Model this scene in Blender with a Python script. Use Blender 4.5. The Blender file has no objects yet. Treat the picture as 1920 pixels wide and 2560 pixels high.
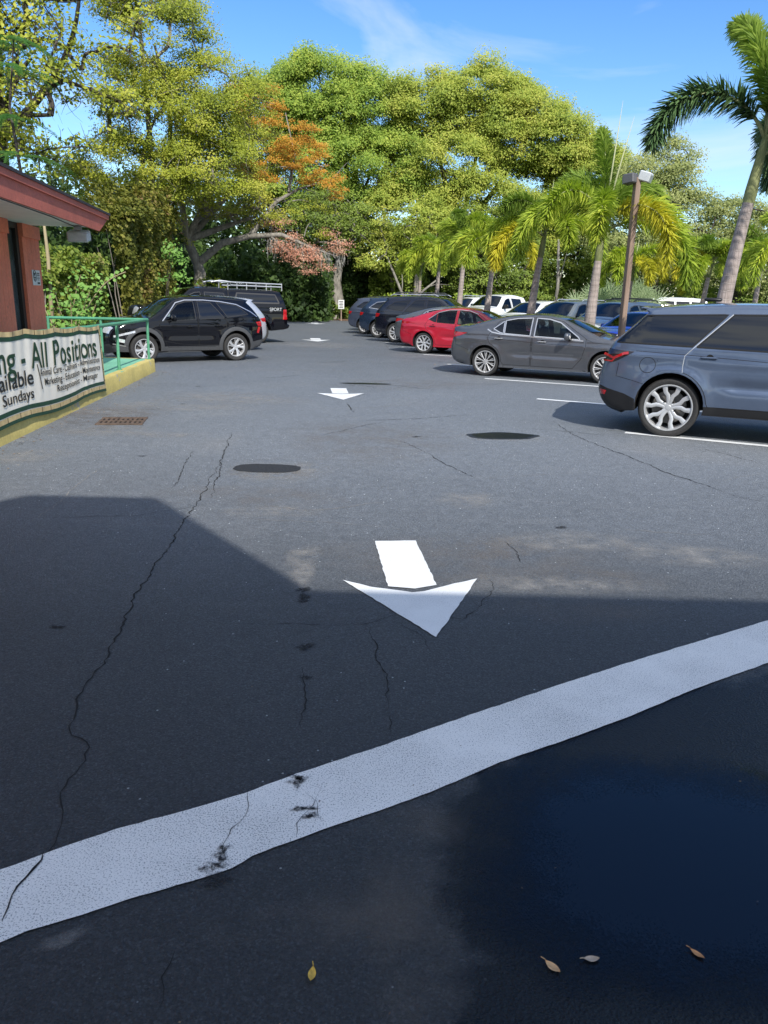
import bpy, bmesh, math, random
import numpy as np
from mathutils import Vector, Matrix
from mathutils.geometry import delaunay_2d_cdt
random.seed(7)
PI = math.pi
sc = bpy.context.scene
C = sc.collection
rad = math.radians

# ------------------------------------------------------------------ camera
CAM_H, FPX = 1.82, 1900.0
PITCH = math.atan((1280 - 738) / FPX)
ROLL = rad(1.3)
cam_d = bpy.data.cameras.new('camera')
cam = bpy.data.objects.new('camera', cam_d)
C.objects.link(cam)
cam_d.sensor_fit = 'HORIZONTAL'
cam_d.sensor_width = 36
cam_d.lens = 36 * FPX / 1920
cam_d.clip_end = 3000
cam_d.clip_start = 0.05
cam.matrix_world = Matrix.Translation((0, 0, CAM_H)) @ Matrix.Rotation(PI / 2 - PITCH, 4, 'X') @ Matrix.Rotation(ROLL, 4, 'Z')
sc.camera = cam


def gpt(x, y, z=0.0):
    """survey helper: photograph pixel (1920 wide) -> point on the level z"""
    u, v = (x - 960) / FPX, (1280 - y) / FPX
    c, s = math.cos(ROLL), math.sin(ROLL)
    u, v = u * c - v * s, u * s + v * c
    cp, sp = math.cos(PITCH), math.sin(PITCH)
    d = (u, cp + v * sp, -sp + v * cp)
    t = (z - CAM_H) / d[2]
    return (d[0] * t, d[1] * t)


# ------------------------------------------------------------------ light
SUN = Vector((0.40, -1.08, 1.0)).normalized()      # towards the sun
elev = math.asin(SUN.z)
az = math.atan2(SUN.x, SUN.y)
sd = bpy.data.lights.new('sun', 'SUN')
sd.energy = 5.0
sd.angle = rad(0.5)
sd.color = (1.0, 0.965, 0.91)
so = bpy.data.objects.new('sun', sd)
C.objects.link(so)
so.rotation_euler = SUN.to_track_quat('Z', 'Y').to_euler()
so.location = (10, -20, 30)

w = bpy.data.worlds.new('World')
sc.world = w
w.use_nodes = True
nt = w.node_tree
nt.nodes.clear()
N = nt.nodes.new
out = N('ShaderNodeOutputWorld')
bg = N('ShaderNodeBackground')
sky = N('ShaderNodeTexSky')
sky.sky_type = 'NISHITA'
sky.sun_disc = False
sky.sun_elevation = elev
sky.sun_rotation = az
sky.air_density = 1.0
sky.dust_density = 0.35
sky.ozone_density = 2.0
bg.inputs['Strength'].default_value = 0.15
tc = N('ShaderNodeTexCoord')
mp = N('ShaderNodeMapping')
mp.inputs['Scale'].default_value = (2.0, 2.0, 7.0)
mp.inputs['Rotation'].default_value = (0.0, 0.25, 0.4)
nz = N('ShaderNodeTexNoise')
nz.inputs['Scale'].default_value = 1.6
nz.inputs['Detail'].default_value = 7
nz.inputs['Roughness'].default_value = 0.55
nz.inputs['Distortion'].default_value = 0.6
cr = N('ShaderNodeValToRGB')
cr.color_ramp.elements[0].position = 0.53
cr.color_ramp.elements[0].color = (0, 0, 0, 1)
cr.color_ramp.elements[1].position = 0.86
cr.color_ramp.elements[1].color = (0.75, 0.75, 0.75, 1)
hs = N('ShaderNodeHueSaturation')
hs.inputs['Saturation'].default_value = 1.32
hs.inputs['Hue'].default_value = 0.508
hs.inputs['Value'].default_value = 1.4
mx = N('ShaderNodeMix')
mx.data_type = 'RGBA'
mx.inputs['B'].default_value = (6.5, 7.0, 7.6, 1)
L = nt.links.new
L(tc.outputs['Generated'], mp.inputs['Vector'])
L(mp.outputs['Vector'], nz.inputs['Vector'])
L(nz.outputs['Fac'], cr.inputs['Fac'])
L(sky.outputs['Color'], hs.inputs['Color'])
L(hs.outputs['Color'], mx.inputs['A'])
sxw = N('ShaderNodeSeparateXYZ')
L(tc.outputs['Generated'], sxw.inputs[0])
mr = N('ShaderNodeMapRange')
mr.inputs['From Min'].default_value = 0.30
mr.inputs['From Max'].default_value = 0.50
mr.inputs['To Min'].default_value = 1.0
mr.inputs['To Max'].default_value = 0.0
L(sxw.outputs['Z'], mr.inputs['Value'])
mm = N('ShaderNodeMath')
mm.operation = 'MULTIPLY'
L(cr.outputs['Color'], mm.inputs[0])
L(mr.outputs['Result'], mm.inputs[1])
# unseen bright cloud added overhead and to the south to whiten the shade
mr2 = N('ShaderNodeMapRange')
mr2.inputs['From Min'].default_value = 0.74
mr2.inputs['From Max'].default_value = 0.90
L(sxw.outputs['Z'], mr2.inputs['Value'])
mr3 = N('ShaderNodeMapRange')
mr3.inputs['From Min'].default_value = -0.05
mr3.inputs['From Max'].default_value = -0.45
L(sxw.outputs['Y'], mr3.inputs['Value'])
mx3 = N('ShaderNodeMath')
mx3.operation = 'MAXIMUM'
L(mr2.outputs['Result'], mx3.inputs[0])
L(mr3.outputs['Result'], mx3.inputs[1])
cr2 = N('ShaderNodeValToRGB')
cr2.color_ramp.elements[0].position = 0.34
cr2.color_ramp.elements[1].position = 0.58
L(nz.outputs['Fac'], cr2.inputs['Fac'])
mm2 = N('ShaderNodeMath')
mm2.operation = 'MULTIPLY'
L(mx3.outputs[0], mm2.inputs[0])
L(cr2.outputs['Color'], mm2.inputs[1])
mm3 = N('ShaderNodeMath')
mm3.operation = 'MAXIMUM'
L(mm.outputs[0], mm3.inputs[0])
L(mm2.outputs[0], mm3.inputs[1])
L(mm3.outputs[0], mx.inputs['Factor'])
L(mx.outputs['Result'], bg.inputs['Color'])
L(bg.outputs['Background'], out.inputs['Surface'])

sc.view_settings.view_transform = 'Standard'
sc.view_settings.look = 'None'
sc.view_settings.exposure = 0
sc.cycles.max_bounces = 8
sc.cycles.transparent_max_bounces = 24
sc.cycles.caustics_reflective = False
sc.cycles.caustics_refractive = False


# ------------------------------------------------------------------ materials
class NT:
    """small node helper"""
    def __init__(s, name):
        s.m = bpy.data.materials.new(name)
        s.m.use_nodes = True
        s.t = s.m.node_tree
        s.p = s.t.nodes['Principled BSDF']
        s.out = s.t.nodes['Material Output']

    def n(s, typ, **kw):
        nd = s.t.nodes.new('ShaderNode' + typ)
        for k, v in kw.items():
            if k.startswith('_'):
                setattr(nd, k[1:], v)
            else:
                nd.inputs[k.replace('__', ' ')].default_value = v
        return nd

    def l(s, a, b):
        s.t.links.new(a, b)

    def noise(s, scale, detail=4, rough=0.55, vec=None, dist=0.0):
        nd = s.n('TexNoise', Scale=scale, Detail=detail, Roughness=rough, Distortion=dist)
        if vec is not None:
            s.l(vec, nd.inputs['Vector'])
        return nd

    def ramp(s, fac, *stops):
        nd = s.n('ValToRGB')
        el = nd.color_ramp.elements
        while len(el) < len(stops):
            el.new(0.5)
        for e, (p, c) in zip(el, stops):
            e.position = p
            e.color = (c, c, c, 1) if not isinstance(c, tuple) else (c[0], c[1], c[2], 1)
        s.l(fac, nd.inputs['Fac'])
        return nd

    def mix(s, fac, a, b, mode='MIX'):
        nd = s.n('Mix', _data_type='RGBA', _blend_type=mode)
        for key, v in (('Factor', fac), ('A', a), ('B', b)):
            if isinstance(v, (int, float)):
                nd.inputs[key].default_value = v if key == 'Factor' else (v, v, v, 1)
            elif isinstance(v, tuple):
                nd.inputs[key].default_value = (v[0], v[1], v[2], 1)
            else:
                s.l(v, nd.inputs[key])
        return nd.outputs['Result']

    def math(s, op, a, b=0.0, clamp=False):
        nd = s.n('Math', _operation=op, _use_clamp=clamp)
        for i, v in enumerate((a, b)):
            if isinstance(v, (int, float)):
                nd.inputs[i].default_value = v
            else:
                s.l(v, nd.inputs[i])
        return nd.outputs[0]

    def bump(s, h, strength=0.3, dist=0.01):
        nd = s.n('Bump', Strength=strength, Distance=dist)
        s.l(h, nd.inputs['Height'])
        s.l(nd.outputs['Normal'], s.p.inputs['Normal'])
        return nd

    def obj(s):
        return s.n('TexCoord').outputs['Object']


M = {}


def simple(name, col, rough=0.6, metal=0.0, coat=0.0, noise=0.0, nscale=8, bump=0.0, spec=0.5):
    t = NT(name)
    t.p.inputs['Base Color'].default_value = (*col, 1)
    t.p.inputs['Roughness'].default_value = rough
    t.p.inputs['Metallic'].default_value = metal
    t.p.inputs['Coat Weight'].default_value = coat
    t.p.inputs['Coat Roughness'].default_value = 0.04
    t.p.inputs['Specular IOR Level'].default_value = spec
    if noise or bump:
        nz = t.noise(nscale, 6, 0.6, t.obj())
        if noise:
            lo = tuple(c * (1 - noise) for c in col)
            hi = tuple(min(1, c * (1 + noise)) for c in col)
            r = t.ramp(nz.outputs['Fac'], (0.3, lo), (0.7, hi))
            t.l(r.outputs['Color'], t.p.inputs['Base Color'])
        if bump:
            t.bump(nz.outputs['Fac'], bump, 0.01)
    M[name] = t.m
    return t


def paint(name, col, metal=0.35, rough=0.32):
    t = simple(name, col, rough, metal, 1.0)
    v = t.n('TexVoronoi', Scale=900.0)
    t.l(t.obj(), v.inputs['Vector'])
    nz = t.noise(2.3, 5, 0.65, t.obj())
    f = t.math('MULTIPLY', v.outputs['Distance'], 0.5)
    f2 = t.math('ADD', f, t.math('MULTIPLY', nz.outputs['Fac'], 0.5))
    lo = tuple(c * 0.82 for c in col)
    hi = tuple(min(1, c * 1.2) for c in col)
    r = t.ramp(f2, (0.25, lo), (0.7, hi))
    t.l(r.outputs['Color'], t.p.inputs['Base Color'])
    rr = t.ramp(nz.outputs['Fac'], (0.3, rough * 0.9), (0.75, rough * 1.25))
    t.l(rr.outputs['Color'], t.p.inputs['Roughness'])
    return t.m


paint('slate_blue_paint', (0.098, 0.132, 0.20), 0.5, 0.3)
paint('gunmetal_paint', (0.108, 0.112, 0.124), 0.6, 0.3)
paint('grey_paint', (0.12, 0.13, 0.14), 0.5, 0.3)
paint('red_paint', (0.46, 0.010, 0.030), 0.2, 0.3)
paint('black_paint', (0.003, 0.0035, 0.006), 0.0, 0.22).node_tree.nodes['Principled BSDF'].inputs['Specular IOR Level'].default_value = 0.0
paint('navy_black_paint', (0.006, 0.007, 0.014), 0.1, 0.25)
paint('dark_blue_paint', (0.018, 0.035, 0.07), 0.3, 0.25)
paint('blue_grey_paint', (0.07, 0.085, 0.13), 0.4, 0.3)
paint('silver_paint', (0.50, 0.52, 0.55), 0.5, 0.3)
paint('white_paint', (0.78, 0.79, 0.78), 0.0, 0.35)
paint('pewter_paint', (0.17, 0.19, 0.19), 0.45, 0.3)
paint('steel_grey_paint', (0.12, 0.15, 0.18), 0.45, 0.3)
paint('royal_blue_paint', (0.02, 0.04, 0.42), 0.3, 0.28)
simple('black_plastic', (0.012, 0.012, 0.013), 0.45, noise=0.2, nscale=60)
simple('grey_cladding', (0.055, 0.057, 0.06), 0.6, noise=0.15, nscale=40)
simple('gap_black', (0.004, 0.004, 0.004), 0.8)
simple('arch_liner', (0.006, 0.006, 0.006), 0.9)
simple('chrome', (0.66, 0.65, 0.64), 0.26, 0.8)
simple('alloy', (0.66, 0.66, 0.66), 0.34, 0.6)
simple('alloy_dark', (0.03, 0.03, 0.032), 0.35, 0.4)
simple('brake_metal', (0.16, 0.15, 0.14), 0.5, 0.6, noise=0.3, nscale=30)
simple('seat_cloth', (0.05, 0.05, 0.053), 0.85)
simple('seat_tan', (0.30, 0.27, 0.23), 0.8)
simple('interior', (0.012, 0.012, 0.013), 0.8)
simple('sun_shade', (0.42, 0.5, 0.42), 0.5)
simple('red_lamp', (0.42, 0.008, 0.012), 0.12, 0.0, 1.0)
simple('smoked_lamp', (0.012, 0.006, 0.008), 0.1, 0.0, 1.0)
simple('head_lamp', (0.62, 0.64, 0.66), 0.08, 0.3, 1.0, noise=0.35, nscale=40)
simple('plate_white', (0.7, 0.7, 0.68), 0.4)
t = simple('tyre_rubber', (0.030, 0.029, 0.028), 0.78, noise=0.25, nscale=40)


def glass(name, tint, mixv, rough=0.02):
    t = NT(name)
    tr = t.n('BsdfTransparent', Color=(*tint, 1))
    gl = t.n('BsdfGlossy', Color=(0.9, 0.95, 1, 1), Roughness=rough)
    fr = t.n('LayerWeight', Blend=mixv)
    ms = t.n('MixShader')
    t.l(fr.outputs['Fresnel'], ms.inputs[0])
    t.l(tr.outputs[0], ms.inputs[1])
    t.l(gl.outputs[0], ms.inputs[2])
    t.l(ms.outputs[0], t.out.inputs['Surface'])
    M[name] = t.m


glass('clear_glass', (0.50, 0.56, 0.54), 0.30)
glass('windshield_glass', (0.45, 0.55, 0.50), 0.36)
t = simple('privacy_glass', (0.006, 0.007, 0.009), 0.05, 0.0, 0.0)
t.p.inputs['Specular IOR Level'].default_value = 0.75


def leafmat(name, cols, transl=0.36, rough=0.55, spec=0.25):
    """leaf colour varies leaf by leaf and clump by clump"""
    cols = [tuple(min(.72, q * 1.95) for q in c) for c in cols]
    t = NT(name)
    g = t.n('NewGeometry')
    nz = t.noise(0.55, 4, 0.6, t.obj())
    f = t.math('ADD', t.math('MULTIPLY', g.outputs['Random Per Island'], 0.40),
               t.math('MULTIPLY', t.ramp(nz.outputs['Fac'], (0.32, 0.0), (0.68, 1.0)).outputs['Color'], 0.60))
    k = len(cols)
    r = t.ramp(f, *[(0.08 + 0.84 * i / max(1, k - 1), c) for i, c in enumerate(cols)])
    t.l(r.outputs['Color'], t.p.inputs['Base Color'])
    t.p.inputs['Roughness'].default_value = rough
    t.p.inputs['Specular IOR Level'].default_value = spec
    tl = t.n('BsdfTranslucent')
    t.l(t.mix(1.0, r.outputs['Color'], (0.9, 1.0, 0.55), 'MULTIPLY'), tl.inputs['Color'])
    ms = t.n('MixShader')
    ms.inputs[0].default_value = transl
    t.l(t.p.outputs[0], ms.inputs[1])
    t.l(tl.outputs[0], ms.inputs[2])
    t.l(ms.outputs[0], t.out.inputs['Surface'])
    M[name] = t.m


leafmat('ficus_leaf', [(0.055, 0.095, 0.015), (0.12, 0.18, 0.026), (0.20, 0.25, 0.04), (0.28, 0.30, 0.055)])
leafmat('ficus_leaf_warm', [(0.07, 0.105, 0.018), (0.16, 0.20, 0.03), (0.24, 0.26, 0.045), (0.31, 0.295, 0.065)])
leafmat('yellow_leaf', [(0.052, 0.075, 0.010), (0.145, 0.172, 0.019), (0.23, 0.245, 0.028), (0.31, 0.29, 0.055)])
leafmat('oak_leaf', [(0.09, 0.11, 0.015), (0.21, 0.22, 0.03), (0.33, 0.30, 0.045)])
leafmat('orange_leaf', [(0.17, 0.085, 0.013), (0.32, 0.16, 0.02), (0.34, 0.22, 0.04)])
leafmat('dead_leaf', [(0.16, 0.09, 0.06), (0.34, 0.16, 0.11), (0.42, 0.28, 0.20)])
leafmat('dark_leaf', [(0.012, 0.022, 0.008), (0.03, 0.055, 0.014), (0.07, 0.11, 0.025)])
leafmat('mid_leaf', [(0.04, 0.065, 0.013), (0.11, 0.15, 0.026), (0.20, 0.24, 0.045)])
leafmat('hedge_leaf', [(0.02, 0.038, 0.008), (0.07, 0.105, 0.016), (0.15, 0.185, 0.03), (0.16, 0.14, 0.05)])
leafmat('vine_leaf', [(0.02, 0.032, 0.007), (0.07, 0.08, 0.015), (0.16, 0.155, 0.03), (0.15, 0.095, 0.045)])
leafmat('olive_leaf', [(0.075, 0.095, 0.032), (0.17, 0.19, 0.065), (0.28, 0.28, 0.11)])
leafmat('fern_leaf', [(0.05, 0.12, 0.05), (0.13, 0.24, 0.10)])
leafmat('bright_leaf', [(0.07, 0.15, 0.03), (0.16, 0.27, 0.06)])
leafmat('palm_green', [(0.055, 0.095, 0.014), (0.12, 0.175, 0.026), (0.20, 0.255, 0.042)], 0.36, 0.6, 0.25)
leafmat('palm_lime', [(0.085, 0.13, 0.016), (0.21, 0.265, 0.03), (0.36, 0.40, 0.05)], 0.36, 0.6, 0.25)
leafmat('palm_gold', [(0.16, 0.17, 0.016), (0.31, 0.29, 0.026), (0.40, 0.32, 0.03)], 0.36, 0.6, 0.25)
leafmat('palm_dark', [(0.02, 0.042, 0.018), (0.05, 0.09, 0.034), (0.095, 0.145, 0.05)], 0.12, 0.4, 0.4)
leafmat('palmetto_leaf', [(0.10, 0.14, 0.07), (0.22, 0.27, 0.15), (0.34, 0.38, 0.24)], 0.36, 0.6, 0.25)


def bark(name, a, b, scale=6, zs=0.35):
    t = NT(name)
    mp = t.n('Mapping', Scale=(1, 1, zs))
    t.l(t.obj(), mp.inputs['Vector'])
    nz = t.noise(scale, 7, 0.65, mp.outputs['Vector'])
    r = t.ramp(nz.outputs['Fac'], (0.3, a), (0.68, b))
    t.l(r.outputs['Color'], t.p.inputs['Base Color'])
    t.p.inputs['Roughness'].default_value = 0.9
    t.bump(nz.outputs['Fac'], 0.6, 0.03)
    M[name] = t.m


bark('grey_bark', (0.10, 0.09, 0.075), (0.36, 0.33, 0.28))
bark('dark_bark', (0.025, 0.02, 0.016), (0.10, 0.085, 0.07))
bark('twig_bark', (0.14, 0.12, 0.10), (0.36, 0.32, 0.27), 3)
bark('pale_stem', (0.28, 0.22, 0.12), (0.45, 0.37, 0.22), 4)
bark('pole_wood', (0.18, 0.12, 0.085), (0.40, 0.29, 0.225), 9, 0.06)
simple('moss', (0.26, 0.25, 0.22), 0.95, noise=0.3, nscale=9)


def ring_trunk(name, a, b, zsc):
    t = NT(name)
    o = t.obj()
    sx = t.n('SeparateXYZ')
    t.l(o, sx.inputs[0])
    nz = t.noise(2.5, 4, 0.6, o)
    z = t.math('ADD', sx.outputs['Z'], t.math('MULTIPLY', nz.outputs['Fac'], 0.22))
    fr = t.math('FRACT', t.math('MULTIPLY', z, zsc))
    ring = t.ramp(fr, (0.0, 0.9), (0.10, 0.0), (0.94, 0.0), (1.0, 0.9))
    band = t.ramp(fr, (0.06, 0.74), (0.55, 1.08), (0.95, 1.0))
    mp = t.n('Mapping', Scale=(40, 40, 2))
    t.l(o, mp.inputs['Vector'])
    st = t.noise(1.0, 4, 0.6, mp.outputs['Vector'])
    base = t.ramp(st.outputs['Fac'], (0.3, a), (0.7, b))
    big = t.ramp(t.noise(1.3, 3, 0.5, o).outputs['Fac'], (0.35, 0.7), (0.7, 1.15))
    col = t.mix(1.0, base.outputs['Color'], big.outputs['Color'], 'MULTIPLY')
    col = t.mix(1.0, col, band.outputs['Color'], 'MULTIPLY')
    col = t.mix(t.math('MULTIPLY', ring.outputs['Color'], t.ramp(nz.outputs['Fac'], (0.35, 0.15), (0.65, 0.75)).outputs['Color']), col, (0.58, 0.51, 0.45))
    t.l(col, t.p.inputs['Base Color'])
    t.p.inputs['Roughness'].default_value = 0.85
    t.bump(ring.outputs['Color'], 0.5, 0.015)
    M[name] = t.m


ring_trunk('palm_trunk', (0.26, 0.21, 0.185), (0.50, 0.42, 0.375), 7.0)
bark('crownshaft', (0.10, 0.13, 0.035), (0.30, 0.31, 0.14), 5, 0.3)
simple('rachis', (0.30, 0.32, 0.14), 0.6)
simple('rachis_pale', (0.44, 0.45, 0.24), 0.6)

# --- asphalt: sealcoat with aggregate, worn dust, warm stains, wet margin near the puddle
t = NT('asphalt')
o = t.obj()
agg = t.n('TexVoronoi', Scale=105.0)
t.l(o, agg.inputs['Vector'])
fine = t.noise(210, 3, 0.6, o)
mid = t.noise(9, 6, 0.6, o)
big = t.noise(0.55, 5, 0.6, o, 0.4)
warm = t.noise(0.33, 4, 0.55, o, 0.8)
streak_m = t.n('Mapping', Scale=(0.5, 2.2, 1), Rotation=(0, 0, 0.15))
t.l(o, streak_m.inputs['Vector'])
streak = t.noise(0.9, 6, 0.65, streak_m.outputs['Vector'], 0.3)
base = t.ramp(fine.outputs['Fac'], (0.3, (0.076, 0.078, 0.081)), (0.7, (0.150, 0.152, 0.156)))
col = t.mix(t.ramp(big.outputs['Fac'], (0.35, 0.0), (0.7, 0.6)).outputs['Color'], base.outputs['Color'], (0.135, 0.138, 0.143))
col = t.mix(t.ramp(warm.outputs['Fac'], (0.56, 0.0), (0.75, 0.30)).outputs['Color'], col, (0.185, 0.168, 0.15))
col = t.mix(t.ramp(streak.outputs['Fac'], (0.60, 0.0), (0.78, 0.33)).outputs['Color'], col, (0.22, 0.21, 0.20))
cell = t.n('TexVoronoi', Scale=150.0)
t.l(o, cell.inputs['Vector'])
sc2 = t.n('SeparateColor')
t.l(cell.outputs['Color'], sc2.inputs[0])
col = t.mix(1.0, col, t.ramp(sc2.outputs[0], (0.0, 0.58), (0.85, 1.1), (1.0, 1.6)).outputs['Color'], 'MULTIPLY')
dk = t.ramp(mid.outputs['Fac'], (0.25, 0.78), (0.6, 1.0))
col = t.mix(1.0, col, dk.outputs['Color'], 'MULTIPLY')
# sparse pale grit
grit = t.n('TexVoronoi', Scale=16.0)
t.l(o, grit.inputs['Vector'])
gm = t.ramp(grit.outputs['Distance'], (0.06, 1.0), (0.085, 0.0))
sepc = t.n('SeparateColor')
t.l(grit.outputs['Color'], sepc.inputs[0])
gsel = t.ramp(sepc.outputs[0], (0.80, 0.0), (0.805, 1.0))
col = t.mix(t.math('MULTIPLY', gm.outputs['Color'], gsel.outputs['Color']), col, (0.75, 0.74, 0.70))
# wet margin: distance from the puddle centre in the lot's own coordinates
sx = t.n('SeparateXYZ')
t.l(o, sx.inputs[0])
dx = t.math('DIVIDE', t.math('SUBTRACT', sx.outputs[0], 1.86), 1.80)
dy = t.math('DIVIDE', t.math('SUBTRACT', sx.outputs[1], 1.85), 1.75)
dd = t.math('SQRT', t.math('ADD', t.math('MULTIPLY', dx, dx), t.math('MULTIPLY', dy, dy)))
edge = t.noise(3.2, 6, 0.6, o)
dd = t.math('ADD', dd, t.math('MULTIPLY', t.math('SUBTRACT', edge.outputs['Fac'], 0.5), 0.42))
wet = t.ramp(dd, (0.90, 1.0), (0.95, 0.0))
wv = wet.outputs['Color']
col = t.mix(t.math('MULTIPLY', wv, 0.88), col, (0.008, 0.014, 0.026))  # wet and dark, with the sky's blue reflection tinted into the colour
yr = t.ramp(t.math('DIVIDE', sx.outputs[1], 40.0), (0.03, 0.17), (0.10, 0.35), (0.15, 0.72), (0.22, 0.95), (0.36, 0.90), (0.6, 0.66))  # near and far sealcoat darker; foreground shade also deepened into the colour
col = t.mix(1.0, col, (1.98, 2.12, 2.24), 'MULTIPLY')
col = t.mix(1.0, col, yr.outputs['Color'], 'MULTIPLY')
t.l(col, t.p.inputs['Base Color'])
t.l(t.math('SUBTRACT', 0.5, t.math('MULTIPLY', wv, 0.22)), t.p.inputs['Specular IOR Level'])
rg = t.ramp(mid.outputs['Fac'], (0.3, 0.62), (0.7, 0.8))
t.l(t.mix(wv, rg.outputs['Color'], 0.34), t.p.inputs['Roughness'])
h = t.math('ADD', t.math('MULTIPLY', agg.outputs['Distance'], 0.8), t.math('MULTIPLY', fine.outputs['Fac'], 0.6))
bp = t.bump(h, 1.0, 0.010)
t.l(t.math('SUBTRACT', 1.0, t.math('MULTIPLY', wv, 0.25)), bp.inputs['Strength'])
M['asphalt'] = t.m
simple('crack_dark', (0.012, 0.012, 0.012), 0.95)
simple('crack_pale', (0.26, 0.25, 0.235), 0.95)


def stain(name, col, amount, nscale=5):
    """dust or damp ring: noise-broken, densest mid-way (uv.x = radius)"""
    t = NT(name)
    t.p.inputs['Base Color'].default_value = (*col, 1)
    t.p.inputs['Roughness'].default_value = 0.85
    uv = t.n('UVMap')
    s2 = t.n('SeparateXYZ')
    t.l(uv.outputs[0], s2.inputs[0])
    o = t.obj()
    nz = t.noise(nscale, 7, 0.7, o)
    fn = t.noise(70, 3, 0.6, o)
    fall = t.ramp(s2.outputs[0], (0.0, 1.0), (0.45, 0.9), (1.0, 0.0))
    f = t.math('MULTIPLY', fall.outputs['Color'], t.ramp(nz.outputs['Fac'], (0.38, 0.0), (0.66, 1.0)).outputs['Color'])
    f = t.math('MULTIPLY', f, t.ramp(fn.outputs['Fac'], (0.3, 0.35), (0.65, 1.0)).outputs['Color'])
    f = t.math('MULTIPLY', f, amount, True)
    tr = t.n('BsdfTransparent')
    ms = t.n('MixShader')
    t.l(f, ms.inputs[0])
    t.l(tr.outputs[0], ms.inputs[1])
    t.l(t.p.outputs[0], ms.inputs[2])
    t.l(ms.outputs[0], t.out.inputs['Surface'])
    M[name] = t.m


stain('dust_stain', (0.36, 0.345, 0.32), 0.75)
stain('warm_stain', (0.23, 0.20, 0.17), 0.38, 2.5)
stain('tar_patch', (0.016, 0.016, 0.017), 2.2, 38)
stain('rust_stain', (0.12, 0.085, 0.06), 0.45, 4)

# puddle water: transparent thin film with ripple-free surface, aggregate pokes through near the rim
t = NT('water')
uv = t.n('UVMap')
s2 = t.n('SeparateXYZ')
t.l(uv.outputs[0], s2.inputs[0])
o = t.obj()
ag = t.n('TexVoronoi', Scale=110.0)
t.l(o, ag.inputs['Vector'])
big = t.noise(5.0, 5, 0.6, o)
r = t.math('ADD', s2.outputs[0], t.math('MULTIPLY', t.math('SUBTRACT', big.outputs['Fac'], 0.5), 0.5))
thr = t.math('SUBTRACT', r, t.math('MULTIPLY', ag.outputs['Distance'], 0.30))
cov = t.ramp(thr, (0.42, 1.0), (0.86, 0.0))
t.p.inputs['Base Color'].default_value = (0.010, 0.012, 0.017, 1)
t.p.inputs['Roughness'].default_value = 0.03
t.p.inputs['IOR'].default_value = 1.33
t.p.inputs['Specular IOR Level'].default_value = 0.74
tr = t.n('BsdfTransparent')
ms = t.n('MixShader')
t.l(cov.outputs['Color'], ms.inputs[0])
t.l(tr.outputs[0], ms.inputs[1])
t.l(t.p.outputs[0], ms.inputs[2])
t.l(ms.outputs[0], t.out.inputs['Surface'])
M['water'] = t.m

# road paint, worn
for nm, wear, col in (('road_paint', 0.39, (0.80, 0.81, 0.80)), ('line_paint', 0.43, (0.95, 0.92, 0.86))):
    t = NT(nm)
    o = t.obj()
    ag = t.n('TexVoronoi', Scale=120.0)
    t.l(o, ag.inputs['Vector'])
    a = t.noise(170, 3, 0.65, o)
    b = t.noise(2.0, 5, 0.6, o)
    f = t.math('ADD', t.math('MULTIPLY', a.outputs['Fac'], 0.84), t.math('MULTIPLY', b.outputs['Fac'], 0.16))
    m = t.ramp(f, (wear - 0.06, 0.15), (wear + 0.05, 1.0))
    tone = t.ramp(b.outputs['Fac'], (0.3, tuple(c * 0.9 for c in col)), (0.7, col))
    c2 = t.mix(m.outputs['Color'], (0.12, 0.12, 0.12), tone.outputs['Color'])
    t.l(c2, t.p.inputs['Base Color'])
    t.p.inputs['Roughness'].default_value = 0.75
    t.bump(t.math('ADD', t.math('MULTIPLY', ag.outputs['Distance'], 0.25), a.outputs['Fac']), 0.45, 0.0016)
    M[nm] = t.m

simple('mulch', (0.17, 0.095, 0.055), 0.95, noise=0.5, nscale=9, bump=0.8)
simple('soil', (0.06, 0.05, 0.035), 0.95, noise=0.4, nscale=2, bump=0.5)
simple('concrete', (0.30, 0.29, 0.27), 0.9, noise=0.2, nscale=7, bump=0.3)
simple('stucco', (0.86, 0.83, 0.77), 0.9, noise=0.1, nscale=3, bump=0.3)  # whitened so the unseen canopy bounces light into the shade
simple('rust_iron', (0.13, 0.09, 0.065), 0.85, 0.2, noise=0.5, nscale=14, bump=0.4)
simple('drain_hole', (0.006, 0.006, 0.006), 1.0)
simple('shingle', (0.035, 0.032, 0.036), 0.9, noise=0.3, nscale=20, bump=0.4)
simple('soffit_white', (0.90, 0.90, 0.85), 0.7, noise=0.06, nscale=4)
simple('fixture_grey', (0.55, 0.57, 0.57), 0.45, noise=0.08, nscale=20)
simple('fixture_dark', (0.10, 0.10, 0.105), 0.5)
simple('lens', (0.32, 0.35, 0.38), 0.15, 0.0, 0.5)
simple('window_frame', (0.02, 0.018, 0.016), 0.5)
t = simple('window_glass', (0.07, 0.085, 0.085), 0.12, noise=0.35, nscale=2.0)
simple('sign_white', (0.78, 0.78, 0.76), 0.45)
simple('ink_black', (0.012, 0.014, 0.012), 0.6)
simple('ink_green', (0.008, 0.05, 0.018), 0.6)
simple('banner_green', (0.012, 0.06, 0.028), 0.6, noise=0.2, nscale=6)
simple('banner_cream', (0.92, 0.85, 0.71), 0.65, noise=0.06, nscale=5)
simple('bamboo', (0.62, 0.46, 0.22), 0.65, noise=0.25, nscale=5)
simple('bamboo_node', (0.10, 0.05, 0.02), 0.7)
simple('banner_backing', (0.5, 0.48, 0.44), 0.7)


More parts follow.
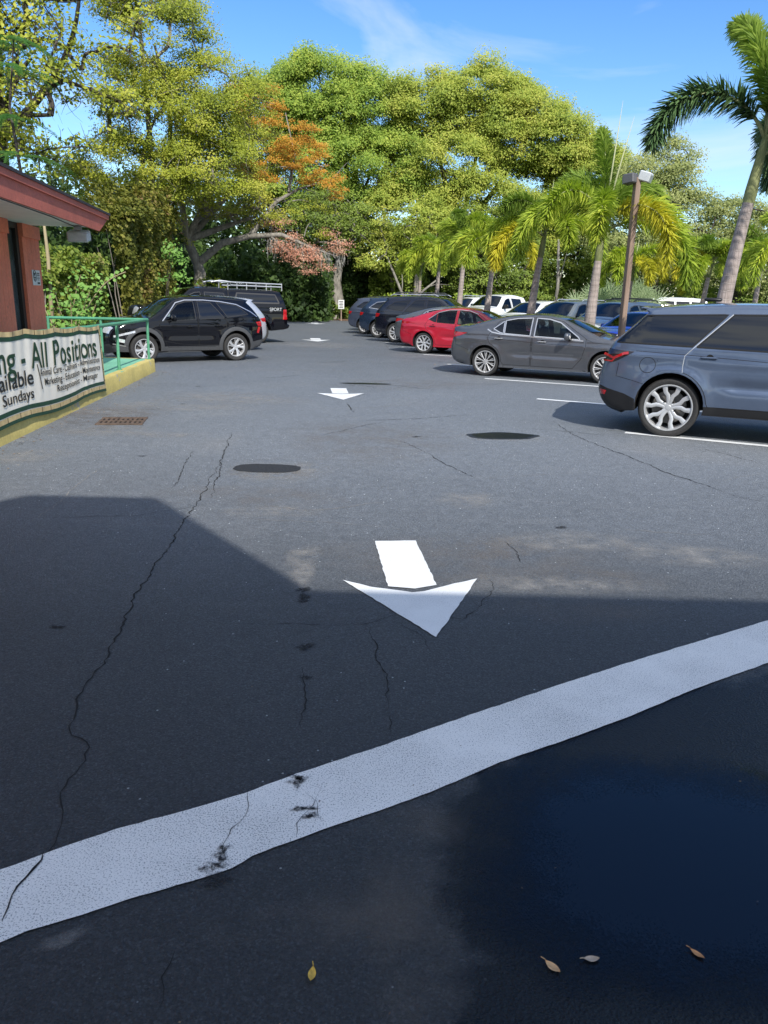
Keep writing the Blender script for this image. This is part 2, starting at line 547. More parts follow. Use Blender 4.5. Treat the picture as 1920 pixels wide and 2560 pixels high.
def weathered(name, col, chip, chipcol, nscale=3.0, thr=0.66, rough=0.7):
    t = NT(name)
    o = t.obj()
    nz = t.noise(nscale, 7, 0.62, o)
    n2 = t.noise(22, 5, 0.6, o)
    tone = t.ramp(n2.outputs['Fac'], (0.3, tuple(c * 0.85 for c in col)), (0.7, tuple(min(1, c * 1.1) for c in col)))
    dirt = t.ramp(t.noise(1.2, 5, 0.6, o).outputs['Fac'], (0.35, 0.8), (0.6, 1.0))
    c1 = t.mix(1.0, tone.outputs['Color'], dirt.outputs['Color'], 'MULTIPLY')
    m = t.ramp(nz.outputs['Fac'], (thr, 0.0), (thr + 0.02, chip))
    t.l(t.mix(m.outputs['Color'], c1, chipcol), t.p.inputs['Base Color'])
    t.p.inputs['Roughness'].default_value = rough
    t.bump(n2.outputs['Fac'], 0.25, 0.01)
    M[name] = t.m


weathered('curb_yellow', (0.66, 0.53, 0.17), 0.9, (0.42, 0.38, 0.30), 2.2, 0.64)
weathered('deck_green', (0.20, 0.50, 0.32), 0.5, (0.30, 0.34, 0.28), 2.0, 0.70)
weathered('rail_green', (0.11, 0.36, 0.21), 0.6, (0.25, 0.25, 0.2), 9.0, 0.74, 0.45)
weathered('barn_red', (0.93, 0.26, 0.15), 0.5, (0.20, 0.07, 0.05), 6.0, 0.70)
weathered('fascia_red', (0.56, 0.15, 0.10), 0.6, (0.17, 0.05, 0.05), 5.0, 0.68)


# ------------------------------------------------------------------ builders
def tag(o, label=None, cat=None, group=None, kind=None):
    if label:
        o['label'] = label
    if cat:
        o['category'] = cat
    if group:
        o['group'] = group
    if kind:
        o['kind'] = kind
    return o


def empty(name, loc=(0, 0, 0), rz=0.0):
    o = bpy.data.objects.new(name, None)
    o.empty_display_size = 0.2
    C.objects.link(o)
    o.location = loc
    o.rotation_euler = (0, 0, rz)
    return o


def link(name, me, parent=None):
    o = bpy.data.objects.new(name, me)
    C.objects.link(o)
    if parent is not None:
        o.parent = parent
    return o


class MB:
    def __init__(s):
        s.v, s.f, s.m = [], [], []

    def add(s, vs, fs, mi=0):
        b = len(s.v)
        s.v += [tuple(map(float, p)) for p in vs]
        for f in fs:
            s.f.append(tuple(i + b for i in f))
            s.m.append(mi)
        return s

    def box(s, c, d, rz=0.0, mi=0, rot=None):
        hx, hy, hz = d[0] / 2, d[1] / 2, d[2] / 2
        vs = [Vector((x, y, z)) for z in (-hz, hz) for x, y in ((-hx, -hy), (hx, -hy), (hx, hy), (-hx, hy))]
        R = rot if rot is not None else Matrix.Rotation(rz, 3, 'Z')
        vs = [R @ p + Vector(c) for p in vs]
        return s.add(vs, [(3, 2, 1, 0), (4, 5, 6, 7), (0, 1, 5, 4), (1, 2, 6, 5), (2, 3, 7, 6), (3, 0, 4, 7)], mi)

    def bbox(s, c, d, b, rz=0.0, mi=0, rot=None):
        """bevelled box"""
        hx, hy, hz = d[0] / 2, d[1] / 2, d[2] / 2
        b = min(b, hx * .9, hy * .9, hz * .9)
        R = rot if rot is not None else Matrix.Rotation(rz, 3, 'Z')
        rings = []
        for z, k in ((-hz, b), (-hz + b, 0), (hz - b, 0), (hz, b)):
            X, Y = hx - k, hy - k
            bb = b if k == 0 else b * .5
            rings.append([(-X + bb, -Y), (X - bb, -Y), (X, -Y + bb), (X, Y - bb), (X - bb, Y), (-X + bb, Y), (-X, Y - bb), (-X, -Y + bb)])
        vs = [R @ Vector((x, y, z)) + Vector(c) for (z, k), rg in zip(((-hz, b), (-hz + b, 0), (hz - b, 0), (hz, b)), rings) for x, y in rg]
        fs = [tuple(range(7, -1, -1)), tuple(range(24, 32))]
        for k in range(3):
            for i in range(8):
                j = (i + 1) % 8
                fs.append((k * 8 + i, k * 8 + j, k * 8 + 8 + j, k * 8 + 8 + i))
        return s.add(vs, fs, mi)

    def tube(s, pts, rads, n=8, mi=0, caps=True):
        pts = [Vector(p) for p in pts]
        if isinstance(rads, (int, float)):
            rads = [rads] * len(pts)
        vs, fs = [], []
        ref = None
        for i, p in enumerate(pts):
            a = pts[max(0, i - 1)]
            b = pts[min(len(pts) - 1, i + 1)]
            d = (b - a)
            d = d.normalized() if d.length > 1e-9 else Vector((0, 0, 1))
            if ref is None:
                ref = Vector((1, 0, 0)) if abs(d.x) < 0.8 else Vector((0, 1, 0))
            u = (ref - d * ref.dot(d))
            u = u.normalized() if u.length > 1e-6 else d.orthogonal().normalized()
            ref = u
            w_ = d.cross(u)
            for k in range(n):
                a_ = 2 * PI * k / n
                vs.append(p + (u * math.cos(a_) + w_ * math.sin(a_)) * rads[i])
        for i in range(len(pts) - 1):
            for k in range(n):
                k2 = (k + 1) % n
                fs.append((i * n + k, i * n + k2, (i + 1) * n + k2, (i + 1) * n + k))
        if caps and n > 3:
            fs.append(tuple(range(n - 1, -1, -1)))
            e = (len(pts) - 1) * n
            fs.append(tuple(range(e, e + n)))
        return s.add(vs, fs, mi)

    def prism(s, poly, z0, z1, mi=0):
        n = len(poly)
        vs = [(x, y, z0) for x, y in poly] + [(x, y, z1) for x, y in poly]
        fs = [tuple(range(n - 1, -1, -1)), tuple(range(n, 2 * n))]
        for i in range(n):
            j = (i + 1) % n
            fs.append((i, j, n + j, n + i))
        return s.add(vs, fs, mi)

    def build(s, name, mats, parent=None, smooth=False, angle=None):
        me = bpy.data.meshes.new(name)
        me.from_pydata(s.v, [], s.f)
        for m in (mats if isinstance(mats, (list, tuple)) else [mats]):
            me.materials.append(M[m])
        if len(s.m):
            me.polygons.foreach_set('material_index', s.m)
        if smooth:
            me.polygons.foreach_set('use_smooth', [True] * len(me.polygons))
            if angle:
                me.set_sharp_from_angle(angle=rad(angle))
        me.update()
        return link(name, me, parent)


def mesh_np(name, V, Q, mat, parent=None, mi=None, mats=None):
    """fast quad mesh from arrays: V (n,3), Q (m,4)"""
    me = bpy.data.meshes.new(name)
    V = np.asarray(V, np.float32)
    Q = np.asarray(Q, np.int32)
    k = Q.shape[1]
    me.vertices.add(len(V))
    me.vertices.foreach_set('co', V.ravel())
    me.loops.add(Q.size)
    me.loops.foreach_set('vertex_index', Q.ravel())
    me.polygons.add(len(Q))
    me.polygons.foreach_set('loop_start', np.arange(0, Q.size, k, dtype=np.int32))
    me.polygons.foreach_set('loop_total', np.full(len(Q), k, np.int32))
    for m in (mats or [mat]):
        me.materials.append(M[m])
    if mi is not None:
        me.polygons.foreach_set('material_index', np.asarray(mi, np.int32))
    me.update(calc_edges=True)
    return link(name, me, parent)

# ------------------------------------------------------------------ cars
def pip(px, py, poly):
    """vectorised point in polygon"""
    poly = np.asarray(poly, float)
    x0, y0 = poly[:, 0], poly[:, 1]
    x1, y1 = np.roll(x0, -1), np.roll(y0, -1)
    px = np.asarray(px)[:, None]
    py = np.asarray(py)[:, None]
    with np.errstate(divide='ignore', invalid='ignore'):
        c = ((y0 > py) != (y1 > py)) & (px < (x1 - x0) * (py - y0) / (y1 - y0) + x0)
    return c.sum(1) % 2 == 1


def spline(pts, step=0.06):
    """Catmull-Rom through (x, z, tag) points; tag ending in ! = sharp corner"""
    out, tags = [], []
    n = len(pts)
    for i in range(n - 1):
        p1, p2 = np.array(pts[i][:2]), np.array(pts[i + 1][:2])
        p0 = np.array(pts[i - 1][:2]) if i > 0 and not pts[i][2].endswith('!') else 2 * p1 - p2
        p3 = np.array(pts[i + 2][:2]) if i + 2 < n and not pts[i + 1][2].endswith('!') else 2 * p2 - p1
        ln = np.linalg.norm(p2 - p1)
        m1 = (p2 - p0) / 2
        m2 = (p3 - p1) / 2
        for m in (m1, m2):
            q = np.linalg.norm(m)
            if q > ln:
                m *= ln / q
        k = max(2, int(round(ln / step)))
        for j in range(k):
            t = j / k
            h = (2 * t ** 3 - 3 * t * t + 1) * p1 + (t ** 3 - 2 * t * t + t) * m1 + (-2 * t ** 3 + 3 * t * t) * p2 + (t ** 3 - t * t) * m2
            out.append(h)
            tags.append(pts[i][2].rstrip('!'))
    out.append(np.array(pts[-1][:2]))
    return np.array(out), tags


BULGE = dict(rb=.09, tg=.05, rw=.05, rf=.035, ws=.07, hd=.045, fr=.13)


def arm_prism(mb, R, line, widths, y0, y1, dish, mi=0, ridge=0.006):
    """one spoke: line of (r, theta) in units of R, extruded between depth y0 (back) and y1 (face)"""
    P = [Vector((r * R * math.cos(a), r * R * math.sin(a))) for r, a in line]
    vs, fs = [], []
    for i, p in enumerate(P):
        d = (P[min(i + 1, len(P) - 1)] - P[max(i - 1, 0)]).normalized()
        nrm = Vector((-d.y, d.x))
        wv = widths[i] * R / 2
        yf = y1 - dish * (1 - line[i][0])
        for q, yy in ((p - nrm * wv, y0), (p - nrm * wv, yf - ridge), (p - nrm * wv * .5, yf), (p + nrm * wv * .5, yf), (p + nrm * wv, yf - ridge), (p + nrm * wv, y0)):
            vs.append((q.x, yy, q.y))
    for i in range(len(P) - 1):
        for k in range(5):
            a = i * 6 + k
            fs.append((a, a + 6, a + 7, a + 1))
    mb.add(vs, fs, mi)


def lathe(mb, prof, n=40, mi=0):
    """profile of (r, y) turned about the y axis"""
    vs, fs = [], []
    for r, y in prof:
        for k in range(n):
            a = 2 * PI * k / n
            vs.append((r * math.cos(a), y, r * math.sin(a)))
    for i in range(len(prof) - 1):
        for k in range(n):
            k2 = (k + 1) % n
            fs.append((i * n + k, i * n + k2, (i + 1) * n + k2, (i + 1) * n + k))
    mb.add(vs, fs, mi)


WHEELS = {}


def wheel_meshes(R, rr, w, style):
    key = (R, rr, w, style)
    if key in WHEELS:
        return WHEELS[key]
    h = w / 2
    ty = MB()
    lathe(ty, [(rr - .012, -h * .8), (rr + .02, -h), (R * .93, -h), (R - .012, -h + .012), (R, -h + .035), (R, -.02), (R - .008, -.017), (R - .008, -.009), (R, -.006),
               (R, .006), (R - .008, .009), (R - .008, .017), (R, .02), (R, h - .035), (R - .012, h - .012), (R * .94, h), (R * .90, h + .002), (rr + .022, h - .004), (rr + .004, h - .014), (rr - .012, h - .02)], 48)
    to = ty.build('wheel', 'tyre_rubber', None, True, 50)
    rm = MB()
    # barrel, lip, brake disc
    lathe(rm, [(rr + .004, h - .016), (rr + .002, h - .006), (rr - .012, h - .006), (rr - .022, h - .022), (rr - .03, h - .06), (rr - .035, -h * .7)], 48, 0)
    lathe(rm, [(rr - .035, -h * .7), (.02, -h * .7)], 40, 2)
    lathe(rm, [(rr * .72, -.03), (rr * .72, .0), (rr * .35, .0), (.0, .012)], 32, 3)
    face = h - .022
    back = face - .045
    tau = 2 * PI
    if style == 'split_five':
        for g in range(5):
            a = PI / 2 + .07 + g * tau / 5
            for sgn in (-1, 1):
                arm_prism(rm, rr, [(.17, a + sgn * .30), (.36, a + sgn * .17), (.52, a + sgn * .19), (.70, a + sgn * .335), (.95, a + sgn * .315)], [.13, .155, .17, .17, .22], back, face, .03, 0)
        for g in range(5):
            a = PI / 2 + g * tau / 5 + PI / 5
            p = (rr * .30 * math.cos(a), rr * .30 * math.sin(a))
            rm.tube([(p[0], back, p[1]), (p[0], face - .012, p[1])], .012, 6, 2)
    elif style == 'multi':
        for g in range(10):
            a = PI / 2 + g * tau / 10
            arm_prism(rm, rr, [(.16, a), (.45, a + .03), (.96, a + .10)], [.09, .075, .12], back, face, .02, 0)
            arm_prism(rm, rr, [(.30, a + .10), (.60, a - .10), (.96, a - .13)], [.05, .055, .07], back, face - .004, .02, 0)
            arm_prism(rm, rr, [(.18, a + .25), (.5, a + .27), (.93, a + .30)], [.08, .05, .04], back, face - .012, .02, 1)
    elif style == 'twist_five':
        for g in range(5):
            a = PI / 2 + .15 + g * tau / 5
            arm_prism(rm, rr, [(.15, a), (.45, a + .05), (.72, a + .17), (.96, a + .24)], [.30, .24, .26, .36], back, face, .03, 0)
            arm_prism(rm, rr, [(.2, a - .35), (.5, a - .22), (.78, a - .22), (.95, a - .2)], [.14, .10, .10, .16], back, face - .012, .03, 0)
    elif style == 'ten':
        for g in range(10):
            a = PI / 2 + g * tau / 10 + (.06 if g % 2 else -.06)
            arm_prism(rm, rr, [(.16, a), (.5, a), (.96, a)], [.15, .11, .13], back, face, .025, 0)
    elif style == 'six_dark':
        for g in range(6):
            a = PI / 2 + g * tau / 6
            for sgn in (-1, 1):
                arm_prism(rm, rr, [(.2, a), (.55, a + sgn * .14), (.96, a + sgn * .40)], [.22, .13, .13], back, face, .02, 0)
            arm_prism(rm, rr, [(.2, a + .52), (.6, a + .52), (.95, a + .52)], [.12, .10, .12], back, face - .014, .02, 1)
    lathe(rm, [(rr * .24, back), (rr * .24, face - .034), (rr * .21, face - .026), (rr * .12, face - .026)], 20, 0)
    lathe(rm, [(rr * .12, face - .026), (rr * .10, face - .020), (.0, face - .019)], 16, 0)
    ro = rm.build('rim', ['alloy', 'alloy_dark', 'arch_liner', 'brake_metal'], None, True, 35)
    WHEELS[key] = (to.data, ro.data)
    for o in (to, ro):
        bpy.data.objects.remove(o)
    return WHEELS[key]


class Car:
    def __init__(s, S):
        s.S = S
        s.P, s.tags = spline(S['top'])
        s.W = S['W']
        s.wb, s.R = S['wb'], S['R']
        ra = S.get('ra', s.R + .055)
        s.ra = ra
        zb = S['zb']
        # bottom edge front -> rear with wheel arches
        bot = []
        cz = s.R + S.get('arch_up', .02)
        a0 = math.asin(max(-1, min(1, (zb - cz) / ra)))
        bot.append(np.array([s.P[-1][0], s.P[-1][1]]))
        for cx in (s.wb, 0.0):
            for k in range(19):
                a = a0 + (PI - 2 * a0) * k / 18
                bot.append(np.array([cx + ra * math.cos(a), cz + ra * math.sin(a)]))
        s.cz = cz
        s.bot = np.array(bot[1:])
        s.outline = np.vstack([s.P, s.bot])

    def zbelt(s, x):
        (x0, z0), (x1, z1) = s.S['belt']
        return z0 + (x - x0) * (z1 - z0) / (x1 - x0)

    def Y(s, x, z, edge=None):
        S = s.S
        x = np.asarray(x, float)
        z = np.asarray(z, float)
        xr, xf = s.P[:, 0].min(), s.P[:, 0].max()
        Lr, Lf = S.get('Lr', .75), S.get('Lf', 1.0)
        p = 1 - S.get('ar', .13) * np.clip(1 - (x - xr) / Lr, 0, 1) ** 2.2 - S.get('af', .17) * np.clip(1 - (xf - x) / Lf, 0, 1) ** 2.2
        y = s.W / 2 * p
        zb = s.zbelt(x)
        zw = S.get('zwide', .72)
        # body section: rocker tuck, soft waist, shoulder, tumblehome
        y = y - .16 * np.clip(zw - z, 0, 1) ** 2 * 1.2
        sh = zb - .16
        y = y - .10 * np.clip(z - zw, 0, None) ** 1.6 * .9
        y = y - S.get('scoop', .02) * np.exp(-((z - (zw - .06)) / .07) ** 2) * np.clip((x - .5) / .3, 0, 1) * np.clip((s.wb - .45 - x) / .3, 0, 1)
        y = y + .014 * np.exp(-((z - sh) / .045) ** 2)
        u = np.clip(z - zb, 0, None)
        y = y - S.get('tumble', .30) * u - .22 * u * u
        for cx in (0.0, s.wb):
            r = np.hypot(x - cx, z - s.cz)
            y = y + S.get('flare', .022) * np.exp(-((r - s.ra - .01) / .085) ** 2) * (z > s.R * .5)
        # rounded edge along the silhouette
        rr = S.get('round', .07)
        pts = np.stack([x.ravel(), z.ravel()], 1)
        A, B = s.P[:-1], s.P[1:]
        d = np.full(len(pts), 9.0)
        for a, b in zip(A, B):
            ab = b - a
            t = np.clip(((pts - a) @ ab) / (ab @ ab + 1e-12), 0, 1)
            d = np.minimum(d, np.hypot(*(pts - a - t[:, None] * ab).T))
        d = d.reshape(x.shape)
        q = np.clip(d / rr, 0, 1)
        y = y - rr * (1 - np.sqrt(np.clip(1 - (1 - q) ** 2, 0, 1)))
        return np.maximum(y, .05)

    def normals(s, x, z):
        e = .006
        gx = (s.Y(x + e, z) - s.Y(x - e, z)) / (2 * e)
        gz = (s.Y(x, z + e) - s.Y(x, z - e)) / (2 * e)
        gx = np.clip(gx, -2.5, 2.5)
        gz = np.clip(gz, -2.5, 2.5)
        n = np.stack([-gx, np.ones_like(gx), -gz], 1)
        return n / np.linalg.norm(n, axis=1)[:, None]

    # ---- build
    def build(s, name, label, cat, group=None):
        S = s.S
        root = empty(name)
        tag(root, label, cat, group)
        parts = {}

        def part(key):
            if key not in parts:
                parts[key] = dict(v=[], f=[], m=[], n=[], mats=[])
            return parts[key]

        def put(key, mat, vs, fs, ns=None):
            p = part(key)
            if mat not in p['mats']:
                p['mats'].append(mat)
            mi = p['mats'].index(mat)
            b = len(p['v'])
            p['v'] += [tuple(v) for v in vs]
            p['n'] += [tuple(v) for v in ns] if ns is not None else [(0, 0, 0)] * len(vs)
            p['f'] += [tuple(i + b for i in f) for f in fs]
            p['m'] += [mi] * len(fs)

        body = S['paint']
        regions = S['regions']
        # --- side skin: constrained triangulation of outline + every seam
        vs, es = [], []

        def addpoly(pl, close=True):
            b = len(vs)
            vs.extend(Vector((float(p[0]), float(p[1]))) for p in pl)
            n = len(pl)
            es.extend((b + i, b + (i + 1) % n) for i in range(n if close else n - 1))
        addpoly(s.outline)

        def dens(pl, st=.12):
            o = []
            for i in range(len(pl)):
                a, b = np.array(pl[i]), np.array(pl[(i + 1) % len(pl)])
                k = max(1, int(np.linalg.norm(b - a) / st))
                o += [a + (b - a) * j / k for j in range(k)]
            return o
        for rg in regions:
            addpoly(dens(rg['poly']))
        st = S.get('grid', .075)
        gx, gz = np.meshgrid(np.arange(s.P[:, 0].min() + .03, s.P[:, 0].max(), st), np.arange(.22, s.P[:, 1].max(), st))
        gx, gz = gx.ravel(), gz.ravel()
        # extra rows close to the silhouette for the rounded edge
        nrm = np.gradient(s.P, axis=0)
        nrm = np.stack([nrm[:, 1], -nrm[:, 0]], 1)
        nrm /= np.linalg.norm(nrm, axis=1)[:, None] + 1e-9
        for dd in (.008, .024, .05):
            q = s.P + nrm * dd
            gx = np.append(gx, q[:, 0])
            gz = np.append(gz, q[:, 1])
        ok = pip(gx, gz, s.outline)
        vs += [Vector((float(a), float(b))) for a, b in zip(gx[ok], gz[ok])]
        rv, re, rf, ov, oe, of = delaunay_2d_cdt(vs, es, [], 0, 1e-5)
        rv = np.array([(v.x, v.y) for v in rv])
        tri = np.array([f for f in rf])
        cen = rv[tri].mean(1)
        inside = pip(cen[:, 0], cen[:, 1], s.outline)
        area = np.abs(np.cross(rv[tri[:, 1]] - rv[tri[:, 0]], rv[tri[:, 2]] - rv[tri[:, 0]]))
        inside &= area > 1e-8
        tri, cen = tri[inside], cen[inside]
        yy = s.Y(rv[:, 0], rv[:, 1])
        nn = s.normals(rv[:, 0], rv[:, 1])
        owner = np.full(len(tri), -1)
        for i, rg in enumerate(regions):            # later regions win
            owner[pip(cen[:, 0], cen[:, 1], rg['poly'])] = i
        for sd in (1, -1):
            for i in range(-1, len(regions)):
                sel = tri[owner == i]
                if not len(sel):
                    continue
                lift = 0.0
                if i < 0:
                    key, mat = ('body', 0), body
                else:
                    rg = regions[i]
                    key, mat = (rg['name'], sd * (i + 1)), rg.get('mat', body)
                    if rg.get('merge'):
                        key = (rg['merge'], sd if rg['merge'] != 'body' else 0)
                    lift = rg.get('lift', 0.0)
                ids = np.unique(sel)
                mp = {int(v): k for k, v in enumerate(ids)}
                vv = [(rv[j, 0], sd * (yy[j] + lift), rv[j, 1]) for j in ids]
                ns = [(nn[j, 0], sd * nn[j, 1], nn[j, 2]) for j in ids]
                # orientation: xz CCW viewed from +... fix by sign
                fs = []
                for a, b, c in sel:
                    cr_ = (rv[b, 0] - rv[a, 0]) * (rv[c, 1] - rv[a, 1]) - (rv[b, 1] - rv[a, 1]) * (rv[c, 0] - rv[a, 0])
                    t_ = (mp[int(a)], mp[int(b)], mp[int(c)])
                    flip = (cr_ > 0) == (sd > 0)
                    fs.append(t_[::-1] if flip else t_)
                put(key, mat, vv, fs, ns)

        def ribbon(key, mat, line, width, lift=.002, close=False, sides=(1, -1), round_=False):
            pl = dens(line, .05) if close else None
            if pl is None:
                pl = []
                for a, b in zip(line[:-1], line[1:]):
                    a, b = np.array(a), np.array(b)
                    k = max(1, int(np.linalg.norm(b - a) / .05))
                    pl += [a + (b - a) * j / k for j in range(k)]
                pl.append(np.array(line[-1]))
            pl = np.array(pl)
            if close:
                pl = np.vstack([pl, pl[:1]])
            tg = np.gradient(pl, axis=0)
            nv = np.stack([-tg[:, 1], tg[:, 0]], 1)
            nv /= np.linalg.norm(nv, axis=1)[:, None] + 1e-9
            offs = [(-.5, 0), (.5, 0)] if not round_ else [(-.5, 0), (-.25, .8), (.25, .8), (.5, 0)]
            cols = []
            for o_, l_ in offs:
                q = pl + nv * width * o_
                cols.append((q, s.Y(q[:, 0], q[:, 1]) + lift + l_ * width * .5))
            for sd in sides:
                k_ = (key[0], sd * key[1]) if key[1] else key
                V, F = [], []
                m = len(pl)
                for q, y_ in cols:
                    V += [(a[0], sd * b, a[1]) for a, b in zip(q, y_)]
                for c_ in range(len(cols) - 1):
                    for i in range(m - 1):
                        f = (c_ * m + i, c_ * m + i + 1, (c_ + 1) * m + i + 1, (c_ + 1) * m + i)
                        F.append(f if sd < 0 else f[::-1])
                put(k_, mat, V, F)
        for i, rg in enumerate(regions):
            if rg['name'] == 'door':
                ribbon(('door', i + 1), rg.get('gap', 'gap_black'), rg['poly'], rg.get('gapw', .009), .0015, True, round_=rg.get('gapround', False))
            if rg.get('trim'):
                ribbon(('body', 0), rg['trim'], rg['poly'], rg.get('trimw', .022), .003, True)
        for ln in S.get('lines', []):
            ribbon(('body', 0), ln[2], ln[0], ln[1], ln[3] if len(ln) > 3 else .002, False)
        # --- skin across the car following the silhouette
        P, tags = s.P, s.tags + [s.tags[-1]]
        ye = s.Y(P[:, 0], P[:, 1])
        bl = np.array([S.get('bulge', {}).get(t_, BULGE[t_]) for t_ in tags])
        ker = np.ones(5) / 5
        bl = np.convolve(np.pad(bl, 2, 'edge'), ker, 'valid')
        outn = -nrm
        ks = np.array([-1, -.97, -.92, -.86, -.75, -.6, -.42, -.22, 0, .22, .42, .6, .75, .86, .92, .97, 1])
        grid = np.zeros((len(P), len(ks), 3))
        for j, k in enumerate(ks):
            b = bl * (1 - abs(k) ** 2.4)
            grid[:, j, 0] = P[:, 0] + outn[:, 0] * b
            grid[:, j, 1] = ye * k
            grid[:, j, 2] = P[:, 1] + outn[:, 1] * b
        tu = np.gradient(grid, axis=0)
        tv = np.gradient(grid, axis=1)
        gn = np.cross(tv, tu)
        gn /= np.linalg.norm(gn, axis=2)[:, :, None] + 1e-9
        if (gn[len(P) // 2, 8] @ np.array([outn[len(P) // 2, 0], 0, outn[len(P) // 2, 1]])) < 0:
            gn = -gn
            flipq = True
        else:
            flipq = False
        tl, hl, gr = S.get('tail'), S.get('head'), S.get('grille')
        dkb = S.get('dark_below', .0)
        buckets = {}
        for i in range(len(P) - 1):
            zc = (P[i, 1] + P[i + 1, 1]) / 2
            for j in range(len(ks) - 1):
                kc = (ks[j] + ks[j + 1]) / 2
                ka = abs(kc)
                sg = 1 if kc > 0 else -1
                t_ = tags[i]
                key, mat = ('body', 0), body
                if t_ == 'ws' and ka < .93:
                    key, mat = ('windshield', 0), S.get('wsglass', 'windshield_glass')
                elif t_ == 'rw' and ka < .92:
                    key, mat = ('rear_window', 0), S.get('rwglass', 'privacy_glass')
                elif t_ == 'hd':
                    key = ('hood', 0)
                elif t_ == 'rf' and S.get('roofmat'):
                    key, mat = ('body', 0), S['roofmat']
                elif t_ in ('rb', 'tg') and tl and tl[0] < zc < tl[1] and ka > tl[2]:
                    key, mat = ('taillight', sg), tl[3]
                elif t_ == 'fr' and hl and hl[0] < zc < hl[1] and ka > hl[2]:
                    key, mat = ('headlight', sg), 'head_lamp'
                elif t_ == 'fr' and gr and gr[0] < zc < gr[1] and ka < gr[2]:
                    key, mat = ('grille', 0), 'black_plastic'
                elif t_ in ('rb', 'fr') and zc < dkb:
                    key, mat = ('bumper', 1 if t_ == 'fr' else -1), S.get('dark_mat', 'black_plastic')
                elif t_ == 'tg':
                    key = ('tailgate', 0)
                buckets.setdefault((key, mat), []).append((i, j))
        nk = len(ks)
        for (key, mat), cells in buckets.items():
            ids = {}
            V, Nn, F = [], [], []

            def vid(i, j):
                if (i, j) not in ids:
                    ids[(i, j)] = len(V)
                    V.append(grid[i, j])
                    Nn.append(gn[i, j])
                return ids[(i, j)]
            for i, j in cells:
                q_ = (vid(i, j), vid(i, j + 1), vid(i + 1, j + 1), vid(i + 1, j))
                F.append(q_[::-1] if flipq else q_)
            put(key, mat, V, F, Nn)
        # --- wheel arch liners, sill return, floor pan
        bt = s.bot
        yb = s.Y(bt[:, 0], bt[:, 1])
        for sd in (1, -1):
            V = [(p[0], sd * y_, p[1]) for p, y_ in zip(bt, yb)] + [(p[0], sd * (y_ - .02), p[1] + .004) for p, y_ in zip(bt, yb)] + [(p[0], sd * .52, p[1] + .01) for p in bt]
            m = len(bt)
            F = []
            for r_ in range(2):
                for i in range(m - 1):
                    F.append((r_ * m + i, r_ * m + i + 1, (r_ + 1) * m + i + 1, (r_ + 1) * m + i))
            put(('body', 0), 'arch_liner', V, F)
        x0, x1 = P[0, 0] + .08, P[-1, 0] - .08
        b_ = MB()
        b_.box(((x0 + x1) / 2, 0, S['zb'] + .12), (x1 - x0, 1.05, .18))
        b_.box((s.wb / 2, 0, S['zb'] + .06), (s.wb - 2 * s.ra - .05, s.W - .22, .10))
        for cx in (0.0, s.wb):
            b_.box((cx, 0, (S['zb'] + s.cz + s.ra) / 2 + .02), (s.ra * 2 + .06, 1.02, s.cz + s.ra - S['zb'] + .02))
        put(('body', 0), 'arch_liner', b_.v, b_.f)
        # --- make the objects
        made = {}
        order = sorted(parts, key=lambda k: 0 if k[0] in ('body', 'door') else 1)
        for key in order:
            p = parts[key]
            me = bpy.data.meshes.new(key[0])
            me.from_pydata(p['v'], [], p['f'])
            for m_ in p['mats']:
                me.materials.append(M[m_])
            me.polygons.foreach_set('material_index', p['m'])
            me.polygons.foreach_set('use_smooth', [True] * len(p['f']))
            me.update()
            auto = np.zeros(len(p['v']) * 3, np.float32)
            me.vertices.foreach_get('normal', auto)
            auto = auto.reshape(-1, 3)
            cn = np.array(p['n'], np.float32)
            z_ = np.abs(cn).sum(1) < 1e-6
            cn[z_] = auto[z_]
            # faces must agree with the custom normals
            me.normals_split_custom_set_from_vertices([tuple(map(float, q)) for q in cn])
            par = root
            nm = key[0]
            if key[0] == 'window' and abs(key[1]) and regions[abs(key[1]) - 1].get('in') is not None:
                par = made.get(('door', int(math.copysign(regions[abs(key[1]) - 1]['in'] + 1, key[1]))), root)
            made[key] = link(nm, me, par)
        # --- door handles and mirrors
        for i, rg in enumerate(regions):
            if rg['name'] == 'door' and rg.get('handle'):
                hx, hz, hmat = rg['handle']
                for sd in (1, -1):
                    y_ = float(s.Y(np.array([hx]), np.array([hz]))[0])
                    hb = MB()
                    hb.bbox((hx, sd * (y_ + .028), hz), (.21, .026, .032), .012)
                    hb.bbox((hx - .085, sd * (y_ + .01), hz), (.03, .04, .024), .006)
                    hb.bbox((hx + .085, sd * (y_ + .01), hz), (.03, .04, .024), .006)
                    hb.build('handle', hmat, made[('door', sd * (i + 1))], True, 40)
                    cup = MB()
                    cup.tube([(hx + .01, sd * (y_ - .02), hz - .005), (hx + .01, sd * (y_ + .0035), hz - .005)], [.05, .05], 14, 0)
                    cup.build('handle_recess', 'gap_black', made[('door', sd * (i + 1))])
        if S.get('mirror'):
            mx_, mz_, mmat = S['mirror']
            for sd in (1, -1):
                y_ = float(s.Y(np.array([mx_ + .06]), np.array([mz_ - .05]))[0])
                bm = bmesh.new()
                bmesh.ops.create_uvsphere(bm, u_segments=16, v_segments=10, radius=1)
                for v in bm.verts:
                    x_, yv, zv = v.co
                    k = lambda q, e: math.copysign(abs(q) ** e, q)
                    v.co = Vector((k(x_, .7) * (.075 if x_ > 0 else .05) + .01 * yv, k(yv, .65) * .125, k(zv, .7) * .085))
                    v.co += Vector((mx_ - .02, sd * (y_ + .15), mz_ + .01))
                me = bpy.data.meshes.new('side_mirror')
                bm.to_mesh(me)
                bm.free()
                for pl in me.polygons:
                    pl.use_smooth = True
                me.materials.append(M[mmat])
                mo = link('side_mirror', me, root)
                ab = MB()
                ab.bbox((mx_ + .02, sd * (y_ + .05), mz_ - .055), (.07, .16, .035), .012)
                ab.build('mirror_arm', 'black_plastic', mo)
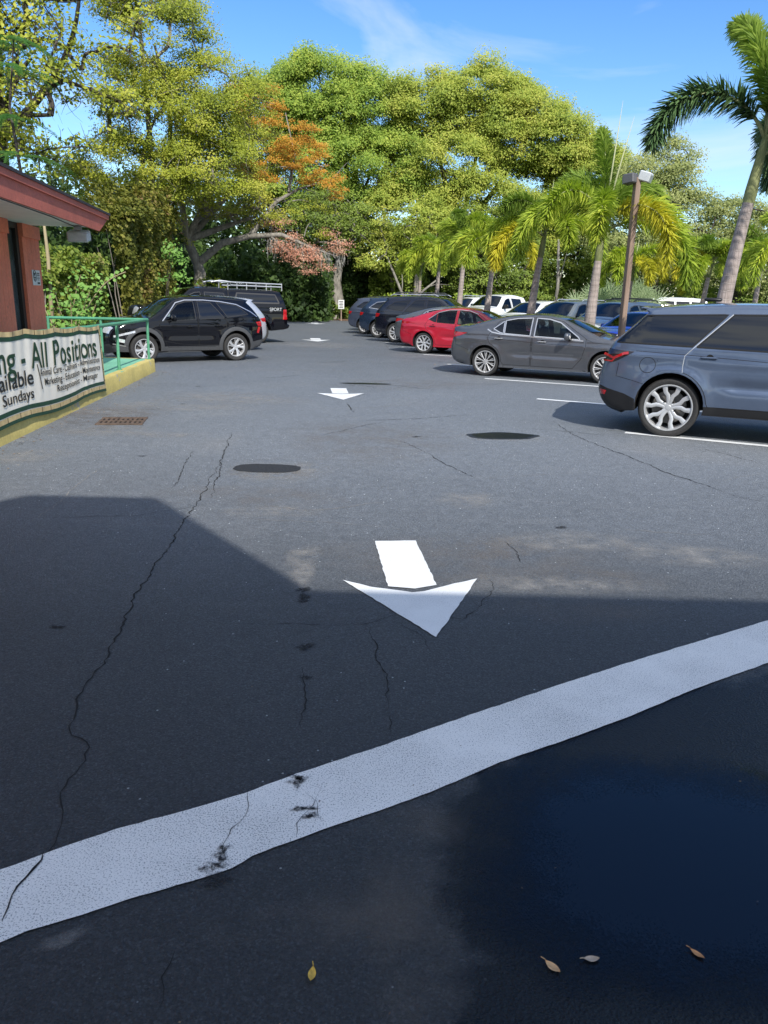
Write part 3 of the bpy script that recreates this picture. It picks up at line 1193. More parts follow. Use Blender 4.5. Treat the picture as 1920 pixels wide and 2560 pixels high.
        # --- cabin seen through clear glass
        if S.get('cabin'):
            cx0, cx1, zc, cmat = S['cabin']
            hw = s.W / 2 - .16
            ib = MB()
            ib.bbox(((cx0 + cx1) / 2, 0, (.42 + zc) / 2), (cx1 - cx0, hw * 2, zc - .42), .04)
            ib.bbox((cx1 + .10, 0, zc + .0), (.55, hw * 1.8, .12), .05)
            ib.build('cabin', 'interior', root)
            fx, rx = S['seats']
            for sx_, ys in ((fx, (-.37, .37)), (rx, (-.40, .40))):
                for y_ in ys:
                    sb = MB()
                    rot = Matrix.Rotation(-.22, 3, 'Y')
                    sb.bbox((sx_, y_, zc + .06), (.13, .46 if sx_ == fx else .56, .46), .05, rot=rot)
                    sb.bbox((sx_ - .075, y_, zc + .36), (.09, .25, .17), .04, rot=rot)
                    sb.tube([(sx_ - .05, y_ - .05, zc + .24), (sx_ - .06, y_ - .05, zc + .34)], .008, 5)
                    sb.tube([(sx_ - .05, y_ + .05, zc + .24), (sx_ - .06, y_ + .05, zc + .34)], .008, 5)
                    sb.build('seat', cmat, root, True, 50)
            st_ = MB()
            a_ = []
            for k in range(17):
                q = 2 * PI * k / 16
                a_.append((cx1 - .28 + .07 * math.sin(q), .37 + .17 * math.cos(q), zc + .10 + .16 * math.sin(q)))
            st_.tube(a_, .014, 6, 0, False)
            st_.build('steering_wheel', 'interior', root)
        # --- wheels
        td, rd = wheel_meshes(s.R, S['rim'], S.get('tw', .235), S['wheel'])
        for cx in (0.0, s.wb):
            for sd in (1, -1):
                wo = link('wheel', td, root)
                wo.location = (cx, sd * (s.W / 2 - S.get('tw', .235) / 2 - S.get('inset', .035)), s.R)
                rot = (PI if sd < 0 else 0)
                wo.rotation_euler = (0, 0.35 * cx, rot)
                ro = link('rim', rd, wo)
        s.root, s.parts = root, made
        return root

    def place(s, wheel_xy, heading, side):
        """wheel_xy = ground point under the near rear wheel, heading in degrees, side -1 = right side near"""
        a = rad(heading)
        yl = side * (s.W / 2 - .14)
        s.root.location = (wheel_xy[0] + math.sin(a) * yl, wheel_xy[1] - math.cos(a) * yl, 0)
        s.root.rotation_euler = (0, 0, a)
        return s

    def patch_disc(s, name, mat, c, r, lift, sides, ringmat=None, parent=None):
        """round panel lying on the side skin"""
        for sd in sides:
            V, F = [], []
            n = 26
            rs = [0.0, r * .93, r]
            for ri in rs:
                for k in range(n):
                    a = 2 * PI * k / n
                    x_, z_ = c[0] + ri * math.cos(a), c[1] + ri * math.sin(a)
                    V.append((x_, z_))
            V = np.array(V)
            y_ = s.Y(V[:, 0], V[:, 1]) + lift
            mb = MB()
            fs = []
            mi = []
            for q in range(2):
                for k in range(n):
                    k2 = (k + 1) % n
                    fs.append(((q * n + k), (q * n + k2), (q + 1) * n + k2, (q + 1) * n + k))
                    mi.append(q)
            for f, m_ in zip(fs, mi):
                pass
            mb.v = [(a[0], sd * b, a[1]) for a, b in zip(V, y_)]
            mb.f = [f if sd < 0 else f[::-1] for f in fs]
            mb.m = mi
            mb.build(name, [mat, ringmat or mat], parent or s.root, True)


def scale_pts(pts, kx, kz):
    return [(p[0] * kx, p[1] * kz) + tuple(p[2:]) for p in pts]


def reg(name, poly, **k):
    d = dict(name=name, poly=poly)
    d.update(k)
    return d


def arc_ring(cx, cz, r0, r1, a0, a1, n=16):
    o = [(cx + r1 * math.cos(a0 + (a1 - a0) * k / n), cz + r1 * math.sin(a0 + (a1 - a0) * k / n)) for k in range(n + 1)]
    i = [(cx + r0 * math.cos(a1 + (a0 - a1) * k / n), cz + r0 * math.sin(a1 + (a0 - a1) * k / n)) for k in range(n + 1)]
    return o + i


def arc(cx, cz, r, a0, a1, n=8):
    return [(cx + r * math.cos(rad(a0 + (a1 - a0) * k / n)), cz + r * math.sin(rad(a0 + (a1 - a0) * k / n))) for k in range(n + 1)]


# ---- 1. slate blue luxury SUV, near right
rr = dict(W=1.99, wb=2.92, R=.405, rim=.318, tw=.27, ra=.45, arch_up=.035, zb=.34, paint='slate_blue_paint', wheel='split_five',
          belt=((-.8, 1.25), (2.7, 1.16)), tumble=.30, flare=.030, ar=.12, Lr=.6, round=.075, zwide=.80, scoop=.045,
          top=[(-.66, .30, 'rb!'), (-.84, .36, 'rb'), (-.95, .50, 'rb'), (-.985, .70, 'rb'), (-.955, .92, 'tg'), (-.90, 1.12, 'tg'), (-.83, 1.245, 'rw'), (-.60, 1.47, 'rw'),
               (-.42, 1.665, 'rf!'), (-.47, 1.705, 'rf!'), (-.20, 1.745, 'rf'), (.4, 1.785, 'rf'), (1.1, 1.80, 'rf'), (1.8, 1.765, 'rf'), (2.12, 1.70, 'ws'), (2.85, 1.21, 'hd'), (3.4, 1.13, 'hd'),
               (3.75, 1.02, 'fr'), (3.88, .80, 'fr'), (3.87, .52, 'fr'), (3.70, .32, 'fr')],
          bulge=dict(rf=.03, rb=.10), tail=(.99, 1.18, .80, 'red_lamp'), head=(.86, 1.0, .62), grille=(.6, .98, .6), dark_below=.62, mirror=(2.32, 1.24, 'slate_blue_paint'),
          wsglass='privacy_glass', grid=.06,
          regions=[
              reg('door', [(.66, 1.672), (.24, 1.235), (.135, 1.12), (.125, .98)] + arc(0, .44, .478, 74, 8, 7) + [(.50, .45), (1.47, .45), (1.475, 1.2), (1.465, 1.69)], handle=(.44, 1.11, 'slate_blue_paint')),
              reg('door', [(1.488, 1.69), (1.495, 1.2), (1.49, .45), (2.42, .45), (2.46, .75), (2.62, 1.0), (2.62, 1.17), (2.15, 1.60), (1.9, 1.68)], handle=(1.80, 1.08, 'slate_blue_paint')),
              reg('sill', [(.40, .46), (2.50, .46), (2.50, .335), (.40, .335)], mat='black_plastic'),
              reg('valance', [(-1.0, .655), (-.60, .56), (-.455, .50), (-.435, .28), (-1.0, .28)], mat='black_plastic'),
              reg('window', [(-.78, 1.262), (-.43, 1.632), (.60, 1.668), (.215, 1.243)], mat='privacy_glass', trim='gap_black', trimw=.018),
              reg('window', [(.27, 1.241), (.675, 1.668), (1.435, 1.672), (1.44, 1.213)], mat='privacy_glass', **{'in': 0}, trim='gap_black', trimw=.018),
              reg('window', [(1.53, 1.21), (1.525, 1.672), (1.86, 1.655), (2.10, 1.575), (2.56, 1.185)], mat='privacy_glass', **{'in': 1}, trim='gap_black', trimw=.018),
              reg('taillight', [(-.96, 1.175), (-.52, 1.145), (-.66, 1.06), (-.80, .985), (-.98, .985)], mat='smoked_lamp', lift=.004, merge='taillight'),
              reg('reflector', [(-.97, .60), (-.86, .585), (-.88, .525), (-.95, .525)], mat='red_lamp', lift=.004),
          ],
          lines=[([(.66, 1.672), (.24, 1.235), (.135, 1.12), (.125, .98), (.13, .90)], .011, 'chrome', .003), ([(-.50, 1.155), (.14, 1.135), (1.5, 1.07), (2.6, 1.05)], .007, 'gap_black'), ([(-.72, .985), (-.74, .80), (-.52, .755), (-.36, .715)], .006, 'gap_black'),  # the chrome strip paints in the sun glint on the door edge
                 ([(-.94, 1.10), (-.80, 1.045), (-.66, 1.115), (-.60, 1.125)], .035, 'red_lamp', .008), ([(-.95, 1.005), (-.82, 1.0), (-.78, 1.05)], .02, 'red_lamp', .008)])
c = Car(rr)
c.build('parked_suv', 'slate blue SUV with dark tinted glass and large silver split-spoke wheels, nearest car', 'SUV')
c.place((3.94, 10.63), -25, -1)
c.patch_disc('fuel_cap', 'slate_blue_paint', (-.33, .975), .108, .003, (-1,), 'gap_black')
sp = MB()
sp.bbox((-.42, 0, 1.715), (.24, 1.30, .035), .015, rot=Matrix.Rotation(.13, 3, 'Y'))
sp.build('roof_spoiler', 'slate_blue_paint', c.root, True, 40)
an = MB()
an.bbox((.35, 0, 1.86), (.24, .07, .05), .03)
an.build('antenna', 'black_plastic', c.root, True, 60)
rr_car = c

# ---- sedans
def sedan(paintm, wheel, k, glass_r='clear_glass', handle='chrome', cab='seat_cloth', trim='chrome'):
    """notchback saloon; k: 0 = sharper grey car, 1 = rounder fastback"""
    z = lambda a, b: a + (b - a) * k
    return dict(W=1.85, wb=2.82, R=.338, rim=.258, tw=.23, ra=.375, arch_up=.025, zb=.23, paint=paintm, wheel=wheel, belt=((-.6, z(1.04, 1.02)), (2.4, .93)), tumble=.40, flare=.02, round=.07,
                zwide=.62, ar=.16, Lr=.8, scoop=.035,
                top=[(-.58, .28, 'rb!'), (-.78, .30, 'rb'), (-.90, .40, 'rb'), (-.945, .60, 'rb'), (-.91, .80, 'rb'), (-.875, .93, 'tg'), (-.88, z(1.105, 1.05), 'tg!'), (-.72, z(1.14, 1.10), 'tg'), (-.48, z(1.155, 1.135), 'rw'),
                     (-.02, z(1.285, 1.28), 'rw'), (.42, z(1.385, 1.39), 'rf'), (.80, z(1.43, 1.44), 'rf'), (1.15, z(1.445, 1.455), 'rf'), (1.50, z(1.425, 1.43), 'rf'), (1.80, z(1.355, 1.355), 'ws'), (2.62, z(1.02, 1.01), 'hd'),
                     (3.1, .93, 'hd'), (3.5, .81, 'fr'), (3.66, .66, 'fr'), (3.70, .45, 'fr'), (3.60, .26, 'fr')],
                tail=(.88, 1.03, .45, 'red_lamp'), head=(.62, .76, .55), grille=(.35, .72, .5), dark_below=.30, mirror=(1.98, 1.0, paintm), rwglass='windshield_glass',
                cabin=(-.05, 2.05, .88, cab), seats=(1.08, .22),
                regions=[
                    reg('door', [(.28, z(1.29, 1.31)), (.10, 1.02), (.045, .92), (.10, .78)] + arc(0, .363, .41, 62, 0, 6) + [(.46, .30), (1.10, .30), (1.105, .9), (1.09, 1.40), (.70, 1.385)], handle=(.32, .90, handle)),
                    reg('door', [(1.115, 1.40), (1.13, .9), (1.125, .30), (2.10, .30), (2.28, .52), (2.36, .80), (2.36, .97), (1.78, 1.325), (1.45, 1.395)], handle=(1.36, .865, handle)),
                    reg('window', [(.165, z(1.115, 1.10)), (.40, z(1.295, 1.31)), (.42, 1.02), (.335, 1.035)], mat='privacy_glass', **{'in': 0}, trim=trim),
                    reg('window', [(.45, 1.015), (.43, 1.31), (.70, 1.365), (1.055, 1.385), (1.065, .985)], mat=glass_r, **{'in': 0}, trim=trim),
                    reg('window', [(1.165, .98), (1.155, 1.385), (1.45, 1.37), (1.72, 1.30), (2.18, 1.0), (2.22, .945)], mat='clear_glass', **{'in': 1}, trim=trim),
                    reg('taillight', [(-.98, 1.02), (-.48, 1.0), (-.66, .93), (-.83, .885), (-.98, .885)], mat='red_lamp', lift=.005, merge='taillight'),
                    reg('sill', [(.39, .30), (2.44, .30), (2.44, .225), (.39, .225)], mat=paintm),
                ],
                lines=[([(-.60, .97), (.1, .90), (1.2, .83), (2.3, .80)], .005, 'gap_black'), ([(-.78, .93), (-.80, .72), (-.42, .60)], .005, 'gap_black')])


S = sedan('gunmetal_paint', 'multi', 0.0)
S['lines'] += [([(.02, 1.10), (.14, 1.035), (.36, 1.0), (1.1, .965), (2.3, .925)], .026, 'chrome', .005), ([(2.34, .97), (2.52, .90), (3.2, .84)], .005, 'gap_black'), ([(.45, .262), (2.4, .262)], .02, 'black_plastic', .004)]
alt = Car(S)
alt.build('parked_sedan', 'gunmetal grey four-door sedan with chrome handles, behind the slate blue SUV', 'sedan')
alt.place((2.38, 18.63), -26, -1)

S = sedan('red_paint', 'split_five', 1.0, handle='red_paint', cab='seat_tan', trim='gap_black')
S['lines'] += [([(.14, 1.10), (.45, 1.32), (.80, 1.405), (1.2, 1.418), (1.5, 1.395), (1.8, 1.30)], .014, 'chrome', .006)]
S['R'], S['rim'] = .335, .25
acc = Car(S)
acc.build('parked_sedan', 'bright red four-door sedan', 'sedan')
acc.place((1.21, 25.62), -26, -1)

S = sedan('grey_paint', 'ten', .7, glass_r='privacy_glass', handle='grey_paint')
S.pop('cabin')
S['rwglass'] = 'privacy_glass'
cam_car = Car(S)
cam_car.build('parked_sedan', 'mid grey sedan half hidden behind the red sedan', 'sedan')
cam_car.place((1.05, 28.9), -26, -1)


# ---- SUVs
def suv(paintm, wheel, H=1.68, Lk=1.0, handle=None, trim='gap_black', clad=None, third=True, front_clear=False, W=1.88):
    kz = H / 1.68
    T = [(-.66, .33, 'rb!'), (-.84, .38, 'rb'), (-.93, .52, 'rb'), (-.945, .70, 'rb'), (-.92, .90, 'tg'), (-.88, 1.08, 'tg'), (-.82, 1.16, 'rw'), (-.62, 1.40, 'rw'), (-.47, 1.545, 'rf!'), (-.56, 1.60, 'rf!'), (-.25, 1.635, 'rf'),
         (.3, 1.668, 'rf'), (.9, 1.68, 'rf'), (1.45, 1.645, 'rf'), (1.75, 1.575, 'ws'), (2.52, 1.13, 'hd'), (3.05, 1.05, 'hd'), (3.42, .95, 'fr'), (3.62, .80, 'fr'), (3.66, .55, 'fr'), (3.50, .30, 'fr')]
    sc_ = lambda pl: [(x * Lk, z * kz) for x, z in pl]
    fg = 'clear_glass' if front_clear else 'privacy_glass'
    wbx = 2.75 * Lk
    R = .365
    hd = handle or paintm
    rg = [
        reg('door', sc_([(.72, 1.53), (.30, 1.08), (.26, .95), (.28, .86)]) + arc(0, R + .03, .47, 55, 5, 6) + sc_([(.52, .40), (1.16, .40), (1.165, 1.0), (1.13, 1.565)]), handle=(.56 * Lk, .93 * kz, hd)),
        reg('door', sc_([(1.15, 1.565), (1.185, 1.0), (1.18, .40), (2.08, .40), (2.22, .62), (2.30, .90), (2.30, 1.06), (1.72, 1.50), (1.45, 1.56)]), handle=(1.42 * Lk, .91 * kz, hd)),
        reg('window', sc_([(-.42, 1.235), (-.10, 1.46), (.52, 1.535), (.26, 1.155)]), mat='privacy_glass', trim=trim),
        reg('window', sc_([(.36, 1.135), (.70, 1.53), (1.09, 1.55), (1.115, 1.105)]), mat='privacy_glass', **{'in': 0}, trim=trim),
        reg('window', sc_([(1.235, 1.10), (1.215, 1.55), (1.45, 1.54), (1.70, 1.475), (2.14, 1.13), (2.16, 1.06)]), mat=fg, **{'in': 1}, trim=trim),
        reg('taillight', sc_([(-.95, 1.06), (-.66, 1.03), (-.74, .93), (-.95, .90)]), mat='red_lamp', lift=.005, merge='taillight'),
        reg('sill', sc_([(.45, .42), (2.32, .42), (2.32, .28), (.45, .28)]), mat=clad or paintm),
    ]
    if clad:
        cz = R + .03
        rg += [reg('cladding', arc_ring(cx, cz, .38, .515, rad(-14), rad(194)), mat=clad, lift=.006) for cx in (0, wbx)]
        rg += [reg('cladding', sc_([(-1.0, .58), (-.50, .50), (-.45, .28), (-1.0, .28)]), mat=clad, lift=.002), reg('cladding', sc_([(3.22, .46), (3.75, .46), (3.75, .26), (3.2, .28)]), mat=clad, lift=.002)]
    return dict(W=W, wb=wbx, R=R, rim=.25, tw=.235, ra=.415, arch_up=.03, zb=.30, paint=paintm, wheel=wheel, belt=((-.8, 1.17 * kz), (2.5 * Lk, 1.06 * kz)), tumble=.30, flare=.022, round=.065, zwide=.74,
                top=scale_pts(T, Lk, kz), tail=(.90 * kz, 1.07 * kz, .55, 'red_lamp'), head=(.74 * kz, .90 * kz, .55), grille=(.5 * kz, .88 * kz, .55), dark_below=.5, dark_mat=clad or 'black_plastic',
                mirror=(1.95 * Lk, 1.13 * kz, paintm), wsglass='windshield_glass' if front_clear else 'privacy_glass', regions=rg,
                lines=[([(-.80 * Lk, 1.0 * kz), (.3, .97 * kz), (2.3 * Lk, .94 * kz)], .006, 'gap_black')])


def rails(car, x0, x1, y, z, mat, cross=()):
    mb = MB()
    for sd in (1, -1):
        mb.tube([(x0, sd * y, z - .06), (x0 + .12, sd * y, z), (x1 - .12, sd * y, z + .01), (x1, sd * y, z - .05)], .019, 8)
    for x_ in cross:
        mb.tube([(x_, -y, z + .0), (x_, -y * .92, z + .055), (x_, y * .92, z + .055), (x_, y, z)], .022, 8)
    mb.build('roof_rail', mat, car.root, True, 50)


S = suv('black_paint', 'twist_five', 1.68, .92, clad='grey_cladding', trim='black_plastic', front_clear=True)
S['cabin'] = (.0, 1.80, .98, 'seat_cloth')
S['seats'] = (1.02, .22)
S['lines'] += [([(x_ * .92, z_) for x_, z_ in [(2.22, 1.06), (1.74, 1.515), (1.45, 1.585), (.9, 1.592), (.4, 1.56), (-.1, 1.49), (-.52, 1.30), (-.72, 1.17)]], .022, 'chrome', .006), ([(-.72, .90), (-.66, .74)], .07, 'red_lamp', .012),
               ([(.45, .44), (1.5, .47), (2.3, .60)], .012, 'black_plastic', .004), ([(2.76, .80), (3.27, .68)], .05, 'head_lamp', .006), ([(3.02, .56), (3.22, .60)], .08, 'head_lamp', .006), ([(3.0, .44), (3.3, .50)], .03, 'chrome', .010)]
tuc = Car(S)
tuc.build('parked_suv', 'black compact SUV with grey wheel arch cladding, nose against the green railing', 'SUV')
tuc.place((-4.2, 21.3), 180 + 36, 1)
sh = MB()
sh.box((1.86, .0, 1.33), (.02, 1.1, .34), rot=Matrix.Rotation(-.98, 3, 'Y'))
sh.build('sun_shade', 'sun_shade', tuc.root)

S = suv('silver_paint', 'ten', 1.66, .98)
sil = Car(S)
sil.build('parked_suv', 'silver SUV between the black SUV and the dark pickup', 'SUV')
sil.place((-4.72, 24.9), 180 + 33, 1)

S = suv('navy_black_paint', 'ten', 1.80, 1.06, trim='black_plastic', W=1.95)
S['rim'] = .27
S['R'] = .385
atl = Car(S)
atl.build('parked_suv', 'large black SUV with arched rails on its roof, beside the mid grey sedan', 'SUV')
atl.place((.33, 31.3), -26, -1)
rails(atl, -.35, 1.7, .68, 1.86, 'silver_paint')
rails(atl, -.2, .6, .64, 1.93, 'grey_cladding')
rails(atl, .8, 1.55, .64, 1.93, 'grey_cladding')
S = suv('dark_blue_paint', 'ten', 1.74, 1.04, trim='chrome', W=1.95)
tel = Car(S)
tel.build('parked_suv', 'dark navy SUV with chrome window trim, third from the far end of the row', 'SUV')
tel.place((-.44, 34.6), -26, -1)
S = suv('blue_grey_paint', 'ten', 1.70, 1.0)
rog = Car(S)
rog.build('parked_suv', 'blue grey SUV with silver wheels, second from the far end of the row', 'SUV')
rog.place((-1.12, 37.6), -26, -1)
S = suv('black_paint', 'ten', 1.76, 1.0)
lst = Car(S)
lst.build('parked_suv', 'black SUV at the far end of the row, mostly hidden', 'SUV')
lst.place((-1.05, 41.0), -26, -1)

# ---- pickups
def pickup(paintm, wheel, cap=True, W=2.0):
    if cap:
        T = [(-1.02, .50, 'rb!'), (-1.20, .55, 'rb'), (-1.24, .66, 'rb!'), (-1.15, .70, 'tg!'), (-1.13, 1.0, 'tg'), (-1.11, 1.30, 'rw'), (-.94, 1.84, 'rf!'), (-.6, 1.88, 'rf'), (.5, 1.90, 'rf'), (.98, 1.89, 'rf!'), (1.02, 1.84, 'rf!'), (1.08, 1.90, 'rf!')]
    else:
        T = [(-1.02, .50, 'rb!'), (-1.20, .55, 'rb'), (-1.24, .66, 'rb!'), (-1.15, .70, 'tg!'), (-1.13, 1.0, 'tg'), (-1.11, 1.30, 'tg!'), (-.6, 1.31, 'tg'), (.60, 1.31, 'tg!'), (.72, 1.35, 'rw!'), (.86, 1.84, 'rf!')]
    T += [(1.5, 1.945, 'rf'), (2.1, 1.93, 'rf'), (2.42, 1.86, 'ws'), (3.05, 1.38, 'hd'), (3.7, 1.32, 'hd'), (4.15, 1.25, 'fr'), (4.28, 1.05, 'fr'), (4.30, .75, 'fr'), (4.15, .48, 'fr')]
    rg = [
        reg('door', [(1.16, 1.82), (1.13, 1.3), (1.13, .58), (1.96, .58), (1.99, 1.3), (1.98, 1.83)], handle=(1.30, 1.18, 'black_plastic')),
        reg('door', [(2.0, 1.83), (2.01, 1.3), (1.98, .58), (2.90, .58), (2.96, .9), (2.96, 1.30), (2.42, 1.76), (2.2, 1.82)], handle=(2.14, 1.16, 'black_plastic')),
        reg('window', [(1.22, 1.36), (1.20, 1.76), (1.91, 1.79), (1.92, 1.34)], mat='privacy_glass', **{'in': 0}, trim='black_plastic'),
        reg('window', [(2.06, 1.34), (2.06, 1.79), (2.25, 1.77), (2.42, 1.70), (2.80, 1.36), (2.80, 1.30)], mat='clear_glass', **{'in': 1}, trim='black_plastic'),
        reg('taillight', [(-1.16, 1.22), (-.98, 1.22), (-.95, .86), (-1.14, .86)], mat='red_lamp', lift=.008, merge='taillight'),
        reg('sill', [(.52, .58), (3.0, .58), (3.0, .43), (.52, .43)], mat='black_plastic'),
    ]
    if cap:
        rg.append(reg('window', [(-.84, 1.44), (-.72, 1.74), (.72, 1.78), (.86, 1.46)], mat='privacy_glass', trim='black_plastic', trimw=.05))
    return dict(W=W, wb=3.68, R=.405, rim=.245, tw=.27, ra=.475, arch_up=.06, zb=.45, paint=paintm, wheel=wheel, belt=((-1.1, 1.30), (3.0, 1.32)), tumble=.22, flare=.04, round=.05, zwide=.85, ar=.05, Lr=.3, af=.12,
                top=T, tail=(.86, 1.22, .90, 'red_lamp'), head=(.98, 1.2, .6), grille=(.65, 1.2, .6), dark_below=.66, mirror=(2.65, 1.42, 'black_plastic'), regions=rg, bulge=dict(rb=.05, tg=.02, rf=.04),
                cabin=(1.1, 2.6, 1.2, 'seat_cloth'), seats=(2.0, 1.3),
                lines=[([(-1.05, 1.305), (1.05, 1.315)], .03, 'gap_black', .003), ([(1.04, .6), (1.04, 1.88)], .04, 'gap_black', .003), ([(-.95, 1.12), (.9, 1.12)], .006, 'gap_black')])


S = pickup('black_paint', 'six_dark')
S['lines'] += [([(-.46, 1.13), (-.62, 1.22)], .05, 'grey_cladding', .004)]
trk = Car(S)
trk.build('pickup_truck', 'dark pickup truck with black bed cap carrying a metal ladder rack', 'pickup truck')
trk.place((-4.85, 28.95), 180 + 27, 1)
rk = MB()
for sd in (1, -1):
    rk.tube([(-1.05, sd * .62, 2.12), (1.0, sd * .62, 2.16)], .021, 8)
    rk.tube([(-1.05, sd * .62, 2.02), (.9, sd * .62, 2.05)], .022, 8)
    rk.tube([(.7, sd * .62, 2.14), (1.3, sd * .58, 2.20), (1.6, sd * .56, 2.14)], .026, 8)
    for x_ in (-1.05, -.45, .3, 1.0):
        rk.tube([(x_, sd * .62, 1.88), (x_, sd * .62, 2.13)], .02, 6)
for x_ in (-1.05, -.5, .2, .9, 1.5):
    rk.tube([(x_, -.62, 2.13 + (.03 if x_ > 1.2 else 0)), (x_, .62, 2.13 + (.03 if x_ > 1.2 else 0))], .022, 6)
rk.build('ladder_rack', 'silver_paint', trk.root, True, 50)
cu = bpy.data.curves.new('bed_lettering', 'FONT')
cu.body = 'SPORT'
cu.size = .16
cu.align_x = 'CENTER'
tmp = bpy.data.objects.new('bed_lettering', cu)
C.objects.link(tmp)
dg = bpy.context.evaluated_depsgraph_get()
me = bpy.data.meshes.new_from_object(tmp.evaluated_get(dg))
C.objects.unlink(tmp)
bpy.data.objects.remove(tmp)
yv = float(trk.Y(np.array([-.68]), np.array([1.2]))[0])
for v in me.vertices:
    v.co = Vector((-.68 - v.co.x, yv + .014, 1.17 + v.co.y))
me.materials.clear()
me.materials.append(M['fixture_grey'])
link('bed_lettering', me, trk.root)

# ---- the row facing the other way beyond the palms
opp = []


def opposite(S, nm, label, cat, xy, head, side=1):
    c_ = Car(S)
    c_.build(nm, label, cat, None)
    a = rad(head)
    # xy = ground point under the middle of the bonnet
    fx = S['wb'] * .95
    c_.root.location = (xy[0] - math.cos(a) * fx, xy[1] - math.sin(a) * fx, 0)
    c_.root.rotation_euler = (0, 0, a)
    opp.append(c_)
    return c_


HO = 222
S = suv('royal_blue_paint', 'ten', 1.50, 1.0, front_clear=True)
opposite(S, 'parked_car', 'royal blue car beside the wooden lamp post', 'car', (7.15, 23.9), HO)
S = suv('steel_grey_paint', 'ten', 1.78, 1.05, front_clear=True, W=1.95)
o_ = opposite(S, 'parked_suv', 'steel grey SUV with black roof rails, beside the royal blue car', 'SUV', (7.6, 28.6), HO)
rails(o_, -.3, 1.4, .62, 1.84, 'black_plastic', (.1, 1.0))
S = suv('pewter_paint', 'ten', 1.76, 1.04, front_clear=True, W=1.93)
o_ = opposite(S, 'parked_suv', 'pewter SUV facing the lot between a white car and the steel grey SUV', 'SUV', (6.45, 31.6), HO)
rails(o_, -.3, 1.4, .62, 1.80, 'silver_paint')
S = suv('white_paint', 'ten', 1.70, 1.05, front_clear=True)
opposite(S, 'parked_car', 'white car facing the lot beside the pewter SUV', 'car', (5.75, 35.0), HO)
S = pickup('white_paint', 'ten', cap=False)
S['lines'] = []
S['ar'] = .03
opposite(S, 'pickup_truck', 'white pickup truck facing the lot beyond the red sedan', 'pickup truck', (4.35, 38.6), HO)
S = suv('white_paint', 'ten', 1.82, 1.05, front_clear=False)
o_ = opposite(S, 'parked_suv', 'white SUV with pale roof rails, beyond the white pickup', 'SUV', (3.6, 43.0), HO)
rails(o_, -.3, 1.4, .62, 1.90, 'silver_paint')


# ---- white passenger vans far behind
def van(label, loc, rz, wind=3):
    T = [(-1.0, .40, 'rb!'), (-1.10, .5, 'rb'), (-1.12, .9, 'tg'), (-1.08, 1.25, 'rw'), (-.96, 1.92, 'rf!'), (-.8, 2.0, 'rf'), (.6, 2.06, 'rf'), (2.2, 2.04, 'rf'), (2.75, 1.94, 'ws'), (3.35, 1.36, 'hd'), (3.95, 1.18, 'fr'), (4.15, .9, 'fr'), (4.15, .55, 'fr'), (4.0, .35, 'fr')]
    rg = [reg('door', [(2.02, 1.92), (2.02, .5), (3.0, .5), (3.1, 1.3), (2.66, 1.86)], handle=(2.2, 1.15, 'black_plastic')),
          reg('window', [(-.80, 1.36), (-.74, 1.80), (.02, 1.83), (.02, 1.36)], mat='privacy_glass', trim='black_plastic'),
          reg('window', [(.14, 1.36), (.14, 1.83), (.96, 1.84), (.96, 1.36)], mat='privacy_glass', trim='black_plastic'),
          reg('window', [(1.08, 1.36), (1.08, 1.84), (1.92, 1.84), (1.92, 1.36)], mat='privacy_glass', trim='black_plastic'),
          reg('window', [(2.1, 1.34), (2.1, 1.84), (2.6, 1.80), (2.96, 1.36)], mat='privacy_glass', **{'in': 0}, trim='black_plastic')]
    S = dict(W=2.0, wb=3.3, R=.37, rim=.22, tw=.24, ra=.43, zb=.36, paint='white_paint', wheel='ten', belt=((-1, 1.32), (3, 1.3)), tumble=.16, flare=.02, round=.06, zwide=.85, ar=.05, Lr=.3, af=.15, top=T,
             tail=(1.0, 1.5, .9, 'red_lamp'), head=(.85, 1.05, .6), grille=(.6, 1.0, .55), dark_below=.5, mirror=(2.85, 1.4, 'black_plastic'), wsglass='privacy_glass', regions=rg)
    c_ = Car(S)
    c_.build('white_van', label, 'van')
    c_.root.location = loc
    c_.root.rotation_euler = (0, 0, rz)


van('white passenger van with a row of dark side windows, far behind the lamp post', (18.9, 50.0, 0), rad(178))

# ------------------------------------------------------------------ the ground
mb = MB()
mb.add([(-900, -400, -.06), (900, -400, -.06), (900, 1500, -.06), (-900, 1500, -.06)], [(0, 1, 2, 3)])
tag(mb.build('ground', 'soil'), kind='structure')

rnd = random.Random(11)


def jag(pts, step=.09, amp=.028):
    """a crack wanders: midpoint jitter along the surveyed line"""
    out = []
    drift = 0
    for (a, b) in zip(pts[:-1], pts[1:]):
        a, b = Vector(a), Vector(b)
        ln = (b - a).length
        k = max(1, int(ln / step))
        nrm = Vector((-(b - a).y, (b - a).x)).normalized() if ln > 0 else Vector((0, 0))
        for j in range(k):
            drift = drift * .65 + rnd.uniform(-amp, amp)
            out.append(a + (b - a) * j / k + nrm * drift)
    out.append(Vector(pts[-1]))
    return out


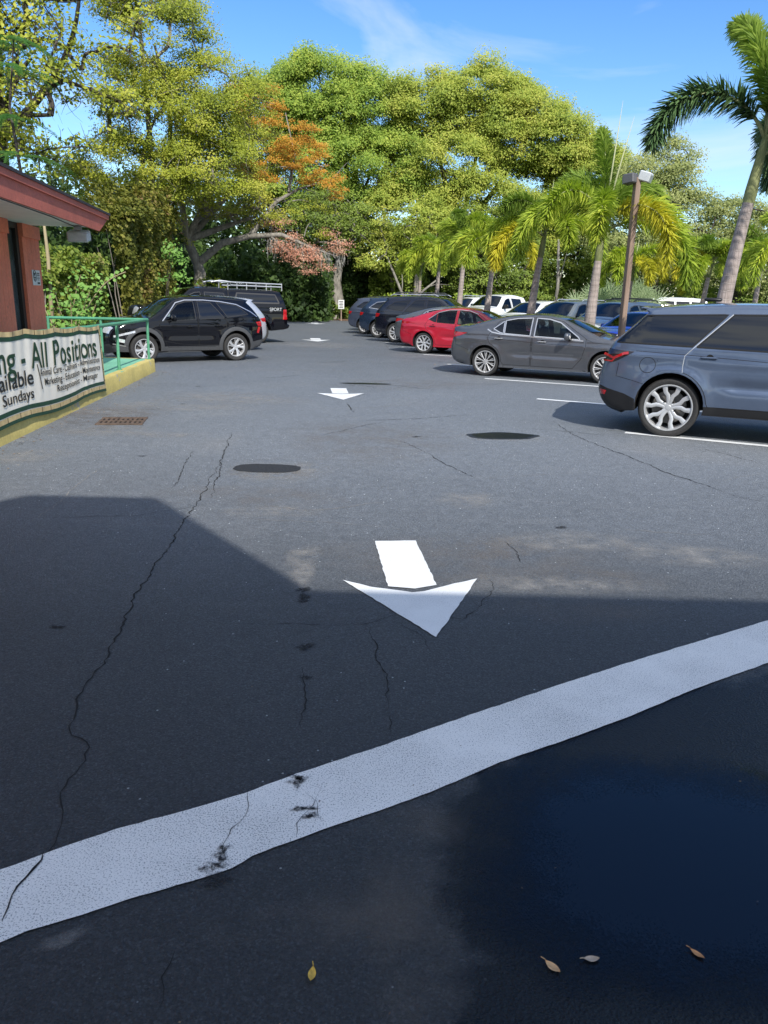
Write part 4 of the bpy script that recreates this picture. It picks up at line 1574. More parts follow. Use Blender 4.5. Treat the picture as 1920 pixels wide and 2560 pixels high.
class Pave:
    def __init__(s):
        s.v, s.f, s.m, s.uv = [], [], [], []

    def crack(s, pts, w, mi, z=.0035):
        P = jag(pts, step=.035 if w < .03 else .08, amp=.014)
        b = len(s.v)
        n = len(P)
        for i, p in enumerate(P):
            d = (P[min(i + 1, n - 1)] - P[max(i - 1, 0)]).normalized()
            nr = Vector((-d.y, d.x))
            ww = w * .62 * rnd.uniform(.2, 1.35) * min(1, .25 + 3 * min(i, n - 1 - i) / n) * .5
            s.v += [(p.x - nr.x * ww, p.y - nr.y * ww, z), (p.x + nr.x * ww, p.y + nr.y * ww, z)]
            s.uv += [(0, 0), (0, 0)]
        for i in range(n - 1):
            a = b + 2 * i
            s.f.append((a, a + 1, a + 3, a + 2))
            s.m.append(mi)

    def disc(s, c, rx, ry, mi, z=.002, rot=0.0, wob=.2, inner=0.0):
        b = len(s.v)
        n, rings = 30, 7
        ph = [rnd.uniform(0, 6.28) for _ in range(4)]
        for q in range(rings):
            r = inner + (1 - inner) * q / (rings - 1)
            for k in range(n):
                a = 2 * PI * k / n
                wv = 1 + wob * (.5 * math.sin(2 * a + ph[0]) + .3 * math.sin(3 * a + ph[1]) + .25 * math.sin(5 * a + ph[2]))
                x, y = r * rx * wv * math.cos(a), r * ry * wv * math.sin(a)
                s.v.append((c[0] + x * math.cos(rot) - y * math.sin(rot), c[1] + x * math.sin(rot) + y * math.cos(rot), z))
                s.uv.append((r, 0))
        for q in range(rings - 1):
            for k in range(n):
                k2 = (k + 1) % n
                s.f.append((b + q * n + k, b + q * n + k2, b + (q + 1) * n + k2, b + (q + 1) * n + k))
                s.m.append(mi)

    def build(s, name, mats, parent=None):
        me = bpy.data.meshes.new(name)
        me.from_pydata(s.v, [], s.f)
        for m in mats:
            me.materials.append(M[m])
        me.polygons.foreach_set('material_index', s.m)
        ul = me.uv_layers.new(name='UVMap')
        for lp, d in zip(me.loops, ul.data):
            d.uv = s.uv[lp.vertex_index]
        me.update()
        return link(name, me, parent)


K9 = 1920 / 1659.0
K3 = 1920 / 1659.0


def g9(*pts):            # points surveyed on the 1659-wide view
    return [gpt(x * K9, y * K9) for x, y in pts]


def gz(*pts):            # points surveyed on the lower-lot view
    return [gpt(x * K9, 1150 + y * K9) for x, y in pts]


pv = Pave()
pv.v += [(-60, -60, 0), (70, -60, 0), (70, 57.5, 0), (-60, 57.5, 0)]
pv.uv += [(0, 0)] * 4
pv.f.append((0, 1, 2, 3))
pv.m.append(0)
# cracks (dark = open, pale = healed)
pv.crack(gz((480, 0), (430, 85), (405, 125), (370, 180), (330, 240), (285, 300), (272, 345), (235, 420), (205, 470), (160, 535), (150, 575), (185, 610), (185, 650), (135, 705), (122, 790), (95, 850), (55, 900), (10, 985), (0, 1010)), .016, 1)
pv.crack(gz((242, 2), (200, 30), (150, 70), (110, 105), (60, 140), (30, 155)), .014, 2)
pv.crack(g9((500, 935), (482, 985), (470, 1030), (455, 1075)), .02, 1)
pv.crack(g9((415, 975), (385, 1030), (370, 1055)), .016, 1)
pv.crack(gz((800, 360), (812, 400), (820, 440), (840, 490), (832, 545)), .011, 1)
pv.crack(gz((840, 550), (850, 600)), .006, 1)
pv.crack(gz((530, 355), (600, 355), (665, 355), (730, 357), (800, 352), (860, 335)), .007, 1)
pv.crack(gz((860, 345), (910, 385), (940, 420)), .005, 1)
pv.crack(gz((1060, 258), (1062, 280), (1040, 315), (1000, 345), (930, 330)), .009, 1)
pv.crack(gz((660, 450), (665, 520), (650, 580)), .009, 1)
pv.crack(gz((668, 560), (690, 570)), .006, 1)
pv.crack(g9((915, 975), (950, 995), (985, 1015), (1035, 1035)), .016, 1)
pv.crack(g9((860, 950), (915, 975)), .012, 1)
pv.crack(g9((1088, 1170), (1110, 1190), (1130, 1220)), .012, 1)
pv.crack(g9((1195, 910), (1240, 940), (1300, 965), (1380, 995), (1450, 1025), (1530, 1050), (1600, 1075), (1659, 1085)), .022, 1)
pv.crack(g9((1500, 965), (1580, 985), (1659, 1005)), .014, 1)
pv.crack(g9((750, 870), (765, 890)), .03, 1)
pv.crack(g9((700, 940), (760, 925), (830, 912)), .02, 1)
pv.crack(g9((80, 1120), (180, 1117), (290, 1115), (360, 1103), (430, 1095)), .008, 1)
pv.crack(g9((575, 1090), (660, 1103), (720, 1100), (780, 1090), (835, 1083)), .018, 2)
pv.crack(g9((470, 1115), (600, 1125), (700, 1128), (780, 1135), (900, 1150)), .010, 2)
pv.crack(g9((1330, 1143), (1420, 1150), (1560, 1157)), .012, 2)
pv.crack(g9((250, 1075), (330, 1080), (420, 1090)), .008, 2)
pv.crack(g9((1030, 1035), (1090, 1030), (1240, 1022)), .010, 2)
pv.crack(g9((1560, 1040), (1600, 1030), (1659, 1022)), .010, 2)
pv.crack(gz((370, 1060), (345, 1120), (335, 1200)), .006, 1)
pv.crack(g9((540, 800), (700, 800), (810, 804)), .05, 2)
pv.crack(g9((360, 862), (480, 855), (560, 850)), .04, 2)
for a in range(26):
    x, y = rnd.uniform(-4.2, 2.5), rnd.uniform(9, 40)
    d = rnd.uniform(-1, 1)
    L_ = rnd.uniform(.5, 2.2)
    pv.crack([(x, y), (x + L_ * math.cos(d) * .5, y + L_ * math.sin(d) * .4), (x + L_ * math.cos(d), y + L_ * math.sin(d))], .018 + y * .0006, rnd.choice((1, 2)))
# dust and stains
for px, py, rx, ry, mi in ((650, 1215, .12, .40, 3), (1010, 1080, .32, .35, 3), (1230, 1170, .75, .30, 3), (1180, 1262, .75, .22, 3), (1330, 1250, .5, .2, 4), (620, 1020, .55, .55, 3), (350, 940, .45, .28, 3), (420, 880, .9, .5, 3), (300, 875, .5, .8, 3),
                           (230, 930, .8, .5, 3), (800, 950, 1.6, 1.6, 4), (1000, 1210, 1.4, .55, 4), (560, 1070, 1.0, .5, 4), (1500, 1200, .7, .3, 3), (200, 890, 1.2, .6, 3), (60, 985, .5, .5, 3), (1060, 1180, .5, .35, 4),
                           (690, 745, 2.0, 2.0, 3), (880, 830, 1.6, 1.4, 4), (500, 860, 1.5, 1.0, 3), (1230, 1320, .8, .25, 4), (590, 1105, .5, .2, 3)):
    c = gpt(px * K9, py * K9)
    pv.disc(c, rx, ry, mi, .0018 + .0001 * (px % 7))
for px, py, rx, ry in ((658, 1290, .055, .05), (655, 1298, .05, .03), (660, 1398, .055, .05), (660, 1465, .035, .03), (655, 1275, .05, .05), (125, 1355, .05, .035)):
    pv.disc(gpt(px * K9, py * K9), rx, ry, 5, .0042, 0, .4)
pv.disc(gpt(135 * K9, 2030 * K9), .09, .03, 3, .0024, .6)
pv.disc(gpt(575 * K9, 2000 * K9), .22, .09, 4, .0024, .3)
pv.disc(gpt(850 * K9, 1980 * K9), .16, .28, 4, .0025, .0)
for px, py, rx, ry in ((585, 1016, .62, .42), (575, 1022, .55, .30), (1082, 945, .7, .4), (650, 1245, .10, .30), (655, 1200, .16, .25)):
    pv.disc(gpt(px * K9, py * K9), rx, ry, 3, .0029 + .0001 * (px % 5), 0, .15)
for q in range(16):      # oil drips down the lane and in front of the stalls
    yy = rnd.uniform(5.2, 34)
    xx = -.16 * yy + rnd.uniform(-1.6, 3.4)
    rr_ = rnd.uniform(.025, .07)
    pv.disc((xx, yy), rr_, rr_ * rnd.uniform(.7, 1.3), 5, .0031 + q * .00002, 0, .4)
for px, py, rx, ry in ((880, 1780, .14, .12), (870, 1900, .12, .12), (890, 2020, .12, .1), (900, 2140, .12, .1), (800, 1990, .2, .12)):
    pv.disc(gpt(px * K9, py * K9), rx * 1.5, ry * 1.5, 4, .0027)
pv.disc((-4.2, 11.2), 1.1, 1.6, 6, .0026)
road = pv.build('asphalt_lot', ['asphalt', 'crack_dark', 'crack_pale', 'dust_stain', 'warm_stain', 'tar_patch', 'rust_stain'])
tag(road, kind='structure')

# far end: mulch strip
mb = MB()
n = 60
V, F = [], []
for i in range(n + 1):
    x = -22 + 60 * i / n
    y0 = 56.2 + .5 * math.sin(x * .9) + .3 * math.sin(x * 2.3)
    V += [(x, y0, .005), (x, y0 + 2.5, .12 + .05 * math.sin(x * 1.7)), (x, 70, .1)]
for i in range(n):
    a = i * 3
    F += [(a, a + 3, a + 4, a + 1), (a + 1, a + 4, a + 5, a + 2)]
mb.add(V, F)
tag(mb.build('mulch_ground', 'mulch'), kind='structure')
# planted strip below the palms, with a concrete kerb
pl = [(10.4, 2.0), (8.9, 2.0), (6.15, 17), (3.6, 33.5), (2.0, 45.5), (1.4, 50.5), (2.6, 50.5), (3.2, 45.5), (4.9, 33.5), (7.5, 17)]
isl = MB()
isl.prism(pl, -.03, .13)
tag(isl.build('planting_strip_ground', 'mulch'), kind='structure')


# ------------------------------------------------------------------ painted markings
def sheet(name, polys, mat, z, label, cat, group=None, ragged=0.0):
    """flat paint, edges slightly uneven"""
    V, F = [], []
    for p in polys:
        q = []
        for i in range(len(p)):
            a, b = Vector(p[i]), Vector(p[(i + 1) % len(p)])
            k = max(1, int((b - a).length / .04)) if ragged else 1
            for j in range(k):
                v = a + (b - a) * j / k
                if j:
                    v = v + Vector((rnd.uniform(-ragged, ragged), rnd.uniform(-ragged, ragged)))
                q.append(v)
        b0 = len(V)
        V += [(v.x, v.y, z) for v in q]
        F.append(tuple(range(b0, b0 + len(q))))
    bm = bmesh.new()
    for v in V:
        bm.verts.new(v)
    bm.verts.ensure_lookup_table()
    for f in F:
        bm.faces.new([bm.verts[i] for i in f])
    bmesh.ops.triangulate(bm, faces=bm.faces[:])
    bmesh.ops.recalc_face_normals(bm, faces=bm.faces[:])
    for f in bm.faces:
        if f.normal.z < 0:
            f.normal_flip()
    me = bpy.data.meshes.new(name)
    bm.to_mesh(me)
    bm.free()
    me.materials.append(M[mat])
    return tag(link(name, me), label, cat, group)


GA = 'white arrows painted down the driving lane'
sheet('painted_arrow', [g9((810, 1170), (898, 1169), (943, 1265), (896, 1273), (838, 1268)), g9((740, 1254), (800, 1269), (890, 1281), (915, 1279), (970, 1265), (1031, 1251), (942, 1378))], 'road_paint', .006,
      'white arrow on the asphalt, half of its head in the shadow, nearest', 'road marking', GA, .004)


def arrow_at(tip, scale, lean, label):
    u = Vector((math.sin(lean), math.cos(lean)))
    r = Vector((u.y, -u.x))
    T = Vector(tip)
    f = lambda a, b: tuple(T + r * a * scale + u * b * scale)
    sheet('painted_arrow', [[f(-.16, .92), f(0, .86), f(.16, .92), f(.16, 1.75), f(-.16, 1.75)], [f(0, 0), f(.46, .95), f(.2, .86), (f(0, .8)), f(-.2, .86), f(-.46, .95)]], 'road_paint', .006, label, 'road marking', GA, .006)


arrow_at(gpt(742 * K9, 864 * K9), .98, -.12, 'white arrow beside the patched hole, second along the lane')
arrow_at(gpt(686 * K9, 738 * K9), 1.3, -.14, 'small white arrow far down the lane, left of the row of dark SUVs')
arrow_at(gpt(683 * K9, 700.5 * K9), 1.5, -.14, 'faint white arrow farthest down the lane near the trees')
# broad line across the foreground
La, Lb = gpt(-40 * K9, 1842 * K9), gpt(1900 * K9, 1252 * K9)
Ma, Mb_ = gpt(-40 * K9, 2000 * K9), gpt(1900 * K9, 1330 * K9)
top = gz((0, 888), (100, 852), (250, 800), (400, 760), (530, 722), (640, 680), (800, 628), (1000, 558), (1200, 490), (1400, 426), (1659, 348))
botl = gz((1659, 440), (1500, 497), (1350, 560), (1200, 615), (1080, 655), (1000, 690), (930, 720), (820, 760), (700, 800), (620, 830), (545, 858), (500, 885), (440, 905), (300, 945), (180, 985), (60, 1020), (0, 1046))
d0 = Vector(top[0]) - Vector(top[3])
d1 = Vector(top[-1]) - Vector(top[-4])
pol = [tuple(Vector(top[0]) + d0 * 2)] + top + [tuple(Vector(top[-1]) + d1 * 2.5), tuple(Vector(botl[0]) + d1 * 2.5)] + botl + [tuple(Vector(botl[-1]) + d0 * 2)]
ln = sheet('painted_line', [pol], 'line_paint', .006, 'broad worn white line running diagonally across the shaded foreground', 'road marking', None, .0022)
CH = ((645, 1690, .05, .035), (640, 1682, .04, .025), (655, 1750, .05, .022), (672, 1765, .03, .03), (478, 1850, .03, .055), (462, 1875, .055, .03), (470, 1905, .07, .035), (445, 1880, .03, .02), (490, 1835, .02, .02), (640, 1700, .02, .03))
CK = ((gz((95, 850), (70, 885), (50, 905), (30, 945), (5, 1000)), .012), (gz((540, 700), (530, 750), (500, 800), (480, 850)), .004), (gz((690, 700), (680, 750), (650, 790), (640, 820)), .004), (gz((665, 720), (690, 760), (700, 790)), .003))
for px0, px1 in ((0, 400), (400, 560), (560, 900)):
    pw = Pave()
    for px, py, rx, ry in CH:
        if px0 <= px < px1:
            pw.disc(gpt(px * K9, py * K9), rx * .9, ry * .9, 0, .0085, 0, .7)
    for p_, w_ in CK:
        if px0 <= (95, 520, 690, 690)[CK.index((p_, w_))] < px1:
            pw.crack(p_, w_, 1, .009)
    pw.build('chipped_paint', ['tar_patch', 'crack_dark'], ln)

# stall lines along the right row and the left row
GS = 'white stall lines on the right of the lane'
ang = rad(-26)
hd = Vector((math.cos(ang), math.sin(ang)))
starts = [(g9((1350, 935))[0], 'white stall line under the rear wheel of the slate blue SUV'), (g9((1160, 862))[0], 'white stall line crossing the shadow of the slate blue SUV'), (g9((1047, 818))[0], 'white stall line on the near side of the gunmetal sedan'),
          (g9((966, 787))[0], 'white stall line behind the rear wheel of the gunmetal sedan'), (g9((915, 766))[0], 'white stall line between the gunmetal and the red sedan'), (g9((868, 750))[0], 'white stall line behind the rear wheel of the red sedan'),
          (g9((833, 740))[0], 'white stall line between the mid grey sedan and the large black SUV'), (g9((806, 731))[0], 'white stall line beside the large black SUV'), (g9((787, 723))[0], 'white stall line beside the dark navy SUV'),
          (g9((775, 716))[0], 'white stall line beside the blue grey SUV'), (g9((770, 709))[0], 'white stall line at the far end of the right row')]
for s_, lb in starts:
    a = Vector(s_)
    nrm = Vector((-hd.y, hd.x)) * .07
    b = a + hd * 5.0
    sheet('stall_line', [[tuple(a - nrm), tuple(b - nrm), tuple(b + nrm), tuple(a + nrm)]], 'road_paint', .006, lb, 'road marking', GS, .004)
GL = 'white stall lines on the left of the lane'
ang = rad(180 + 29)
hl = Vector((math.cos(ang), math.sin(ang)))
for s_, lb in ((g9((540, 769))[0], 'white stall line on the near side of the black compact SUV'), (g9((545, 751))[0], 'white stall line between the black compact SUV and the silver SUV')):
    a = Vector(s_)
    nrm = Vector((-hl.y, hl.x)) * .07
    b = a + hl * 4.6
    sheet('stall_line', [[tuple(a - nrm), tuple(b - nrm), tuple(b + nrm), tuple(a + nrm)]], 'road_paint', .006, lb, 'road marking', GL, .004)


# ------------------------------------------------------------------ water
def puddle(label, c, rx, ry, rot=0.0, z=.0105, rim=None, scale=1):
    p_ = Pave()
    p_.disc(c, rx, ry, 0, z, rot, .22)
    o = p_.build('puddle', ['water'])
    return tag(o, label, 'puddle')


pc = gpt(1500 * K9, 1850 * K9)
puddle('wide dark puddle on the asphalt below the broad white line', pc, .80, .70, .35, .0046)


def hole_puddle(px, w_, d_, label, rot=0.0, damp='tar_patch'):
    c = gpt(px[0] * K9, px[1] * K9)
    V, F, m = [], [], []
    n = 40
    ph = rnd.uniform(0, 6)
    mb = MB()
    for r, z in ((1.18, .0050), (1.0, .0062), (0.0, .0062)):
        for k in range(n):
            a = 2 * PI * k / n
            wv = 1 + .10 * math.sin(2 * a + ph) + .05 * math.sin(5 * a) + rnd.uniform(-.02, .02)
            x, y = r * w_ * wv * math.cos(a), r * d_ * wv * math.sin(a)
            V.append((c[0] + x, c[1] + y, z))
    for q in range(2):
        for k in range(n):
            k2 = (k + 1) % n
            F.append((q * n + k, q * n + k2, (q + 1) * n + k2, (q + 1) * n + k))
    mb.add(V, F[n:], 0)
    o = tag(mb.build('puddle', ['still_water']), label, 'puddle')
    mb = MB()
    mb.add(V, F[:n], 0)
    mb.build('wet_rim', ['wet_tar'], o)
    return o


simple('wet_tar', (0.02, 0.021, 0.022), 0.55, noise=0.4, nscale=30, bump=0.6)
t = simple('still_water', (0.010, 0.011, 0.012), 0.30, spec=0.1)
t.p.inputs['IOR'].default_value = 1.33
t.p.inputs['Specular IOR Level'].default_value = 0.1
simple('new_tar', (0.022, 0.023, 0.025), 0.8, noise=0.45, nscale=40, bump=0.9)
hole_puddle((1085, 942), .44, .22, 'still puddle reflecting the trees, in a hole left of the slate blue SUV')
hole_puddle((790, 829), .42, .13, 'thin sliver of water in a far hole right of the second arrow')


def patch(px, w_, d_, label):
    c = gpt(px[0] * K9, px[1] * K9)
    mb = MB()
    n = 44
    pts = []
    for k in range(n):
        a = 2 * PI * k / n
        e = .75
        pts.append((c[0] + w_ * math.copysign(abs(math.cos(a)) ** e, math.cos(a)) + rnd.uniform(-.008, .008), c[1] + d_ * math.copysign(abs(math.sin(a)) ** e, math.sin(a)) + rnd.uniform(-.008, .008)))
    mb.add([(x, y, .0055) for x, y in pts], [tuple(range(n))])
    return tag(mb.build('tar_patch', 'new_tar'), label, 'road patch')


patch((578, 1012), .36, .20, 'oblong black tar patch with a dusty rim, in front of the shadow')

# storm drain
dr = [gpt(210 * K9, 917 * K9), gpt(305 * K9, 917 * K9), gpt(322 * K9, 904 * K9), gpt(225 * K9, 904 * K9)]
root = empty('storm_drain', (*dr[0], 0))
tag(root, 'rusty slotted storm drain cover set in the asphalt beside the yellow kerb', 'storm drain')
inv = Vector((dr[0][0], dr[0][1], 0))
U = Vector(dr[1]) - Vector(dr[0])
Vv = Vector(dr[3]) - Vector(dr[0])
mb = MB()
mb.add([(*(U * 0), .003), (*U, .003), (*(U + Vv), .003), (*Vv, .003)], [(0, 1, 2, 3)])
mb.build('drain_pit', 'drain_hole', root)
gb = MB()
nb = 9
for i in range(nb + 1):
    a = U * (i / nb)
    q = [a - U * .03, a + U * .03, a + U * .03 + Vv, a - U * .03 + Vv]
    gb.prism([(p.x, p.y) for p in q], .004, .014)
for k, wd in ((0, .09), (.5, .05), (1, .09)):
    a = Vv * k
    q = [a - Vv * wd - U * .04, a - Vv * wd + U * 1.04, a + Vv * wd + U * 1.04, a + Vv * wd - U * .04]
    gb.prism([(p.x, p.y) for p in q], .004, .016)
gb.build('grate', 'rust_iron', root)

# fallen leaves
simple('leaf_tan', (0.70, 0.42, 0.20), 0.7, noise=0.3, nscale=60)
simple('leaf_gold', (0.80, 0.46, 0.07), 0.6, noise=0.4, nscale=60)
simple('leaf_grey', (0.55, 0.42, 0.30), 0.7, noise=0.3, nscale=60)
simple('leaf_brown', (0.62, 0.30, 0.12), 0.7, noise=0.4, nscale=60)


def fallen_leaf(px, ln, wd, rot, mat, label, curl=.003):
    c = gpt(px[0] * K9, px[1] * K9)
    n = 10
    ln, wd = ln * .76, wd * .8
    V, F = [], []
    for i in range(n + 1):
        t_ = i / n
        w_ = wd * math.sin(PI * min(1, t_ * 1.02)) ** .8 * .5 + .0006
        x = (t_ - .5) * ln
        for k, zz in ((-1, .006), (0, .003), (1, .007)):
            V.append((x, k * w_, zz + curl * (2 * (t_ - .5)) ** 2))
    for i in range(n):
        for k in range(2):
            a = i * 3 + k
            F.append((a, a + 3, a + 4, a + 1))
    mb = MB()
    mb.add(V, F)
    mb.tube([(ln * .48, 0, .008 + curl), (ln * .75, .004, .01 + curl)], .0014, 5)
    o = mb.build('fallen_leaf', mat, None, True)
    o.location = (*c, .004)
    o.rotation_euler = (0, 0, rot)
    tag(o, label, 'leaf', 'dry leaves on the foreground asphalt')


fallen_leaf((674, 2110), .062, .026, 1.5, 'leaf_gold', 'golden fallen leaf lying alone on the dry asphalt')
fallen_leaf((1193, 2094), .068, .030, 2.3, 'leaf_tan', 'tan fallen leaf at the puddle edge, pointing down')
fallen_leaf((1277, 2077), .062, .026, 3.2, 'leaf_grey', 'greyish fallen leaf with a long stalk at the puddle edge')
fallen_leaf((1505, 2066), .058, .022, 2.3, 'leaf_brown', 'slim brown fallen leaf nearest the corner of the puddle')

simple('litter_tan', (0.26, 0.18, 0.11), 0.9)
simple('litter_brown', (0.16, 0.09, 0.05), 0.9)
simple('litter_grey', (0.30, 0.27, 0.23), 0.9)


def litter():
    mb = MB()
    def bit(x, y, z, s_):
        a = rnd.uniform(0, 6.28)
        ux, uy = math.cos(a) * s_, math.sin(a) * s_
        vx, vy = -math.sin(a) * s_ * .4, math.cos(a) * s_ * .4
        mb.add([(x - ux, y - uy, z), (x + vx, y + vy, z + s_ * .3), (x + ux, y + uy, z + s_ * .12), (x - vx, y - vy, z)], [(0, 1, 2, 3)], rnd.choice((0, 0, 1, 2)))
    for q in range(420):
        y = rnd.uniform(6, 18)
        x = np.interp(y, [6, 8.81, 13, 17.86], [-4.35, -4.52, -4.9, -5.36]) + abs(rnd.gauss(.06, .22))
        bit(x, y, .008, rnd.uniform(.008, .024))
    for q in range(380):
        y = rnd.uniform(18.5, 57)
        x = rnd.choice((-1, 1)) * abs(rnd.gauss(0, 3)) + (-8.0 if rnd.random() < .5 else 3.0 - .1 * y)
        bit(x, y, .008, rnd.uniform(.012, .035))
    for q in range(900):
        bit(rnd.uniform(-12, 10), 56.6 - abs(rnd.gauss(0, 1.1)), .012, rnd.uniform(.02, .05))
    for q in range(70):
        y = rnd.uniform(1.3, 9)
        bit(rnd.uniform(-.5, .55) * (y + .5), y, .010, rnd.uniform(.0025, .006))
    o = mb.build('leaf_litter', ['litter_tan', 'litter_brown', 'litter_grey'])
    tag(o, 'scattered bits of dry leaf along the kerb and over the lot', 'leaf litter', kind='stuff')


litter()

# ------------------------------------------------------------------ entrance ramp with kerb
kerb = [(-3.9, .5), (-4.40, 6.6), (-4.55, 8.81), (-4.76, 11.2), (-4.92, 13.0), (-5.20, 15.9), (-5.39, 17.86)]
endp = (-8.6, 18.25)
root = empty('entrance_ramp', (-5.4, 12, 0))
tag(root, 'green painted ramp with a chipped yellow kerb beside the red building', 'ramp')
ro = Vector((-5.4, 12, 0))
mb = MB()
deckpoly = [(x - .02, y) for x, y in kerb[:-1]] + [(kerb[-1][0] - .02, kerb[-1][1] - .02), (endp[0], endp[1] - .02), (-8.6, .5)]
mb.add([(x + 5.4, y - 12, .285) for x, y in deckpoly], [tuple(range(len(deckpoly)))])
mb.build('deck', 'deck_green', root)
mb = MB()
V, F = [], []
kp = []
for a, b in zip(kerb[:-1], kerb[1:]):
    for j in range(12):
        kp.append((a[0] + (b[0] - a[0]) * j / 12, a[1] + (b[1] - a[1]) * j / 12))
kp.append(kerb[-1])
kp += [(kerb[-1][0] - .25 * j, kerb[-1][1] + .03 * j) for j in range(1, 13)]
for i, (x, y) in enumerate(kp):
    dz = rnd.uniform(-.004, .004)
    ox = rnd.uniform(-.006, .006)
    V += [(x + 5.4 + ox + .012, y - 12, -.02), (x + 5.4 + ox, y - 12, .262 + dz), (x + 5.4 - .018, y - 12 - .01, .288 + dz), (x + 5.4 - .17, y - 12 - (.12 if i > len(kp) - 13 else 0), .289 + dz)]
for i in range(len(kp) - 1):
    for k in range(3):
        a = i * 4 + k
        F.append((a, a + 1, a + 5, a + 4) if True else None)
mb.add(V, F)
mb.build('kerb', 'curb_yellow', root, True, 45)

# railing: near run along the kerb, far run across the ramp end
rl = empty('railing', (-5.42, 17.62, .28))
tag(rl, 'green tubular handrail along the ramp and round its far end', 'railing')
R0 = Vector((-5.42, 17.62, .28))
near = [Vector((-5.45, 17.68, 1.17)), Vector((-5.22, 15.1, 1.18)), Vector((-4.97, 12.9, 1.20)), Vector((-4.62, 8.8, 1.25)), Vector((-4.42, 6.2, 1.27))]
far = [Vector((-5.45, 17.68, 1.17)), Vector((-6.6, 17.95, 1.16)), Vector((-8.2, 18.2, 1.15))]
for nm, pts in (('top_rail', near), ('top_rail', far)):
    mb = MB()
    mb.tube([p - R0 for p in pts], .034, 10)
    mb.build(nm, 'rail_green', rl, True, 50)
for x, y in ((-5.47, 17.70), (-5.30, 15.2), (-4.99, 12.75), (-4.80, 10.9), (-4.60, 8.6), (-6.62, 17.96), (-7.9, 18.12)):
    mb = MB()
    mb.tube([Vector((x, y, .27)) - R0, Vector((x + .01, y, 1.18)) - R0], .030, 10)
    mb.tube([Vector((x, y, .283)) - R0, Vector((x, y, .30)) - R0], .06, 10)
    mb.build('post', 'rail_green', rl, True, 50)

# ------------------------------------------------------------------ banner on the railing
bn = empty('banner', (-4.9, 13.2, 0))
tag(bn, 'wrinkled cream hiring banner with bamboo border tied to the green railing', 'banner')
B0 = Vector((-4.9, 13.2, 0))
LEN = 6.4


def bpos(u, v, lift=0.0):
    """u metres from the far end towards the viewer, v 0 bottom .. 1 top"""
    y = 13.22 - u + .17 * (1 - v) * max(0, 1 - u / 1.2)
    k = np.interp(y, [6.0, 8.81, 11.2, 13.0, 14.0], [-4.33, -4.53, -4.74, -4.90, -4.99])
    sag = .03 * math.sin(PI * ((u * .9) % 1.0)) * v
    zt = 1.225 + .026 * u - sag
    zb = .10 + .020 * u + .025 * math.sin(u * 2.1)
    z = zb + (zt - zb) * v
    fold = .020 * math.sin(u * 9 + 2.2 * v * math.sin(u * 1.3)) * (.25 + .75 * v * (1 - .3 * v)) + .014 * math.sin(u * 21 + v * 3.1) * v + .010 * math.sin(u * 5.3 - v * 6)
    fold += .018 * math.exp(-((u - .75 - .25 * (1 - v)) / .05) ** 2) + .014 * math.exp(-((u - .25 - .5 * (1 - v)) / .06) ** 2)
    fold *= .36
    x = k + .012 + fold + lift
    return Vector((x, y, z)) - B0


def bstrip(name, mat, u0, u1, v0, v1, lift, nu=90, nv=6):
    V, F = [], []
    for j in range(nv + 1):
        for i in range(nu + 1):
            V.append(bpos(u0 + (u1 - u0) * i / nu, v0 + (v1 - v0) * j / nv, lift))
    for j in range(nv):
        for i in range(nu):
            a = j * (nu + 1) + i
            F.append((a, a + 1, a + nu + 2, a + nu + 1))
    m_ = MB()
    m_.add(V, F)
    return V, F


mb = MB()
for (u0, u1, v0, v1, lift, mi, nu, nv) in ((0, LEN, 0, 1, 0, 0, 260, 24), (0, LEN, .945, 1, .004, 2, 260, 3), (0, LEN, .895, .945, .0035, 1, 260, 3), (0, LEN, .105, .155, .0035, 1, 260, 3), (0, LEN, .04, .095, .004, 2, 260, 3), (0, LEN, .0, .04, .0035, 1, 260, 3),
                                          (0, .055, .04, .945, .0045, 2, 4, 20), (.055, .085, .105, .9, .004, 1, 3, 20)):
    V, F = bstrip('', '', u0, u1, v0, v1, lift, nu, nv)
    mb.add(V, F, mi)
for i in range(20):       # bamboo nodes
    u = .35 + i * .38 + rnd.uniform(-.05, .05)
    for v0, v1 in ((.945, 1), (.04, .095)):
        if u < LEN - .1:
            V, F = bstrip('', '', u, u + .018, v0, v1, .0055, 1, 3)
            mb.add(V, F, 3)
for i in range(5):
    v = .16 + i * .17
    V, F = bstrip('', '', 0, .055, v, v + .012, .006, 3, 1)
    mb.add(V, F, 3)
V, F = bstrip('', '', 3.05, 3.07, .30, .60, .004, 1, 6)
V = [p + Vector((0, .10 * (1 - i / len(V)), 0)) for i, p in enumerate(V)]
mb.add(V, F, 4)
mb.build('banner_sheet', ['banner_cream', 'banner_green', 'bamboo', 'bamboo_node', 'ink_black'], bn, True)


